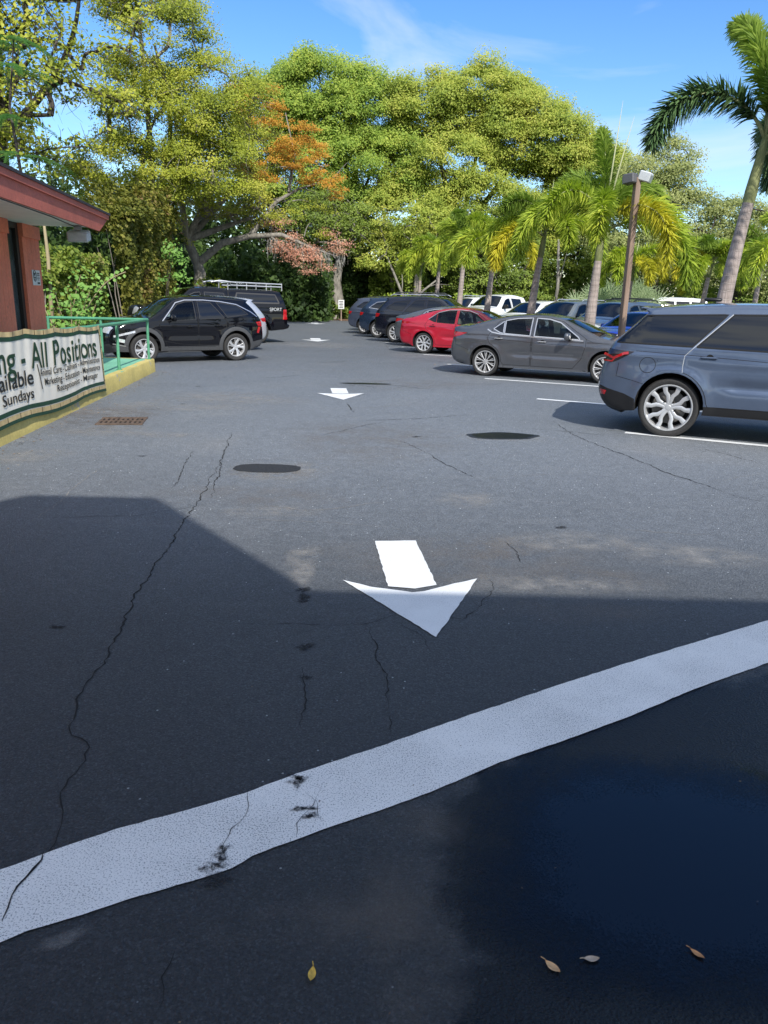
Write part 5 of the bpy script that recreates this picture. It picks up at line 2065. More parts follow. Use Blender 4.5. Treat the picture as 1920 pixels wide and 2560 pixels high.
def btext(body, u_left, u_right, v_base, v_top, mat, weight=0.0, slant=0.0, name='lettering'):
    cu = bpy.data.curves.new(name, 'FONT')
    cu.body = body
    cu.size = 1.0
    cu.offset = weight
    tmp = bpy.data.objects.new(name, cu)
    C.objects.link(tmp)
    dg = bpy.context.evaluated_depsgraph_get()
    me = bpy.data.meshes.new_from_object(tmp.evaluated_get(dg))
    C.objects.unlink(tmp)
    bpy.data.objects.remove(tmp)
    bm = bmesh.new()
    bm.from_mesh(me)
    for _ in range(2):
        bmesh.ops.subdivide_edges(bm, edges=[e for e in bm.edges if e.calc_length() > .12], cuts=2)
    bmesh.ops.triangulate(bm, faces=bm.faces[:])
    xs = [v.co.x for v in bm.verts]
    x0, x1 = min(xs), max(xs)
    # one object per word: letters are grouped by the gaps between them
    ends = sorted({(round(f.calc_center_median().x, 4)) for f in bm.faces})
    cuts, isl = [], []
    iv = sorted((min(v.co.x for v in f.verts), max(v.co.x for v in f.verts)) for f in bm.faces)
    hi = iv[0][1]
    for a, b in iv:
        if a - hi > .17:
            cuts.append((a + hi) / 2)
        hi = max(hi, b)
    for v in bm.verts:
        a = (v.co.x - x0) / (x1 - x0)
        isl.append(sum(v.co.x > c_ for c_ in cuts))
        hgt = v.co.y / .70
        u = u_left + (u_right - u_left) * a
        vv = v_base + slant * a + (v_top - v_base) * hgt
        v.co = bpos(u, vv, .009)
    bm.verts.index_update()
    for k in range(len(cuts) + 1):
        m_ = MB()
        ids = {}
        for f in bm.faces:
            if isl[f.verts[0].index] == k:
                for v in f.verts:
                    if v.index not in ids:
                        ids[v.index] = len(m_.v)
                        m_.v.append(tuple(v.co))
                m_.f.append(tuple(ids[v.index] for v in f.verts))
                m_.m.append(0)
        m_.build(name, mat, bn)
    bm.free()


btext('Hiring - All Positions', 5.2, .30, .56, .86, 'ink_green', .010, 0.0)
btext('Available', 4.85, 3.24, .38, .55, 'ink_black', .012)
btext('Saturdays and Sundays', 6.2, 3.26, .22, .34, 'ink_black', .008)
btext('Animal Care - Cashiers - Administration', 2.98, .20, .46, .545, 'ink_black', .008)
btext('Marketing - Education - Maintenance', 2.82, .22, .345, .43, 'ink_black', .008)
btext('Receptionist - Manager', 2.35, .38, .235, .315, 'ink_black', .008)

# ------------------------------------------------------------------ the red building on the left
bl = empty('red_building', (-6.22, 14.2, 0))
tag(bl, 'single-storey red board building with wide white-soffited eave', 'building')
BO = Vector((-6.22, 14.2, 0))
wd = Vector((-.143, 1, 0)).normalized()       # along the wall, away from the viewer
wn = Vector((wd.y, -wd.x, 0))                 # out towards the lot


def wpt(s_, o_, z_):
    return wd * s_ + wn * o_ + Vector((0, 0, z_))


def wbox(mb, s0, s1, o0, o1, z0, z1, mi=0):
    vs = [wpt(s, o, z) for z in (z0, z1) for s, o in ((s0, o0), (s1, o0), (s1, o1), (s0, o1))]
    mb.add(vs, [(0, 1, 2, 3), (7, 6, 5, 4), (4, 5, 1, 0), (5, 6, 2, 1), (6, 7, 3, 2), (7, 4, 0, 3)], mi)


mb = MB()
wbox(mb, -11, 0.0, -9.0, -.13, .0, 2.80)
mb.build('wall', 'barn_red', bl)
mb = MB()
wbox(mb, -1.62, -.92, -.128, -.11, .95, 2.83)
mb.build('window', 'window_glass', bl)
mb = MB()
wbox(mb, -1.06, -.925, -.108, -.05, 1.05, 2.83)
wbox(mb, -1.64, -1.56, -.108, -.05, 1.05, 2.83)
wbox(mb, -1.56, -1.06, -.108, -.04, .98, 1.06)
wbox(mb, -1.56, -1.06, -.108, -.05, 2.74, 2.83)
mb.build('window_frame', 'window_frame', bl)
for s0, s1 in ((-.92, 0.02), (-3.9, -1.64), (-7.5, -5.2)):
    mb = MB()
    k = max(2, int((s1 - s0) / .21))
    for i in range(k):
        a = s0 + (s1 - s0) * i / k
        b = s0 + (s1 - s0) * (i + 1) / k
        wbox(mb, a + (.004 if i else 0), b - (.004 if i < k - 1 else 0), -.128, 0, .28, 2.70)
    wbox(mb, s0 + .01, s1 - .01, -.128, -.012, .28, 2.70)
    wbox(mb, s0 - .012, s1 + .012, -.128, .028, 2.62, 2.832)
    mb.build('pilaster', 'barn_red', bl)
# eave: fascia line runs parallel to the wall
e0, e1 = Vector((-5.20, 14.9, 0)) - BO, Vector((-3.50, 2.9, 0)) - BO
ed = (e0 - e1).normalized()
en = Vector((ed.y, -ed.x, 0))
EL = (e0 - e1).length


def ept(s_, o_, z_):         # s from the far end (0) towards the viewer (negative)
    return e0 + ed * s_ + en * o_ + Vector((0, 0, z_))


def eprism(mb, prof, o0, o1, mi=0):
    """profile in (s, z) extruded across o"""
    n = len(prof)
    vs = [ept(s, o0, z) for s, z in prof] + [ept(s, o1, z) for s, z in prof]
    fs = [tuple(range(n)), tuple(range(2 * n - 1, n - 1, -1))] + [((i + 1) % n, i, n + i, n + (i + 1) % n) for i in range(n)]
    mb.add(vs, fs, mi)


mb = MB()
eprism(mb, [(-.05, 3.04), (-.80, 2.79), (-EL, 2.79), (-EL, 3.04)], -.04, 0.0)
eprism(mb, [(-.02, 3.115), (-.10, 3.03), (-EL, 3.03), (-EL, 3.115)], -.04, .028)
mb.build('fascia', 'fascia_red', bl)
mb = MB()
# soffit, out to the wall and past the building end
vs = [ept(-.95, -.045, 2.835), ept(-EL, -.045, 2.835), ept(-EL, -1.9, 2.835), ept(-.95, -1.9, 2.835), ept(-.95, -6, 2.835), ept(-3, -6, 2.835)]
mb.add(vs, [(0, 1, 2, 3)])
mb.build('soffit', 'soffit_white', bl)
mb = MB()
sl = lambda o: 3.118 - .30 * o
vs = [ept(0.02, .045, 3.112), ept(-EL, .045, 3.112), ept(-EL, -5, 3.112 + 1.5), ept(.02, -5, 3.112 + 1.5), ept(0.02, .045, 3.150), ept(-EL, .045, 3.150), ept(-EL, -5, 3.150 + 1.5), ept(.02, -5, 3.150 + 1.5)]
mb.add(vs, [(0, 1, 2, 3), (7, 6, 5, 4), (0, 4, 5, 1), (1, 5, 6, 2), (2, 6, 7, 3), (3, 7, 4, 0)])
mb.build('roof', 'shingle', bl)
mb = MB()
# gable end board behind the soffit edge, closes the roof end
vs = [ept(-.96, -.05, 2.835), ept(-.96, -6.0, 2.835), ept(-.96, -6.0, 4.5), ept(-.96, -.05, 3.10)]
mb.add(vs, [(0, 1, 2, 3)])
mb.build('gable_board', 'soffit_white', bl)
mb = MB()
mb.tube([ept(-.98, -.35, 2.828), ept(-3, -.22, 2.826), ept(-5, -.20, 2.828), ept(-EL, -.2, 2.828)], .008, 5)
mb.build('cable', 'black_plastic', bl)

fx = empty('flood_light', ept(-1.25, -.25, 2.70) + BO)
tag(fx, 'grey flood light fixed under the corner of the eave', 'flood light')
mb = MB()
rz = Matrix.Rotation(.14, 3, 'Z') @ Matrix.Rotation(.22, 3, 'X')
mb.bbox((0, 0, -.03), (.34, .26, .17), .02, rot=rz)
mb.bbox((0, -.02, .09), (.12, .12, .08), .02, rot=rz)
mb.build('lamp_housing', 'fixture_grey', fx, True, 40)
mb = MB()
mb.bbox((0, .135, -.035), (.29, .012, .13), .005, rot=rz)
mb.build('lamp_lens', 'lens', fx)

sg = empty('wall_sign', wpt(-.37, .004, 1.98) + BO)
sg.rotation_euler = (0, 0, math.atan2(wn.y, wn.x))
tag(sg, 'small white notice with a round symbol on the red corner pilaster', 'sign')
mb = MB()
mb.bbox((.006, 0, 0), (.008, .44, .255), .002)
mb.build('plate', 'sign_white', sg)
mb = MB()
ring = [(.0125, -.10 + .075 * math.cos(2 * PI * k / 24), .03 + .09 * math.sin(2 * PI * k / 24)) for k in range(25)]
mb.tube(ring, .006, 5, 0, False)
mb.box((.0125, -.10, .02), (.003, .012, .12))
mb.box((.0125, -.10, .0), (.003, .11, .012))
mb.tube([(.0125, -.15, .09), (.0125, -.11, .03), (.0125, -.06, .08)], .005, 5)
mb.build('round_symbol', 'ink_black', sg)
mb = MB()
for k, (wd_, zz, hh) in enumerate(((.15, .075, .016), (.15, .045, .016), (.14, .012, .009), (.14, -.012, .009), (.12, -.036, .009), (.13, -.09, .030))):
    mb.box((.0125, .10, zz), (.003, wd_, hh))
mb.build('printed_lines', 'ink_black', sg)

# ------------------------------------------------------------------ unseen building shading the foreground, opened into a canopy to brighten the shade
sv = -SUN / SUN.z


def up(x, y, z):      # roof point whose shadow lands on (x, y)
    return (x - sv.x * z, y - sv.y * z)


HB = 6.2
ex = [up(*p, HB) for p in ((2.48, 4.52), (-.46, 4.40))]
bx = empty('unseen_canopy', (0, ex[0][1], 0))
tag(bx, 'flat open canopy on square white posts, standing in for the unseen building behind the viewer, with a raised trapezoid parapet', 'canopy')
yb_ = ex[0][1]
A_, B_ = up(-3.23, 6.63, 0), up(-2.07, 6.74, 0)
# heights follow from the facade plane: z = (y_shadow - y_facade)/sv.y
zt = (6.68 - yb_) / sv.y
xs = lambda x, z: x - sv.x * z
mb = MB()
zl = HB - .75
prof = [(-22, zl), (24, zl), (24, HB), (xs(-.46, HB), HB), (xs(-2.07, zt), zt), (xs(-3.23, zt), zt), (xs(-4.84, HB), HB), (-22, HB)]
vs = [(x, 0, z) for x, z in prof] + [(x, -.30, z) for x, z in prof]
n = len(prof)
mb.add(vs, [tuple(range(n)), tuple(range(2 * n - 1, n - 1, -1))] + [((i + 1) % n, i, n + i, n + (i + 1) % n) for i in range(n)])
mb.build('parapet', 'stucco', bx)
mb = MB()
mb.box((1, -4.75, HB - .28), (46, 8.9, .5))
mb.build('roof', 'stucco', bx)
for x in (-15, -8, 8, 15, 22):
    for y in (-.6, -8.6):
        mb = MB()
        mb.bbox((x, y, (HB - .53) / 2), (.45, .45, HB - .53), .02)
        mb.build('post', 'stucco', bx)

# ------------------------------------------------------------------ vegetation
nrg = np.random.default_rng(5)


def unit(n):
    v = nrg.normal(size=(n, 3))
    return v / np.linalg.norm(v, axis=1)[:, None]


def leaf_quads(P, Nn, ln, wd):
    """rhombic leaves at P, roughly facing Nn"""
    n = len(P)
    t = unit(n)
    t = t - Nn * (t * Nn).sum(1)[:, None]
    t /= np.linalg.norm(t, axis=1)[:, None] + 1e-9
    b = np.cross(Nn, t)
    s = nrg.uniform(.65, 1.3, n)[:, None]
    a = t * (ln * .5) * s
    c = b * (wd * .5) * s
    k = Nn * (ln * .10) * s
    V = np.stack([P - a - k, P + c, P + a - k, P - c], 1).reshape(-1, 3)
    Q = np.arange(4 * n).reshape(-1, 4)
    return V, Q


def clump_leaves(centers, radii, per, ln, wd, flat=.65, up=.6, fill=.5):
    V, Nl = [], []
    for c, r in zip(centers, radii):
        n = max(6, int(per * (r ** 2)))
        d = unit(n)
        d[:, 2] = np.where(d[:, 2] < -.25, -d[:, 2] * .6, d[:, 2])
        rad_ = nrg.uniform(fill, 1.0, n) ** .6
        rad_ *= 1 + .22 * np.sin(d[:, 0] * 5 + c[0] * 3) * np.sin(d[:, 1] * 6 + c[1] * 2)
        p = c + d * (rad_ * r)[:, None] * np.array([1, 1, flat])
        nn = d * .6 + unit(n) * .62 + np.array([.18, -.5, up])
        nn /= np.linalg.norm(nn, axis=1)[:, None] + 1e-9
        V.append(p)
        Nl.append(nn)
    return leaf_quads(np.vstack(V), np.vstack(Nl), ln, wd)


def lobes_clumps(lobes, rc, back=.45):
    """clump centres spread over a set of ellipsoid lobes (cx,cy,cz,rx,ry,rz,n)"""
    Cn, Rn, Li = [], [], []
    for li, (cx, cy, cz, rx, ry, rz, n) in enumerate(lobes):
        d = unit(n)
        r = nrg.uniform(.45, 1.0, n) ** .5
        p = np.array([cx, cy, cz]) + d * r[:, None] * np.array([rx, ry, rz])
        keep = (d[:, 1] < .25) | (nrg.random(n) < back)
        keep &= p[:, 2] > .3
        Cn.append(p[keep])
        Rn.append(nrg.uniform(rc[0], rc[1], keep.sum()))
        Li += [li] * int(keep.sum())
    return np.vstack(Cn), np.concatenate(Rn), Li


def bend(a, b, n=6, sag=.0, wob=.2):
    a, b = Vector(a), Vector(b)
    L_ = (b - a).length
    out = []
    o1 = Vector(unit(1)[0]) * wob * L_ * .25
    for i in range(n + 1):
        t_ = i / n
        p = a.lerp(b, t_) + o1 * math.sin(PI * t_) + Vector((0, 0, sag * L_ * math.sin(PI * t_)))
        out.append(p)
    return out


def tree(label, base, fork_z, trunk_r, lobes, leaf, rc=(.9, 1.5), per=60, ln=.22, wd=.12, barkm='dark_bark', cat='tree', group=None, name='broadleaf_tree', trunk_pts=None, flat=.65, extra=None, twigs=0, twig_mat=None, back=.45, fill=.5, up=.6, limb_r=.35):
    root = empty(name, base)
    tag(root, label, cat, group)
    B = np.array(base)
    Cn, Rn, Li = lobes_clumps(lobes, rc, back)
    V, Q = clump_leaves(Cn, Rn, per, ln, wd, flat, up, fill)
    mesh_np('crown', V - B, Q, leaf, root)
    mb = MB()
    fork = Vector((base[0], base[1], fork_z))
    tp = trunk_pts or bend(base, fork, 6, 0, .12)
    nt_ = len(tp)
    mb.tube([Vector(p) - Vector(base) for p in tp], [trunk_r * (1.35 - .6 * i / (nt_ - 1)) if i else trunk_r * 1.7 for i in range(nt_)], 12, 0)
    fork = Vector(tp[-1])
    limbpts = []
    for li, lb in enumerate(lobes):
        pth = bend(fork, (lb[0], lb[1] - .1 * lb[4], lb[2]), 7, .05, .5)
        mb.tube([p - Vector(base) for p in pth], [trunk_r * limb_r * 1.3 * (1 - .75 * i / 7) + .02 for i in range(8)], 7, 0)
        limbpts.append(pth)
    # branches grow clump to clump, nearest first, thicker where they carry more
    nodes = [np.array(p) for pth in limbpts for p in pth[2:]]
    n0 = len(nodes)
    order = np.argsort(np.linalg.norm(Cn - np.array(fork), axis=1))
    arr = np.array(nodes)
    par, load = {}, {}
    for ci in order:
        c = Cn[ci]
        d = np.linalg.norm(arr - c, axis=1)
        k = int(d.argmin())
        par[len(arr)] = (k, ci)
        arr = np.vstack([arr, c])
    for i in range(len(arr) - 1, n0 - 1, -1):
        load[i] = load.get(i, 0) + 1
        k = par[i][0]
        load[k] = load.get(k, 0) + load[i]
    for i, (k, ci) in par.items():
        r0 = min(.16, .020 * load[i] ** .55)
        pp = bend(Vector(arr[k]), Vector(arr[i]), 4, .05, .45)
        mb.tube([p - Vector(base) for p in pp], [r0 * (1.15 - .35 * j / 4) for j in range(5)], 5, 0, False)
        c, r = Vector(Cn[ci]), Rn[ci]
        for _ in range(twigs):
            e = c + Vector(unit(1)[0]) * r * random.uniform(.6, 1.35)
            tw = bend(c, e, 3, .1, .6)
            mb.tube([p - Vector(base) for p in tw], [.016, .012, .008, .004], 3, 0, False)
    mb.build('trunk', barkm, root, True, 60)
    if extra:
        extra(root, B, Cn, Rn)
    return root


GT = 'trees closing off the end of the lot'
# big dark-barked ficus behind the lot
tree('tall rounded green tree, highest of the dense crowns behind the lot', (-3.5, 63, 0), 6.0, .55,
     [(-5.3, 61, 14.6, 4.3, 3.5, 3.4, 120), (-2.0, 62, 14.2, 4.0, 3.5, 3.0, 100), (-8.8, 61, 13.6, 3.0, 3.0, 2.8, 75), (-1.5, 60, 10.4, 4.4, 3.0, 2.6, 80), (-6.3, 60, 9.6, 4.6, 3.0, 2.8, 80)],
     'ficus_leaf', (.65, 1.65), 430, .145, .092, fill=.2, flat=.95, up=.35, group=None)
tree('broad olive green tree in the middle of the dense crowns behind the lot', (5.0, 63, 0), 6.0, .5,
     [(2.6, 61.5, 14.6, 3.6, 3.2, 2.6, 80), (6.6, 62, 15.2, 4.0, 3.5, 2.8, 120), (9.6, 61, 13.0, 3.8, 3.2, 3.0, 110), (3.6, 60, 10.6, 4.2, 3.0, 2.6, 80), (6.6, 59.5, 7.4, 4.6, 3.0, 2.4, 80), (1.0, 59.5, 7.0, 4.0, 3.0, 2.2, 70)],
     'ficus_leaf_warm', (.65, 1.6), 430, .145, .092, fill=.2, flat=.95, up=.35)
tree('green tree sloping down at the right shoulder of the dense crowns', (12.0, 62, 0), 5.0, .4,
     [(12.0, 61, 12.2, 3.2, 3.0, 2.4, 90), (14.6, 61.5, 10.8, 2.6, 3.0, 2.2, 70), (12.6, 60, 7.2, 3.8, 3.0, 2.2, 70), (14.0, 60, 5.0, 3.4, 3.0, 2.0, 50)],
     'ficus_leaf_warm', (.6, 1.5), 430, .145, .092, fill=.2, flat=.95, up=.35)
# middle distance, under the big crowns
tree('low yellowish green tree with a leaning trunk behind the dark SUVs', (2.0, 57, 0), 3.5, .22,
     [(1.4, 56.5, 6.3, 3.0, 2.2, 2.0, 60), (3.6, 57, 5.2, 2.6, 2.2, 1.8, 45), (-.6, 57, 4.4, 2.0, 2.0, 1.4, 30)], 'ficus_leaf_warm', (.7, 1.15), 180, .15, .09, 'grey_bark')
tree('small bushy tree behind the palms and the red sedan', (6.6, 58, 0), 2.5, .22,
     [(6.4, 57.5, 5.0, 3.0, 2.2, 2.0, 60), (9.2, 58, 4.2, 2.6, 2.2, 1.8, 50), (7.4, 57, 2.6, 3.2, 2.0, 1.2, 40)], 'mid_leaf', (.7, 1.15), 180, .15, .09)
# right side
tree('dark olive oak rising behind the lamp post', (18.2, 55, 0), 4.0, .45,
     [(17.2, 54, 8.6, 3.0, 2.6, 2.3, 70), (18.4, 55, 10.2, 2.2, 2.2, 1.6, 40), (20.2, 55, 7.0, 2.8, 2.4, 1.8, 50), (15.8, 54, 5.6, 3.0, 2.4, 2.0, 55), (18.8, 53.5, 4.6, 3.2, 2.4, 1.8, 50)],
     'olive_leaf', (.8, 1.25), 190, .15, .09, fill=.2, flat=.9, up=.35)
tree('grey green oak behind the right-hand palms', (24.5, 56, 0), 4.0, .4,
     [(23.4, 55, 7.0, 2.2, 2.2, 1.5, 40), (25.8, 56, 6.4, 2.6, 2.2, 1.7, 45), (22.6, 55, 4.6, 2.8, 2.2, 1.8, 45), (26.2, 55, 3.8, 3.0, 2.2, 1.8, 45), (29.5, 56, 5.2, 3.2, 2.4, 2.4, 50)],
     'olive_leaf', (.7, 1.15), 180, .15, .09, fill=.2, flat=.9, up=.35)
tree('bushy evergreen at the right edge far behind the big palm', (33.5, 54, 0), 3.5, .4,
     [(32.5, 53, 5.5, 3.2, 2.4, 2.4, 50), (36.5, 54, 5.0, 3.4, 2.4, 2.4, 50), (34, 53, 2.6, 4.0, 2.2, 1.6, 40)], 'mid_leaf', (.8, 1.2), 160, .16, .09)

# left: tall sparse yellow-green trees
tree('tall sparse yellow-green tree with a vine-wrapped dark trunk above the red building', (-17.5, 37, 0), 8.0, .42,
     [(-16.0, 36, 16.5, 4.4, 3.4, 4.2, 80), (-20.5, 36, 15, 4.0, 3.4, 4.4, 70), (-13.0, 36, 13.2, 3.2, 2.8, 2.8, 55), (-17.5, 35, 10.2, 5.0, 3.0, 2.4, 80), (-14.0, 34.5, 8.6, 3.6, 2.6, 1.8, 60), (-21, 34, 9.0, 4.0, 2.6, 2.4, 60), (-18.5, 35.5, 13.0, 4.0, 2.8, 2.2, 60), (-14.8, 35, 10.8, 2.8, 2.4, 1.6, 45), (-21, 36, 19, 4.0, 3, 3, 50), (-15.5, 36, 19.5, 3.6, 3, 2.6, 45), (-19.5, 33, 7.2, 3.0, 2.2, 1.8, 50), (-16.2, 33, 6.6, 2.4, 2.0, 1.4, 40), (-23, 35, 12, 3, 2.4, 3, 50)],
     'yellow_leaf', (.7, 1.25), 40, .20, .11, 'dark_bark', twigs=4, fill=.15, up=.3)
tree('sparse yellow-green tree with grey twigs leaning over the parked pickup', (-12.6, 43, 0), 6.0, .36,
     [(-11.4, 41, 13.0, 2.6, 2.6, 2.6, 65), (-8.6, 41.5, 10.3, 2.6, 2.4, 2.2, 55), (-11.4, 40.5, 9.8, 3.2, 2.6, 2.2, 65), (-8.9, 41, 7.6, 2.6, 2.4, 1.6, 50), (-12.6, 40, 7.0, 3.2, 2.4, 1.6, 55), (-12.6, 42, 16.0, 2.2, 1.7, 1.8, 40)],
     'yellow_leaf', (.75, 1.25), 430, .10, .065, 'grey_bark', twigs=3, fill=.05, flat=.85, up=.3)


def oak_extra(root, B, Cn, Rn):
    # orange and withered foliage hangs on the same limbs
    for nm, mat, lobes, rc, per in (('orange_foliage', 'orange_leaf', [(-7.6, 46.6, 11.8, 1.7, 1.2, 1.2, 34), (-6.2, 46.4, 10.2, 1.9, 1.2, 1.1, 36), (-7.2, 46.2, 8.4, 1.6, 1.0, .9, 16), (-5.0, 46.4, 9.4, 1.3, 1.0, .9, 16), (-4.6, 46.4, 8.4, 1.0, 1.0, .7, 12), (-3.4, 46.4, 7.6, 1.0, .9, .7, 12), (-5.3, 48, 9.2, 1.3, 1.0, .6, 8), (-12.2, 47, 6.0, .6, .6, .5, 3)], (.3, .75), 420),
                                    ('withered_foliage', 'dead_leaf', [(-5.6, 46.5, 4.3, 1.3, 1.0, .7, 14), (-4.7, 46.2, 3.4, 1.3, 1.0, .6, 12), (-3.2, 46.5, 4.4, .9, .9, .8, 7), (-6.4, 46.5, 5.2, 1.0, .9, .6, 8), (-12.0, 46.5, 5.2, .8, .8, .7, 5)], (.4, .8), 300),
                                    ('yellow_foliage', 'yellow_leaf', [(-4.6, 47, 6.3, 1.2, 1.0, .6, 8), (-4.2, 46.6, 5.2, .9, .9, .4, 4)], (.4, .75), 260)):
        c, r, li = lobes_clumps(lobes, rc, .8)
        V, Q = clump_leaves(c, r, per, .10, .06, .7, .4, .1)
        mesh_np(nm, V - B, Q, mat, root)
    mb = MB()
    b = Vector(B)
    pale = [(-11.1, 46, 3.3), (-9.6, 46, 4.5), (-8.0, 46, 4.9), (-6.2, 46, 5.0), (-4.4, 46.4, 4.3), (-3.0, 46.6, 3.9)]
    mb.tube([Vector(p) - b for p in pale], [.24, .20, .16, .13, .08, .03], 8)
    mb.tube([Vector(p) - b for p in [(-8.0, 46, 4.9), (-6.6, 46.6, 6.8), (-5.4, 47.4, 7.6), (-4.2, 47.6, 8.0)]], [.17, .12, .07, .03], 7)
    mb.tube([Vector(p) - b for p in [(-6.8, 46, 4.9), (-6.0, 46.3, 4.2), (-5.2, 46.4, 3.3)]], [.12, .08, .03], 6)
    mb.tube([Vector(p) - b for p in [(-5.9, 47, 7.4), (-5.6, 47.6, 9.4), (-6.2, 48.4, 11.8)]], [.1, .07, .03], 6)
    for q in range(46):
        a = Vector((random.uniform(-7.6, -2.8), random.uniform(46, 48.2), random.uniform(3.8, 9.0)))
        e = a + Vector((random.uniform(-1, 1), random.uniform(-.6, .6), random.uniform(-.5, .9)))
        mb.tube([p - b for p in bend(a, e, 3, .15, .7)], [.035, .025, .016, .006], 4, 0, False)
    mb.build('bare_limb', 'grey_bark', root, True, 60)
    # hanging moss
    for q in range(220):
        if q in (0, 130):
            mm = MB()
        x = random.uniform(-7.2, -4.6) if q < 130 else random.uniform(-4.5, -2.6)
        z = np.interp(x, [-7.2, -5, -2.6], [4.9, 4.6, 4.0]) - random.uniform(0, .5)
        y = 46.2 + random.uniform(-.5, .8)
        L_ = random.uniform(.15, .3) if q % 4 else random.uniform(.3, 1.1)
        mm.tube([Vector((x, y, z)) - b, Vector((x + random.uniform(-.05, .05), y, z - L_ * .5)) - b, Vector((x + random.uniform(-.08, .08), y, z - L_)) - b], [.022, .018, .004], 3, 0, False)
        if q in (129, 219):
            mm.build('hanging_moss', 'moss', root)


tree('pale-barked oak with orange, yellow and withered reddish foliage in the middle', (-11.3, 46, 0), 3.2, .33,
     [(-11.8, 45.5, 8.0, 2.4, 2.0, 1.6, 50), (-9.2, 46, 6.8, 2.2, 2.0, 1.2, 45), (-9.6, 46.5, 9.6, 2.2, 2.0, 1.5, 40), (-7.4, 47.5, 9.4, 1.7, 1.6, 1.5, 30), (-7.6, 46.5, 6.0, 1.6, 1.4, .8, 20), (-12.8, 45, 5.0, 1.4, 1.4, 1.2, 20)],
     'oak_leaf', (.6, 1.05), 260, .11, .07, 'grey_bark', extra=oak_extra, twigs=5, fill=.15, limb_r=.45,
     trunk_pts=[Vector(p) for p in ((-11.3, 46, 0), (-11.25, 46, 1.0), (-11.0, 46, 2.0), (-10.95, 46, 2.8), (-11.1, 46, 3.4), (-11.6, 46, 4.6))])
tree('dark multi-stemmed tree with hanging roots behind the small lot sign', (-3.9, 58, 0), 4.2, .42,
     [(-4.2, 57.5, 7.0, 2.8, 2.0, 1.8, 55), (-2.0, 57.5, 6.0, 2.4, 2.0, 1.8, 45), (-6.0, 58, 6.4, 2.2, 2.0, 1.6, 40)], 'mid_leaf', (.7, 1.1), 170, .14, .09, 'grey_bark', twigs=2, trunk_pts=[Vector(p) for p in ((-3.9, 58, 0), (-3.8, 58, 1.4), (-3.95, 58, 2.8), (-3.6, 58, 4.2))])

# ferny tree rising beside the left trunk
fr = empty('feathery_sapling', (-13.6, 30, 0))
tag(fr, 'slim sapling with bright feathery fronds standing above the eave', 'sapling')
Vs = []
mb = MB()
mb.tube([(0, 0, 0), (.2, 0, 4), (-.1, 0, 8), (.3, 0, 10.2)], [.09, .07, .05, .02], 6)
mb.build('stem', 'dark_bark', fr, True)
Pl, Nl = [], []
for tier in ((10.1, 9, 1.6), (9.2, 8, 1.8), (7.6, 7, 1.6), (6.4, 9, 1.9), (5.4, 8, 1.7)):
    for k in range(tier[1]):
        a = random.uniform(0, 2 * PI)
        for j in range(26):
            t_ = .15 + .85 * j / 25
            r = tier[2] * t_
            z = tier[0] + .5 * t_ - 1.0 * t_ * t_
            for sd in (-1, 1):
                o_ = .16 * math.sin(PI * min(1, t_ + .1))
                for m_ in range(2):
                    Pl.append((r * math.cos(a) - sd * o_ * (m_ + .6) * .6 * math.sin(a), r * math.sin(a) + sd * o_ * (m_ + .6) * .6 * math.cos(a), z - .05 * m_))
                    Nl.append((.2 * random.uniform(-1, 1), .3 * random.uniform(-1, 1), 1))
Pl, Nl = np.array(Pl), np.array(Nl)
Nl /= np.linalg.norm(Nl, axis=1)[:, None]
V, Q = leaf_quads(Pl, Nl, .15, .05)
mesh_np('fronds', V, Q, 'fern_leaf', fr)


# vine hedges on the left
def vine_wall(label, path, heights, depth, n, leaf, ln, wd, name='vine_hedge', cat='hedge', fill=.7, group=None):
    root = empty(name, (path[0][0], path[0][1], 0))
    tag(root, label, cat, group)
    B = np.array([path[0][0], path[0][1], 0])
    path = np.array(path, float)
    seg = np.linalg.norm(np.diff(path, axis=0), axis=1)
    cs = np.concatenate([[0], np.cumsum(seg)])
    s = nrg.uniform(0, cs[-1], n)
    x = np.interp(s, cs, path[:, 0])
    y = np.interp(s, cs, path[:, 1])
    h = np.interp(s, cs, heights)
    h = h * (1 + .10 * np.sin(s * 2.3) + .07 * np.sin(s * 5.7 + 1))
    v = nrg.random(n)
    top = nrg.random(n) < .28
    z = np.where(top, h - nrg.uniform(0, .25, n), v * h)
    bul = .5 * np.sin(s * 1.7 + z * .9) + .35 * np.sin(s * 4.1 - z * 2.2) + .2 * np.sin(z * 5 + s * 7)
    d = depth * (.25 * bul + nrg.uniform(-.25, .12, n))
    d = np.where(top, nrg.uniform(-1.4, .4, n) * depth, d)
    tang = np.stack([np.interp(s, cs[:-1], np.diff(path[:, 0]) / seg), np.interp(s, cs[:-1], np.diff(path[:, 1]) / seg)], 1)
    nx, ny = tang[:, 1], -tang[:, 0]
    P = np.stack([x + nx * d, y + ny * d, np.maximum(z, .02)], 1)
    Nn = np.stack([nx * .8, ny * .8 - .2, np.where(top, .9, .25)], 1) + unit(n) * .8
    Nn /= np.linalg.norm(Nn, axis=1)[:, None]
    V, Q = leaf_quads(P, Nn, ln, wd)
    mesh_np('foliage', V - B, Q, leaf, root)
    # dead stems inside
    mb = MB()
    for q in range(int(cs[-1] * 5)):
        ss = random.uniform(0, cs[-1])
        p = Vector((np.interp(ss, cs, path[:, 0]), np.interp(ss, cs, path[:, 1]), 0)) - Vector(B) + Vector((-.3 * depth, 0, 0))
        hh = np.interp(ss, cs, heights) * random.uniform(.6, 1.0)
        mb.tube(bend(p, p + Vector((random.uniform(-.5, .5), random.uniform(-.5, .5), hh)), 4, 0, .3), [.03, .025, .02, .014, .006], 4, 0, False)
    mb.build('stems', 'twig_bark', root)
    return root


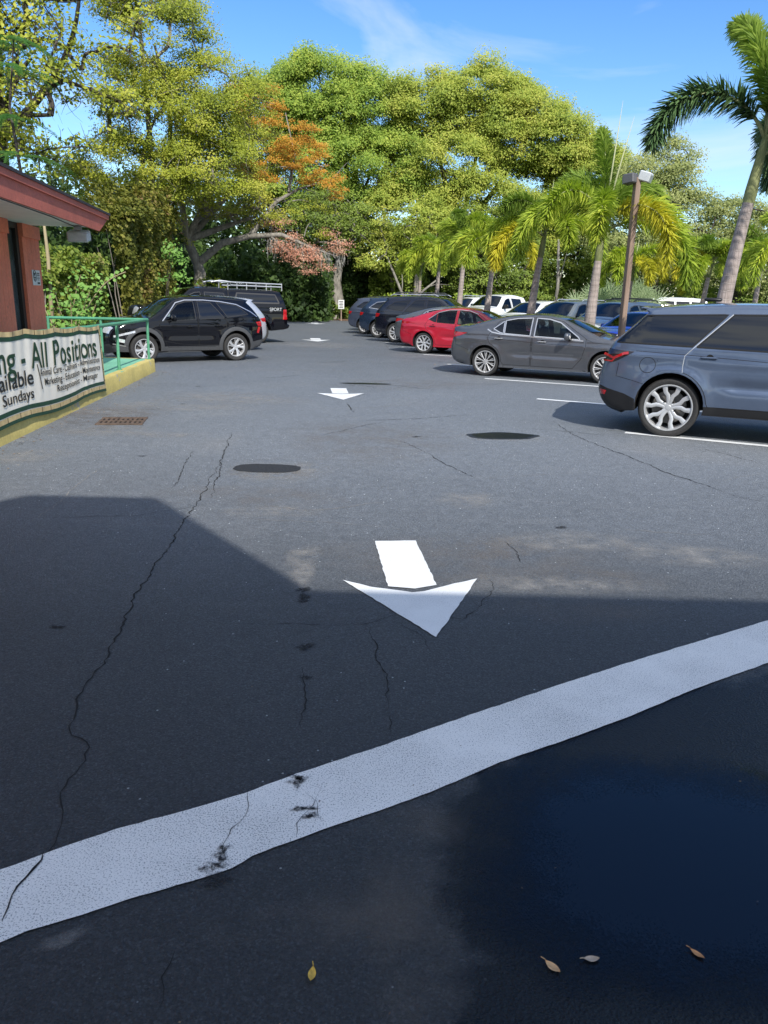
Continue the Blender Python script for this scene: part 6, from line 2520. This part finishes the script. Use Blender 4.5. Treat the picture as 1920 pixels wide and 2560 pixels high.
vine_wall('low hedge of tangled vines right behind the green railing', [(-9.6, 19.5), (-9.2, 22.5), (-9.6, 25.5), (-10.2, 28)], [2.5, 2.55, 2.6, 2.8], 1.0, 22000, 'hedge_leaf', .13, .10)
vine_wall('tall curtain of brownish vines behind the black compact SUV', [(-9.7, 29.5), (-9.9, 31.5), (-10.2, 34), (-10.8, 37.5), (-11.6, 42)], [4.2, 5.0, 5.2, 5.6, 5.4], 1.5, 40000, 'vine_leaf', .16, .12, name='vine_curtain', cat='vines')
# heart-leaved plant in front of the hedge
hp = empty('broadleaf_plant', (-8.4, 20.6, 0))
tag(hp, 'round-leaved bright green plant growing up behind the railing', 'plant')
Pl, Nl = [], []
mb = MB()
for q in range(9):
    a = bend((0, 0, 0), (random.uniform(-.9, 1.2), random.uniform(-.4, .4), random.uniform(.8, 2.2)), 5, 0, .3)
    mb.tube(a, [.02, .018, .015, .012, .009, .006], 5, 0, False)
    for p in a[1:]:
        for m_ in range(14):
            Pl.append(np.array(p) + nrg.normal(size=3) * .17)
            Nl.append(unit(1)[0] * .5 + np.array([.2, -.6, .7]))
tip = bend((.4, 0, 1.2), (1.6, -.1, 2.25), 9, .1, .1)
mb.tube(tip, [.015] * 10, 5, 0, False)
for i, p in enumerate(tip[3:]):
    for sd in (-1, 1):
        Pl.append(np.array(p) + np.array([sd * .04, 0, sd * .10]))
        Nl.append(np.array([.2, -.9, .5]))
mb.build('stem', 'pale_stem', hp)
Pl, Nl = np.array(Pl), np.array(Nl)
Nl /= np.linalg.norm(Nl, axis=1)[:, None]
V, Q = leaf_quads(Pl, Nl, .12, .09)
mesh_np('foliage', V, Q, 'bright_leaf', hp)
# thin pale stem standing by the building corner
st = empty('bare_sapling', (-9.3, 21.6, 0))
tag(st, 'thin bare pale trunk beside the corner of the red building', 'sapling')
mb = MB()
mb.tube([(0, 0, 0), (.02, 0, 1.6), (.06, 0, 2.6), (.05, 0, 3.0), (.04, 0, 3.3), (.03, 0, 3.6)], [.06, .055, .05, .045, .04, .02], 8)
mb.build('trunk', 'pale_stem', st, True)

# dark undergrowth massed under the trees: nobody could count it
def mass(name, n, boxes, leaf, ln, wd):
    P = []
    tot = sum(b[6] for b in boxes)
    for (x0, x1, y0, y1, z0, z1, wgt) in boxes:
        m = int(n * wgt / tot)
        x = nrg.uniform(x0, x1, m)
        y = y0 + (y1 - y0) * nrg.random(m) ** 1.5
        top = z1 * (.80 + .2 * np.sin(x * .9 + y) + .14 * np.sin(x * 2.7 + 1.3))
        z = z0 + (top - z0) * nrg.random(m) ** .85
        y += .8 * np.sin(x * 1.3 + z * 1.1)
        P.append(np.stack([x, y, np.maximum(z, .03)], 1))
    P = np.vstack(P)
    Nn = unit(len(P)) * .8 + np.array([0, -.6, .4])
    Nn /= np.linalg.norm(Nn, axis=1)[:, None]
    V, Q = leaf_quads(P, Nn, ln, wd)
    o = mesh_np(name, V, Q, leaf)
    tag(o, kind='stuff')
    return o


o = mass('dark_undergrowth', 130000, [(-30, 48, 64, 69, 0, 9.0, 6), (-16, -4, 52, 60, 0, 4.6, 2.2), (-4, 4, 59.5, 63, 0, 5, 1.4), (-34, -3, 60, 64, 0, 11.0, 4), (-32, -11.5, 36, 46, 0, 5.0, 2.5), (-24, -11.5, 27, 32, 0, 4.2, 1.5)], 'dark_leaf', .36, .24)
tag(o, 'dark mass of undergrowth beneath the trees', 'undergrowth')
o = mass('leafy_undergrowth', 36000, [(-1.5, 20, 57.5, 60.5, 0, 4.2, 3), (18, 46, 55, 60, 0, 4.0, 3), (-9, -3, 56.5, 59, 0, 1.5, .6), (12, 30, 50, 54, 0, 1.5, 1)], 'mid_leaf', .30, .19)
tag(o, 'leafy green undergrowth along the edge of the lot', 'undergrowth')

# individually visible shrubs and leaning stems
shr = [('round green shrub at the foot of the trees behind the pickup', -7.6, 55.8, 1.3, 1.5, 'mid_leaf'), ('low leafy shrub beside the small lot sign', -5.6, 56.2, 1.0, 1.1, 'dark_leaf'), ('sunlit green bush behind the farthest black SUV', .6, 55.5, 1.5, 2.0, 'ficus_leaf'),
       ('bright bush between two palm trunks behind the white pickup', 5.2, 54.5, 1.6, 2.2, 'ficus_leaf'), ('dark bush behind the pewter SUV', 9.8, 53.5, 1.8, 2.4, 'mid_leaf'), ('reddish shrub near the white van', 19.6, 50, 1.1, 1.6, 'dead_leaf'), ('green bush right of the white van', 22.5, 49.5, 1.6, 2.2, 'mid_leaf'),
       ('bright fan-leaved bush in the vine curtain', -9.9, 34.5, 1.1, 4.2, 'bright_leaf'), ('yellow-green bush at the foot of the oak', -10.2, 44.4, 1.3, 2.6, 'yellow_leaf')]
for lb, x, y, r, h, lf in shr:
    sroot = empty('shrub', (x, y, 0))
    tag(sroot, lb, 'shrub')
    k = 26
    d = unit(k)
    cc = np.stack([d[:, 0] * r * .8, d[:, 1] * r * .6, h * .5 + d[:, 2] * h * .42], 1)
    V, Q = clump_leaves(cc, nrg.uniform(.35, .6, k), 120, .17, .10, .8, .5, .3)
    mesh_np('foliage', V, Q, lf, sroot)
    mb = MB()
    for c_ in cc[:12]:
        mb.tube(bend((0, 0, 0), tuple(c_), 3, 0, .3), [.03, .024, .016, .008], 4, 0, False)
    mb.build('stems', 'dark_bark', sroot)
for lb, pts, r, m_ in (('pale leaning dead trunk crossing behind the dark SUVs', [(1.9, 55.2, 0), (.9, 55.4, 2.0), (-.2, 55.6, 4.4)], .10, 'grey_bark'),
                       ('pale dead branch leaning the other way behind the dark SUVs', [(.9, 54.6, .6), (2.4, 54.9, 2.2), (3.4, 55, 3.0)], .08, 'grey_bark'),
                       ('slim pale trunk standing behind the row of palms', [(11.6, 56, 0), (11.9, 56, 2.6), (11.7, 56, 5.8)], .12, 'grey_bark'),
                       ('grey trunk rising in front of the olive oak', [(14.9, 54, 0), (15.2, 54, 2.4), (14.9, 54, 5.0)], .14, 'grey_bark'),
                       ('thin pale tree stem above the yellowish green tree', [(.3, 58.5, 2), (-.2, 58.6, 6), (-1.0, 58.8, 9.6)], .12, 'grey_bark')):
    o = empty('leaning_tree', pts[0])
    tag(o, lb, 'tree trunk')
    mb = MB()
    mb.tube([Vector(p) - Vector(pts[0]) for p in pts], [r * 1.2, r, r * .6], 8)
    mb.tube([Vector(p) - Vector(pts[0]) for p in bend(pts[1], Vector(pts[2]) + Vector((.8, .2, -.4)), 4, .1, .4)], [r * .5, r * .4, r * .3, r * .2, .01], 5)
    mb.build('trunk', m_, o, True)

# ------------------------------------------------------------------ palms
prs = random.Random(21)


def frond(az, el0, droop, ln, seed, dens=70, leaf_len=.46, per=9, base_bare=.14, width=.036):
    """foxtail frond: arching rachis with leaflets all round it. Returns rachis points and leaflet arrays"""
    rg = np.random.default_rng(seed)
    n = 34
    pts = [np.zeros(3)]
    el = el0
    hx, hy = math.cos(az), math.sin(az)
    side = rg.uniform(-.25, .25)
    for i in range(n):
        t = i / n
        el = el0 - droop * t ** 1.15
        a = az + side * t
        step = ln / n
        pts.append(pts[-1] + step * np.array([math.cos(el) * math.cos(a), math.cos(el) * math.sin(a), math.sin(el)]))
    pts = np.array(pts)
    tang = np.gradient(pts, axis=0)
    tang /= np.linalg.norm(tang, axis=1)[:, None]
    m = dens * per
    t = base_bare + (1 - base_bare) * (np.arange(m) + rg.random(m)) / m
    idx = t * n
    i0 = np.clip(idx.astype(int), 0, n - 1)
    fr_ = (idx - i0)[:, None]
    p = pts[i0] * (1 - fr_) + pts[i0 + 1] * fr_
    tg = tang[i0]
    upv = np.array([0, 0, 1.0])
    s1 = np.cross(tg, upv)
    s1 /= np.linalg.norm(s1, axis=1)[:, None] + 1e-6
    s2 = np.cross(s1, tg)
    ang = rg.uniform(0, 2 * PI, m)
    rdir = s1 * np.cos(ang)[:, None] + s2 * np.sin(ang)[:, None]
    prof = np.sin(PI * np.clip(.12 + .88 * (t - base_bare) / (1 - base_bare), 0, 1)) ** .55
    L_ = leaf_len * (.35 + .65 * prof) * rg.uniform(.75, 1.15, m)
    d = rdir * .86 + tg * .55 + rg.normal(size=(m, 3)) * .08
    d /= np.linalg.norm(d, axis=1)[:, None]
    mid = p + d * (L_ * .5)[:, None]
    tip = p + d * L_[:, None] + np.array([0, 0, -1.0]) * (L_ * rg.uniform(.10, .30, m))[:, None]
    wv = np.cross(d, tg + rg.normal(size=(m, 3)) * .4)
    wv /= np.linalg.norm(wv, axis=1)[:, None] + 1e-6
    w0 = width * .55
    V = np.stack([p - wv * w0 * .35, p + wv * w0 * .35, mid + wv * w0, mid - wv * w0, tip + wv * .003, tip - wv * .003], 1).reshape(-1, 3)
    b = np.arange(m)[:, None] * 6
    Q = np.concatenate([b + np.array([0, 1, 2, 3]), b + np.array([3, 2, 4, 5])], 1).reshape(-1, 4)
    return pts, V, Q


def palm(label, base, h, r0, r1, fronds, lean=(0, 0), seed=1, shaft=1.0, spears=1, group=None, ln=2.6, dens=70, leaf_len=.46, width=.036, shaft_mat='crownshaft', mats=('palm_green', 'palm_lime', 'palm_gold'), sp_len=.62):
    """fronds: list of (azimuth deg, start elevation deg, droop deg, length factor, tone 0..2)"""
    root = empty('palm_tree', base)
    tag(root, label, 'palm tree', group)
    pr = random.Random(seed)
    mb = MB()
    n = 40
    top = Vector((lean[0], lean[1], h))
    prof = lambda t: r0 * (1.25 - .25 * min(1, t / .06)) if t < .06 else r0 + (r1 - r0) * max(0, (t - .25) / .75) ** 1.2
    P, Rd = [], []
    for i in range(n + 1):
        t = i / n
        P.append(Vector((lean[0] * t ** 1.6, lean[1] * t ** 1.6, h * t)))
        Rd.append(prof(t))
    mb.tube(P, Rd, 16)
    mb.build('trunk', 'palm_trunk', root, True, 60)
    d = (P[-1] - P[-4]).normalized()
    mb = MB()
    sp_ = [top + d * shaft * t for t in (0, .15, .4, .7, 1.0)]
    mb.tube(sp_, [r1 * 1.02, r1 * 1.12, r1 * .95, r1 * .68, r1 * .42], 14)
    mb.build('crownshaft', shaft_mat, root, True, 60)
    ct = top + d * shaft * .92
    for k, (a_, el, dr, lf, tone) in enumerate(fronds):
        org = ct - d * shaft * (.30 if el < 35 else .10)
        pts, V, Q = frond(rad(a_), rad(el), rad(dr), ln * lf, seed * 100 + k, dens, leaf_len, width=width)
        o3 = np.array(org)
        fo = mesh_np('frond', V + o3, Q, mats[tone], root)
        rb = MB()
        m_ = len(pts)
        rb.tube([Vector(p) + org for p in pts[::3]], [.035 * (1 - .85 * i / (m_ / 3)) + .004 for i in range(len(pts[::3]))], 6, 0)
        rb.build('rachis', 'rachis', fo, True)
    for k in range(spears):
        sb = MB()
        a = pr.uniform(0, 6.28)
        tl_ = .10 if k else .05
        e = ct + Vector((math.cos(a) * tl_ + .12 * (k + 1) * .8, math.sin(a) * tl_, 1.0)).normalized() * ln * (sp_len - .12 * k)
        sb.tube([ct - d * .2, ct.lerp(e, .5), e], [.03, .022, .004], 6)
        sb.build('spear_leaf', 'rachis_pale', root, True)
    return root


def crown(seed, n_low=6, n_high=4, gold=1):
    pr = random.Random(seed)
    out = []
    off = pr.uniform(0, 360)
    for k in range(n_low):
        out.append((off + k * 360 / n_low + pr.uniform(-12, 12), pr.uniform(34, 54), pr.uniform(140, 162), pr.uniform(1.1, 1.3), 2 if k < gold else 1))
    for k in range(n_high):
        out.append((off + 30 + k * 360 / n_high + pr.uniform(-15, 15), pr.uniform(66, 82), pr.uniform(90, 130), pr.uniform(.85, 1.0), 0 if k % 2 else 1))
    return out


GP = None
# order: nearest first
palm('thick tall palm at the right edge with its trunk bare and ringed', (6.38, 15.3, 0), 3.62, .155, .10,
     [(180, 62, 150, 1.12, 0), (284, 88, 172, 2.2, 1), (262, 80, 150, 1.2, 1), (100, 86, 70, 1.2, 1), (60, 35, 110, 1.05, 0), (10, 25, 120, 1.0, 0), (330, 50, 125, 1.0, 0), (300, 40, 130, 1.0, 1)],
     lean=(.30, 0), seed=3, shaft=1.35, ln=2.55, dens=110, leaf_len=.44, width=.034, mats=('palm_dark', 'palm_green', 'palm_lime'), spears=0)
palm('palm beside the wooden lamp post with tall pale spear leaves', (5.62, 22, 0), 2.85, .17, .10, [(168, 46, 156, 1.15, 1), (205, 64, 150, 1.0, 1), (120, 74, 100, .95, 0), (12, 48, 155, 1.25, 1), (345, 34, 145, 1.2, 1), (60, 66, 115, 1.0, 0), (255, 52, 150, 1.0, 1), (305, 40, 150, 1.15, 2), (85, 86, 40, .95, 0), (30, 70, 125, 1.0, 0)],
     lean=(.1, 0), seed=5, shaft=1.15, spears=2, ln=2.9, dens=80, sp_len=1.0)
palm('palm with golden lower fronds, just left of the lamp-post palm', (4.82, 27, 0), 3.15, .155, .095, [(178, 44, 156, 1.2, 1), (200, 30, 140, 1.1, 2), (8, 46, 155, 1.25, 1), (335, 36, 150, 1.2, 1), (235, 46, 155, 1.1, 1), (290, 40, 140, 1.05, 1), (80, 72, 110, .95, 0), (200, 74, 130, .95, 0), (20, 76, 120, .95, 0)],
     lean=(.25, 0), seed=8, shaft=1.1, spears=1, ln=2.35, dens=80)
palm('palm with a slim trunk behind the near end of the white pickup', (4.03, 32.5, 0), 3.0, .145, .09, crown(31, 5, 4, 1), lean=(.15, 0), seed=31, ln=2.15, dens=64, width=.036, spears=2)
palm('palm with lime fronds standing behind the red sedan roof', (3.32, 37.5, 0), 3.5, .145, .09, crown(47, 5, 4, 0), lean=(.15, 0), seed=47, ln=2.2, dens=60, width=.038, spears=1)
palm('palm rising behind the large black SUV', (2.52, 42.5, 0), 3.1, .14, .09, crown(52, 5, 4, 0), lean=(.1, 0), seed=52, ln=2.1, dens=56, width=.04, spears=1)
palm('smallest and farthest palm of the row, behind the dark navy SUV', (1.75, 47.5, 0), 2.7, .13, .085, crown(63, 5, 3, 0), lean=(.1, 0), seed=63, ln=1.9, dens=52, width=.05, spears=0)
palm('short golden palm between the lamp post and the thick palm', (14.2, 36, 0), 2.9, .14, .09, crown(71, 6, 4, 2), lean=(.2, 0), seed=71, ln=2.1, dens=56, width=.045, spears=0, mats=('palm_green', 'palm_lime', 'palm_gold'), shaft=.8)
palm('drooping golden palm just right of the lamp post', (11.3, 37.5, 0), 2.7, .12, .08, crown(77, 5, 3, 2), lean=(.1, 0), seed=77, ln=1.9, dens=52, width=.045, spears=1, mats=('palm_green', 'palm_lime', 'palm_gold'), shaft=.8)
palm('green palm right of the thick palm trunk at the picture edge', (15.6, 31.5, 0), 3.0, .15, .095, crown(84, 6, 4, 0), lean=(.25, 0), seed=84, ln=2.9, dens=60, width=.042, spears=1)
palm('tall fan-crowned palm behind the thick palm', (19.4, 42, 0), 3.3, .15, .10, crown(91, 7, 5, 0), lean=(.1, 0), seed=91, ln=2.9, dens=50, width=.05, spears=1, mats=('olive_leaf', 'palm_green', 'palm_lime'))

# saw palmettos
for lb, x, y, s_, sd in (('silvery fan-leaved palmetto left of the second palm trunk', 10.6, 41, 1.35, 1), ('silvery palmetto right behind the steel grey SUV', 11.9, 41, 1.6, 2), ('silvery palmetto nearest the lamp post', 12.9, 41, 1.5, 3)):
    o = empty('palmetto', (x, y, 0))
    tag(o, lb, 'palmetto')
    pr = random.Random(sd)
    V, F = [], []
    mb = MB()
    st_ = MB()
    for q in range(22):
        a = pr.uniform(0, 2 * PI)
        el = pr.uniform(.5, 1.45)
        ln_ = s_ * pr.uniform(.7, 1.3)
        c = Vector((math.cos(a) * math.cos(el), math.sin(a) * math.cos(el), math.sin(el))) * ln_ + Vector((0, 0, .5))
        st_.tube([(0, 0, .2), tuple(c)], [.014, .01], 4, 0, False)
        ax = (c - Vector((0, 0, .3))).normalized()
        sd_ = ax.cross(Vector((pr.uniform(-.5, .5), -1, .3))).normalized()
        nn = ax.cross(sd_)
        for k in range(15):
            th = -1.9 + 3.8 * k / 14
            d = ax * math.cos(th) + sd_ * math.sin(th)
            w_ = d.cross(nn).normalized() * .022
            L_ = .62 * s_ * (1 - .12 * abs(th))
            m_ = c + d * L_ * .5
            t_ = c + d * L_ + Vector((0, 0, -.05))
            b = len(V)
            V += [c, m_ + w_, t_, m_ - w_]
            F.append((b, b + 1, b + 2, b + 3))
    mb.add(V, F)
    mb.build('fan_leaves', 'palmetto_leaf', o)
    st_.build('stalks', 'rachis', o)

# ------------------------------------------------------------------ lamp post, lot sign
lp = empty('lamp_post', (6.27, 21.0, 0))
tag(lp, 'square wooden lamp post with two box flood lights on top', 'lamp post')
mb = MB()
mb.bbox((0, 0, 2.42), (.145, .145, 4.84), .012, rz=.35)
mb.build('post', 'pole_wood', lp)
for sx_, rz_, nm in ((.20, -.55, 'flood_lamp'), (-.20, 2.4, 'flood_lamp')):
    R_ = Matrix.Rotation(rz_, 3, 'Z') @ Matrix.Rotation(.30 if sx_ > 0 else .12, 3, 'Y')
    mb = MB()
    mb.bbox((sx_ * .95, -.02, 4.86 if sx_ > 0 else 4.80), (.30, .30, .24), .025, rot=R_)
    h_ = mb.build(nm, 'fixture_grey' if sx_ > 0 else 'fixture_dark', lp, True, 40)
    mb = MB()
    cc = R_ @ Vector((.152, 0, -.02)) + Vector((sx_ * .95, -.02, 4.86 if sx_ > 0 else 4.80))
    mb.bbox(cc, (.012, .25, .18), .004, rot=R_)
    mb.build('lens', 'lens', h_)
mb = MB()
mb.tube([(-.2, 0, 4.74), (.2, 0, 4.76)], .025, 8)
mb.build('bracket', 'fixture_dark', lp)

ls = empty('lot_sign', (-3.35, 55.6, 0))
tag(ls, 'small white notice on a short post at the far end of the lot', 'sign')
mb = MB()
mb.bbox((0, 0, .45), (.08, .08, .9), .01)
mb.build('post', 'pole_wood', ls)
mb = MB()
mb.bbox((0, -.06, 1.12), (.42, .03, .62), .01)
mb.build('plate', 'sign_white', ls)
mb = MB()
for k in range(5):
    mb.box((0, -.079, 1.32 - k * .10), (.28 - .05 * (k % 2), .004, .045))
mb.build('printed_lines', 'ink_black', ls)
bpy.context.view_layer.update()
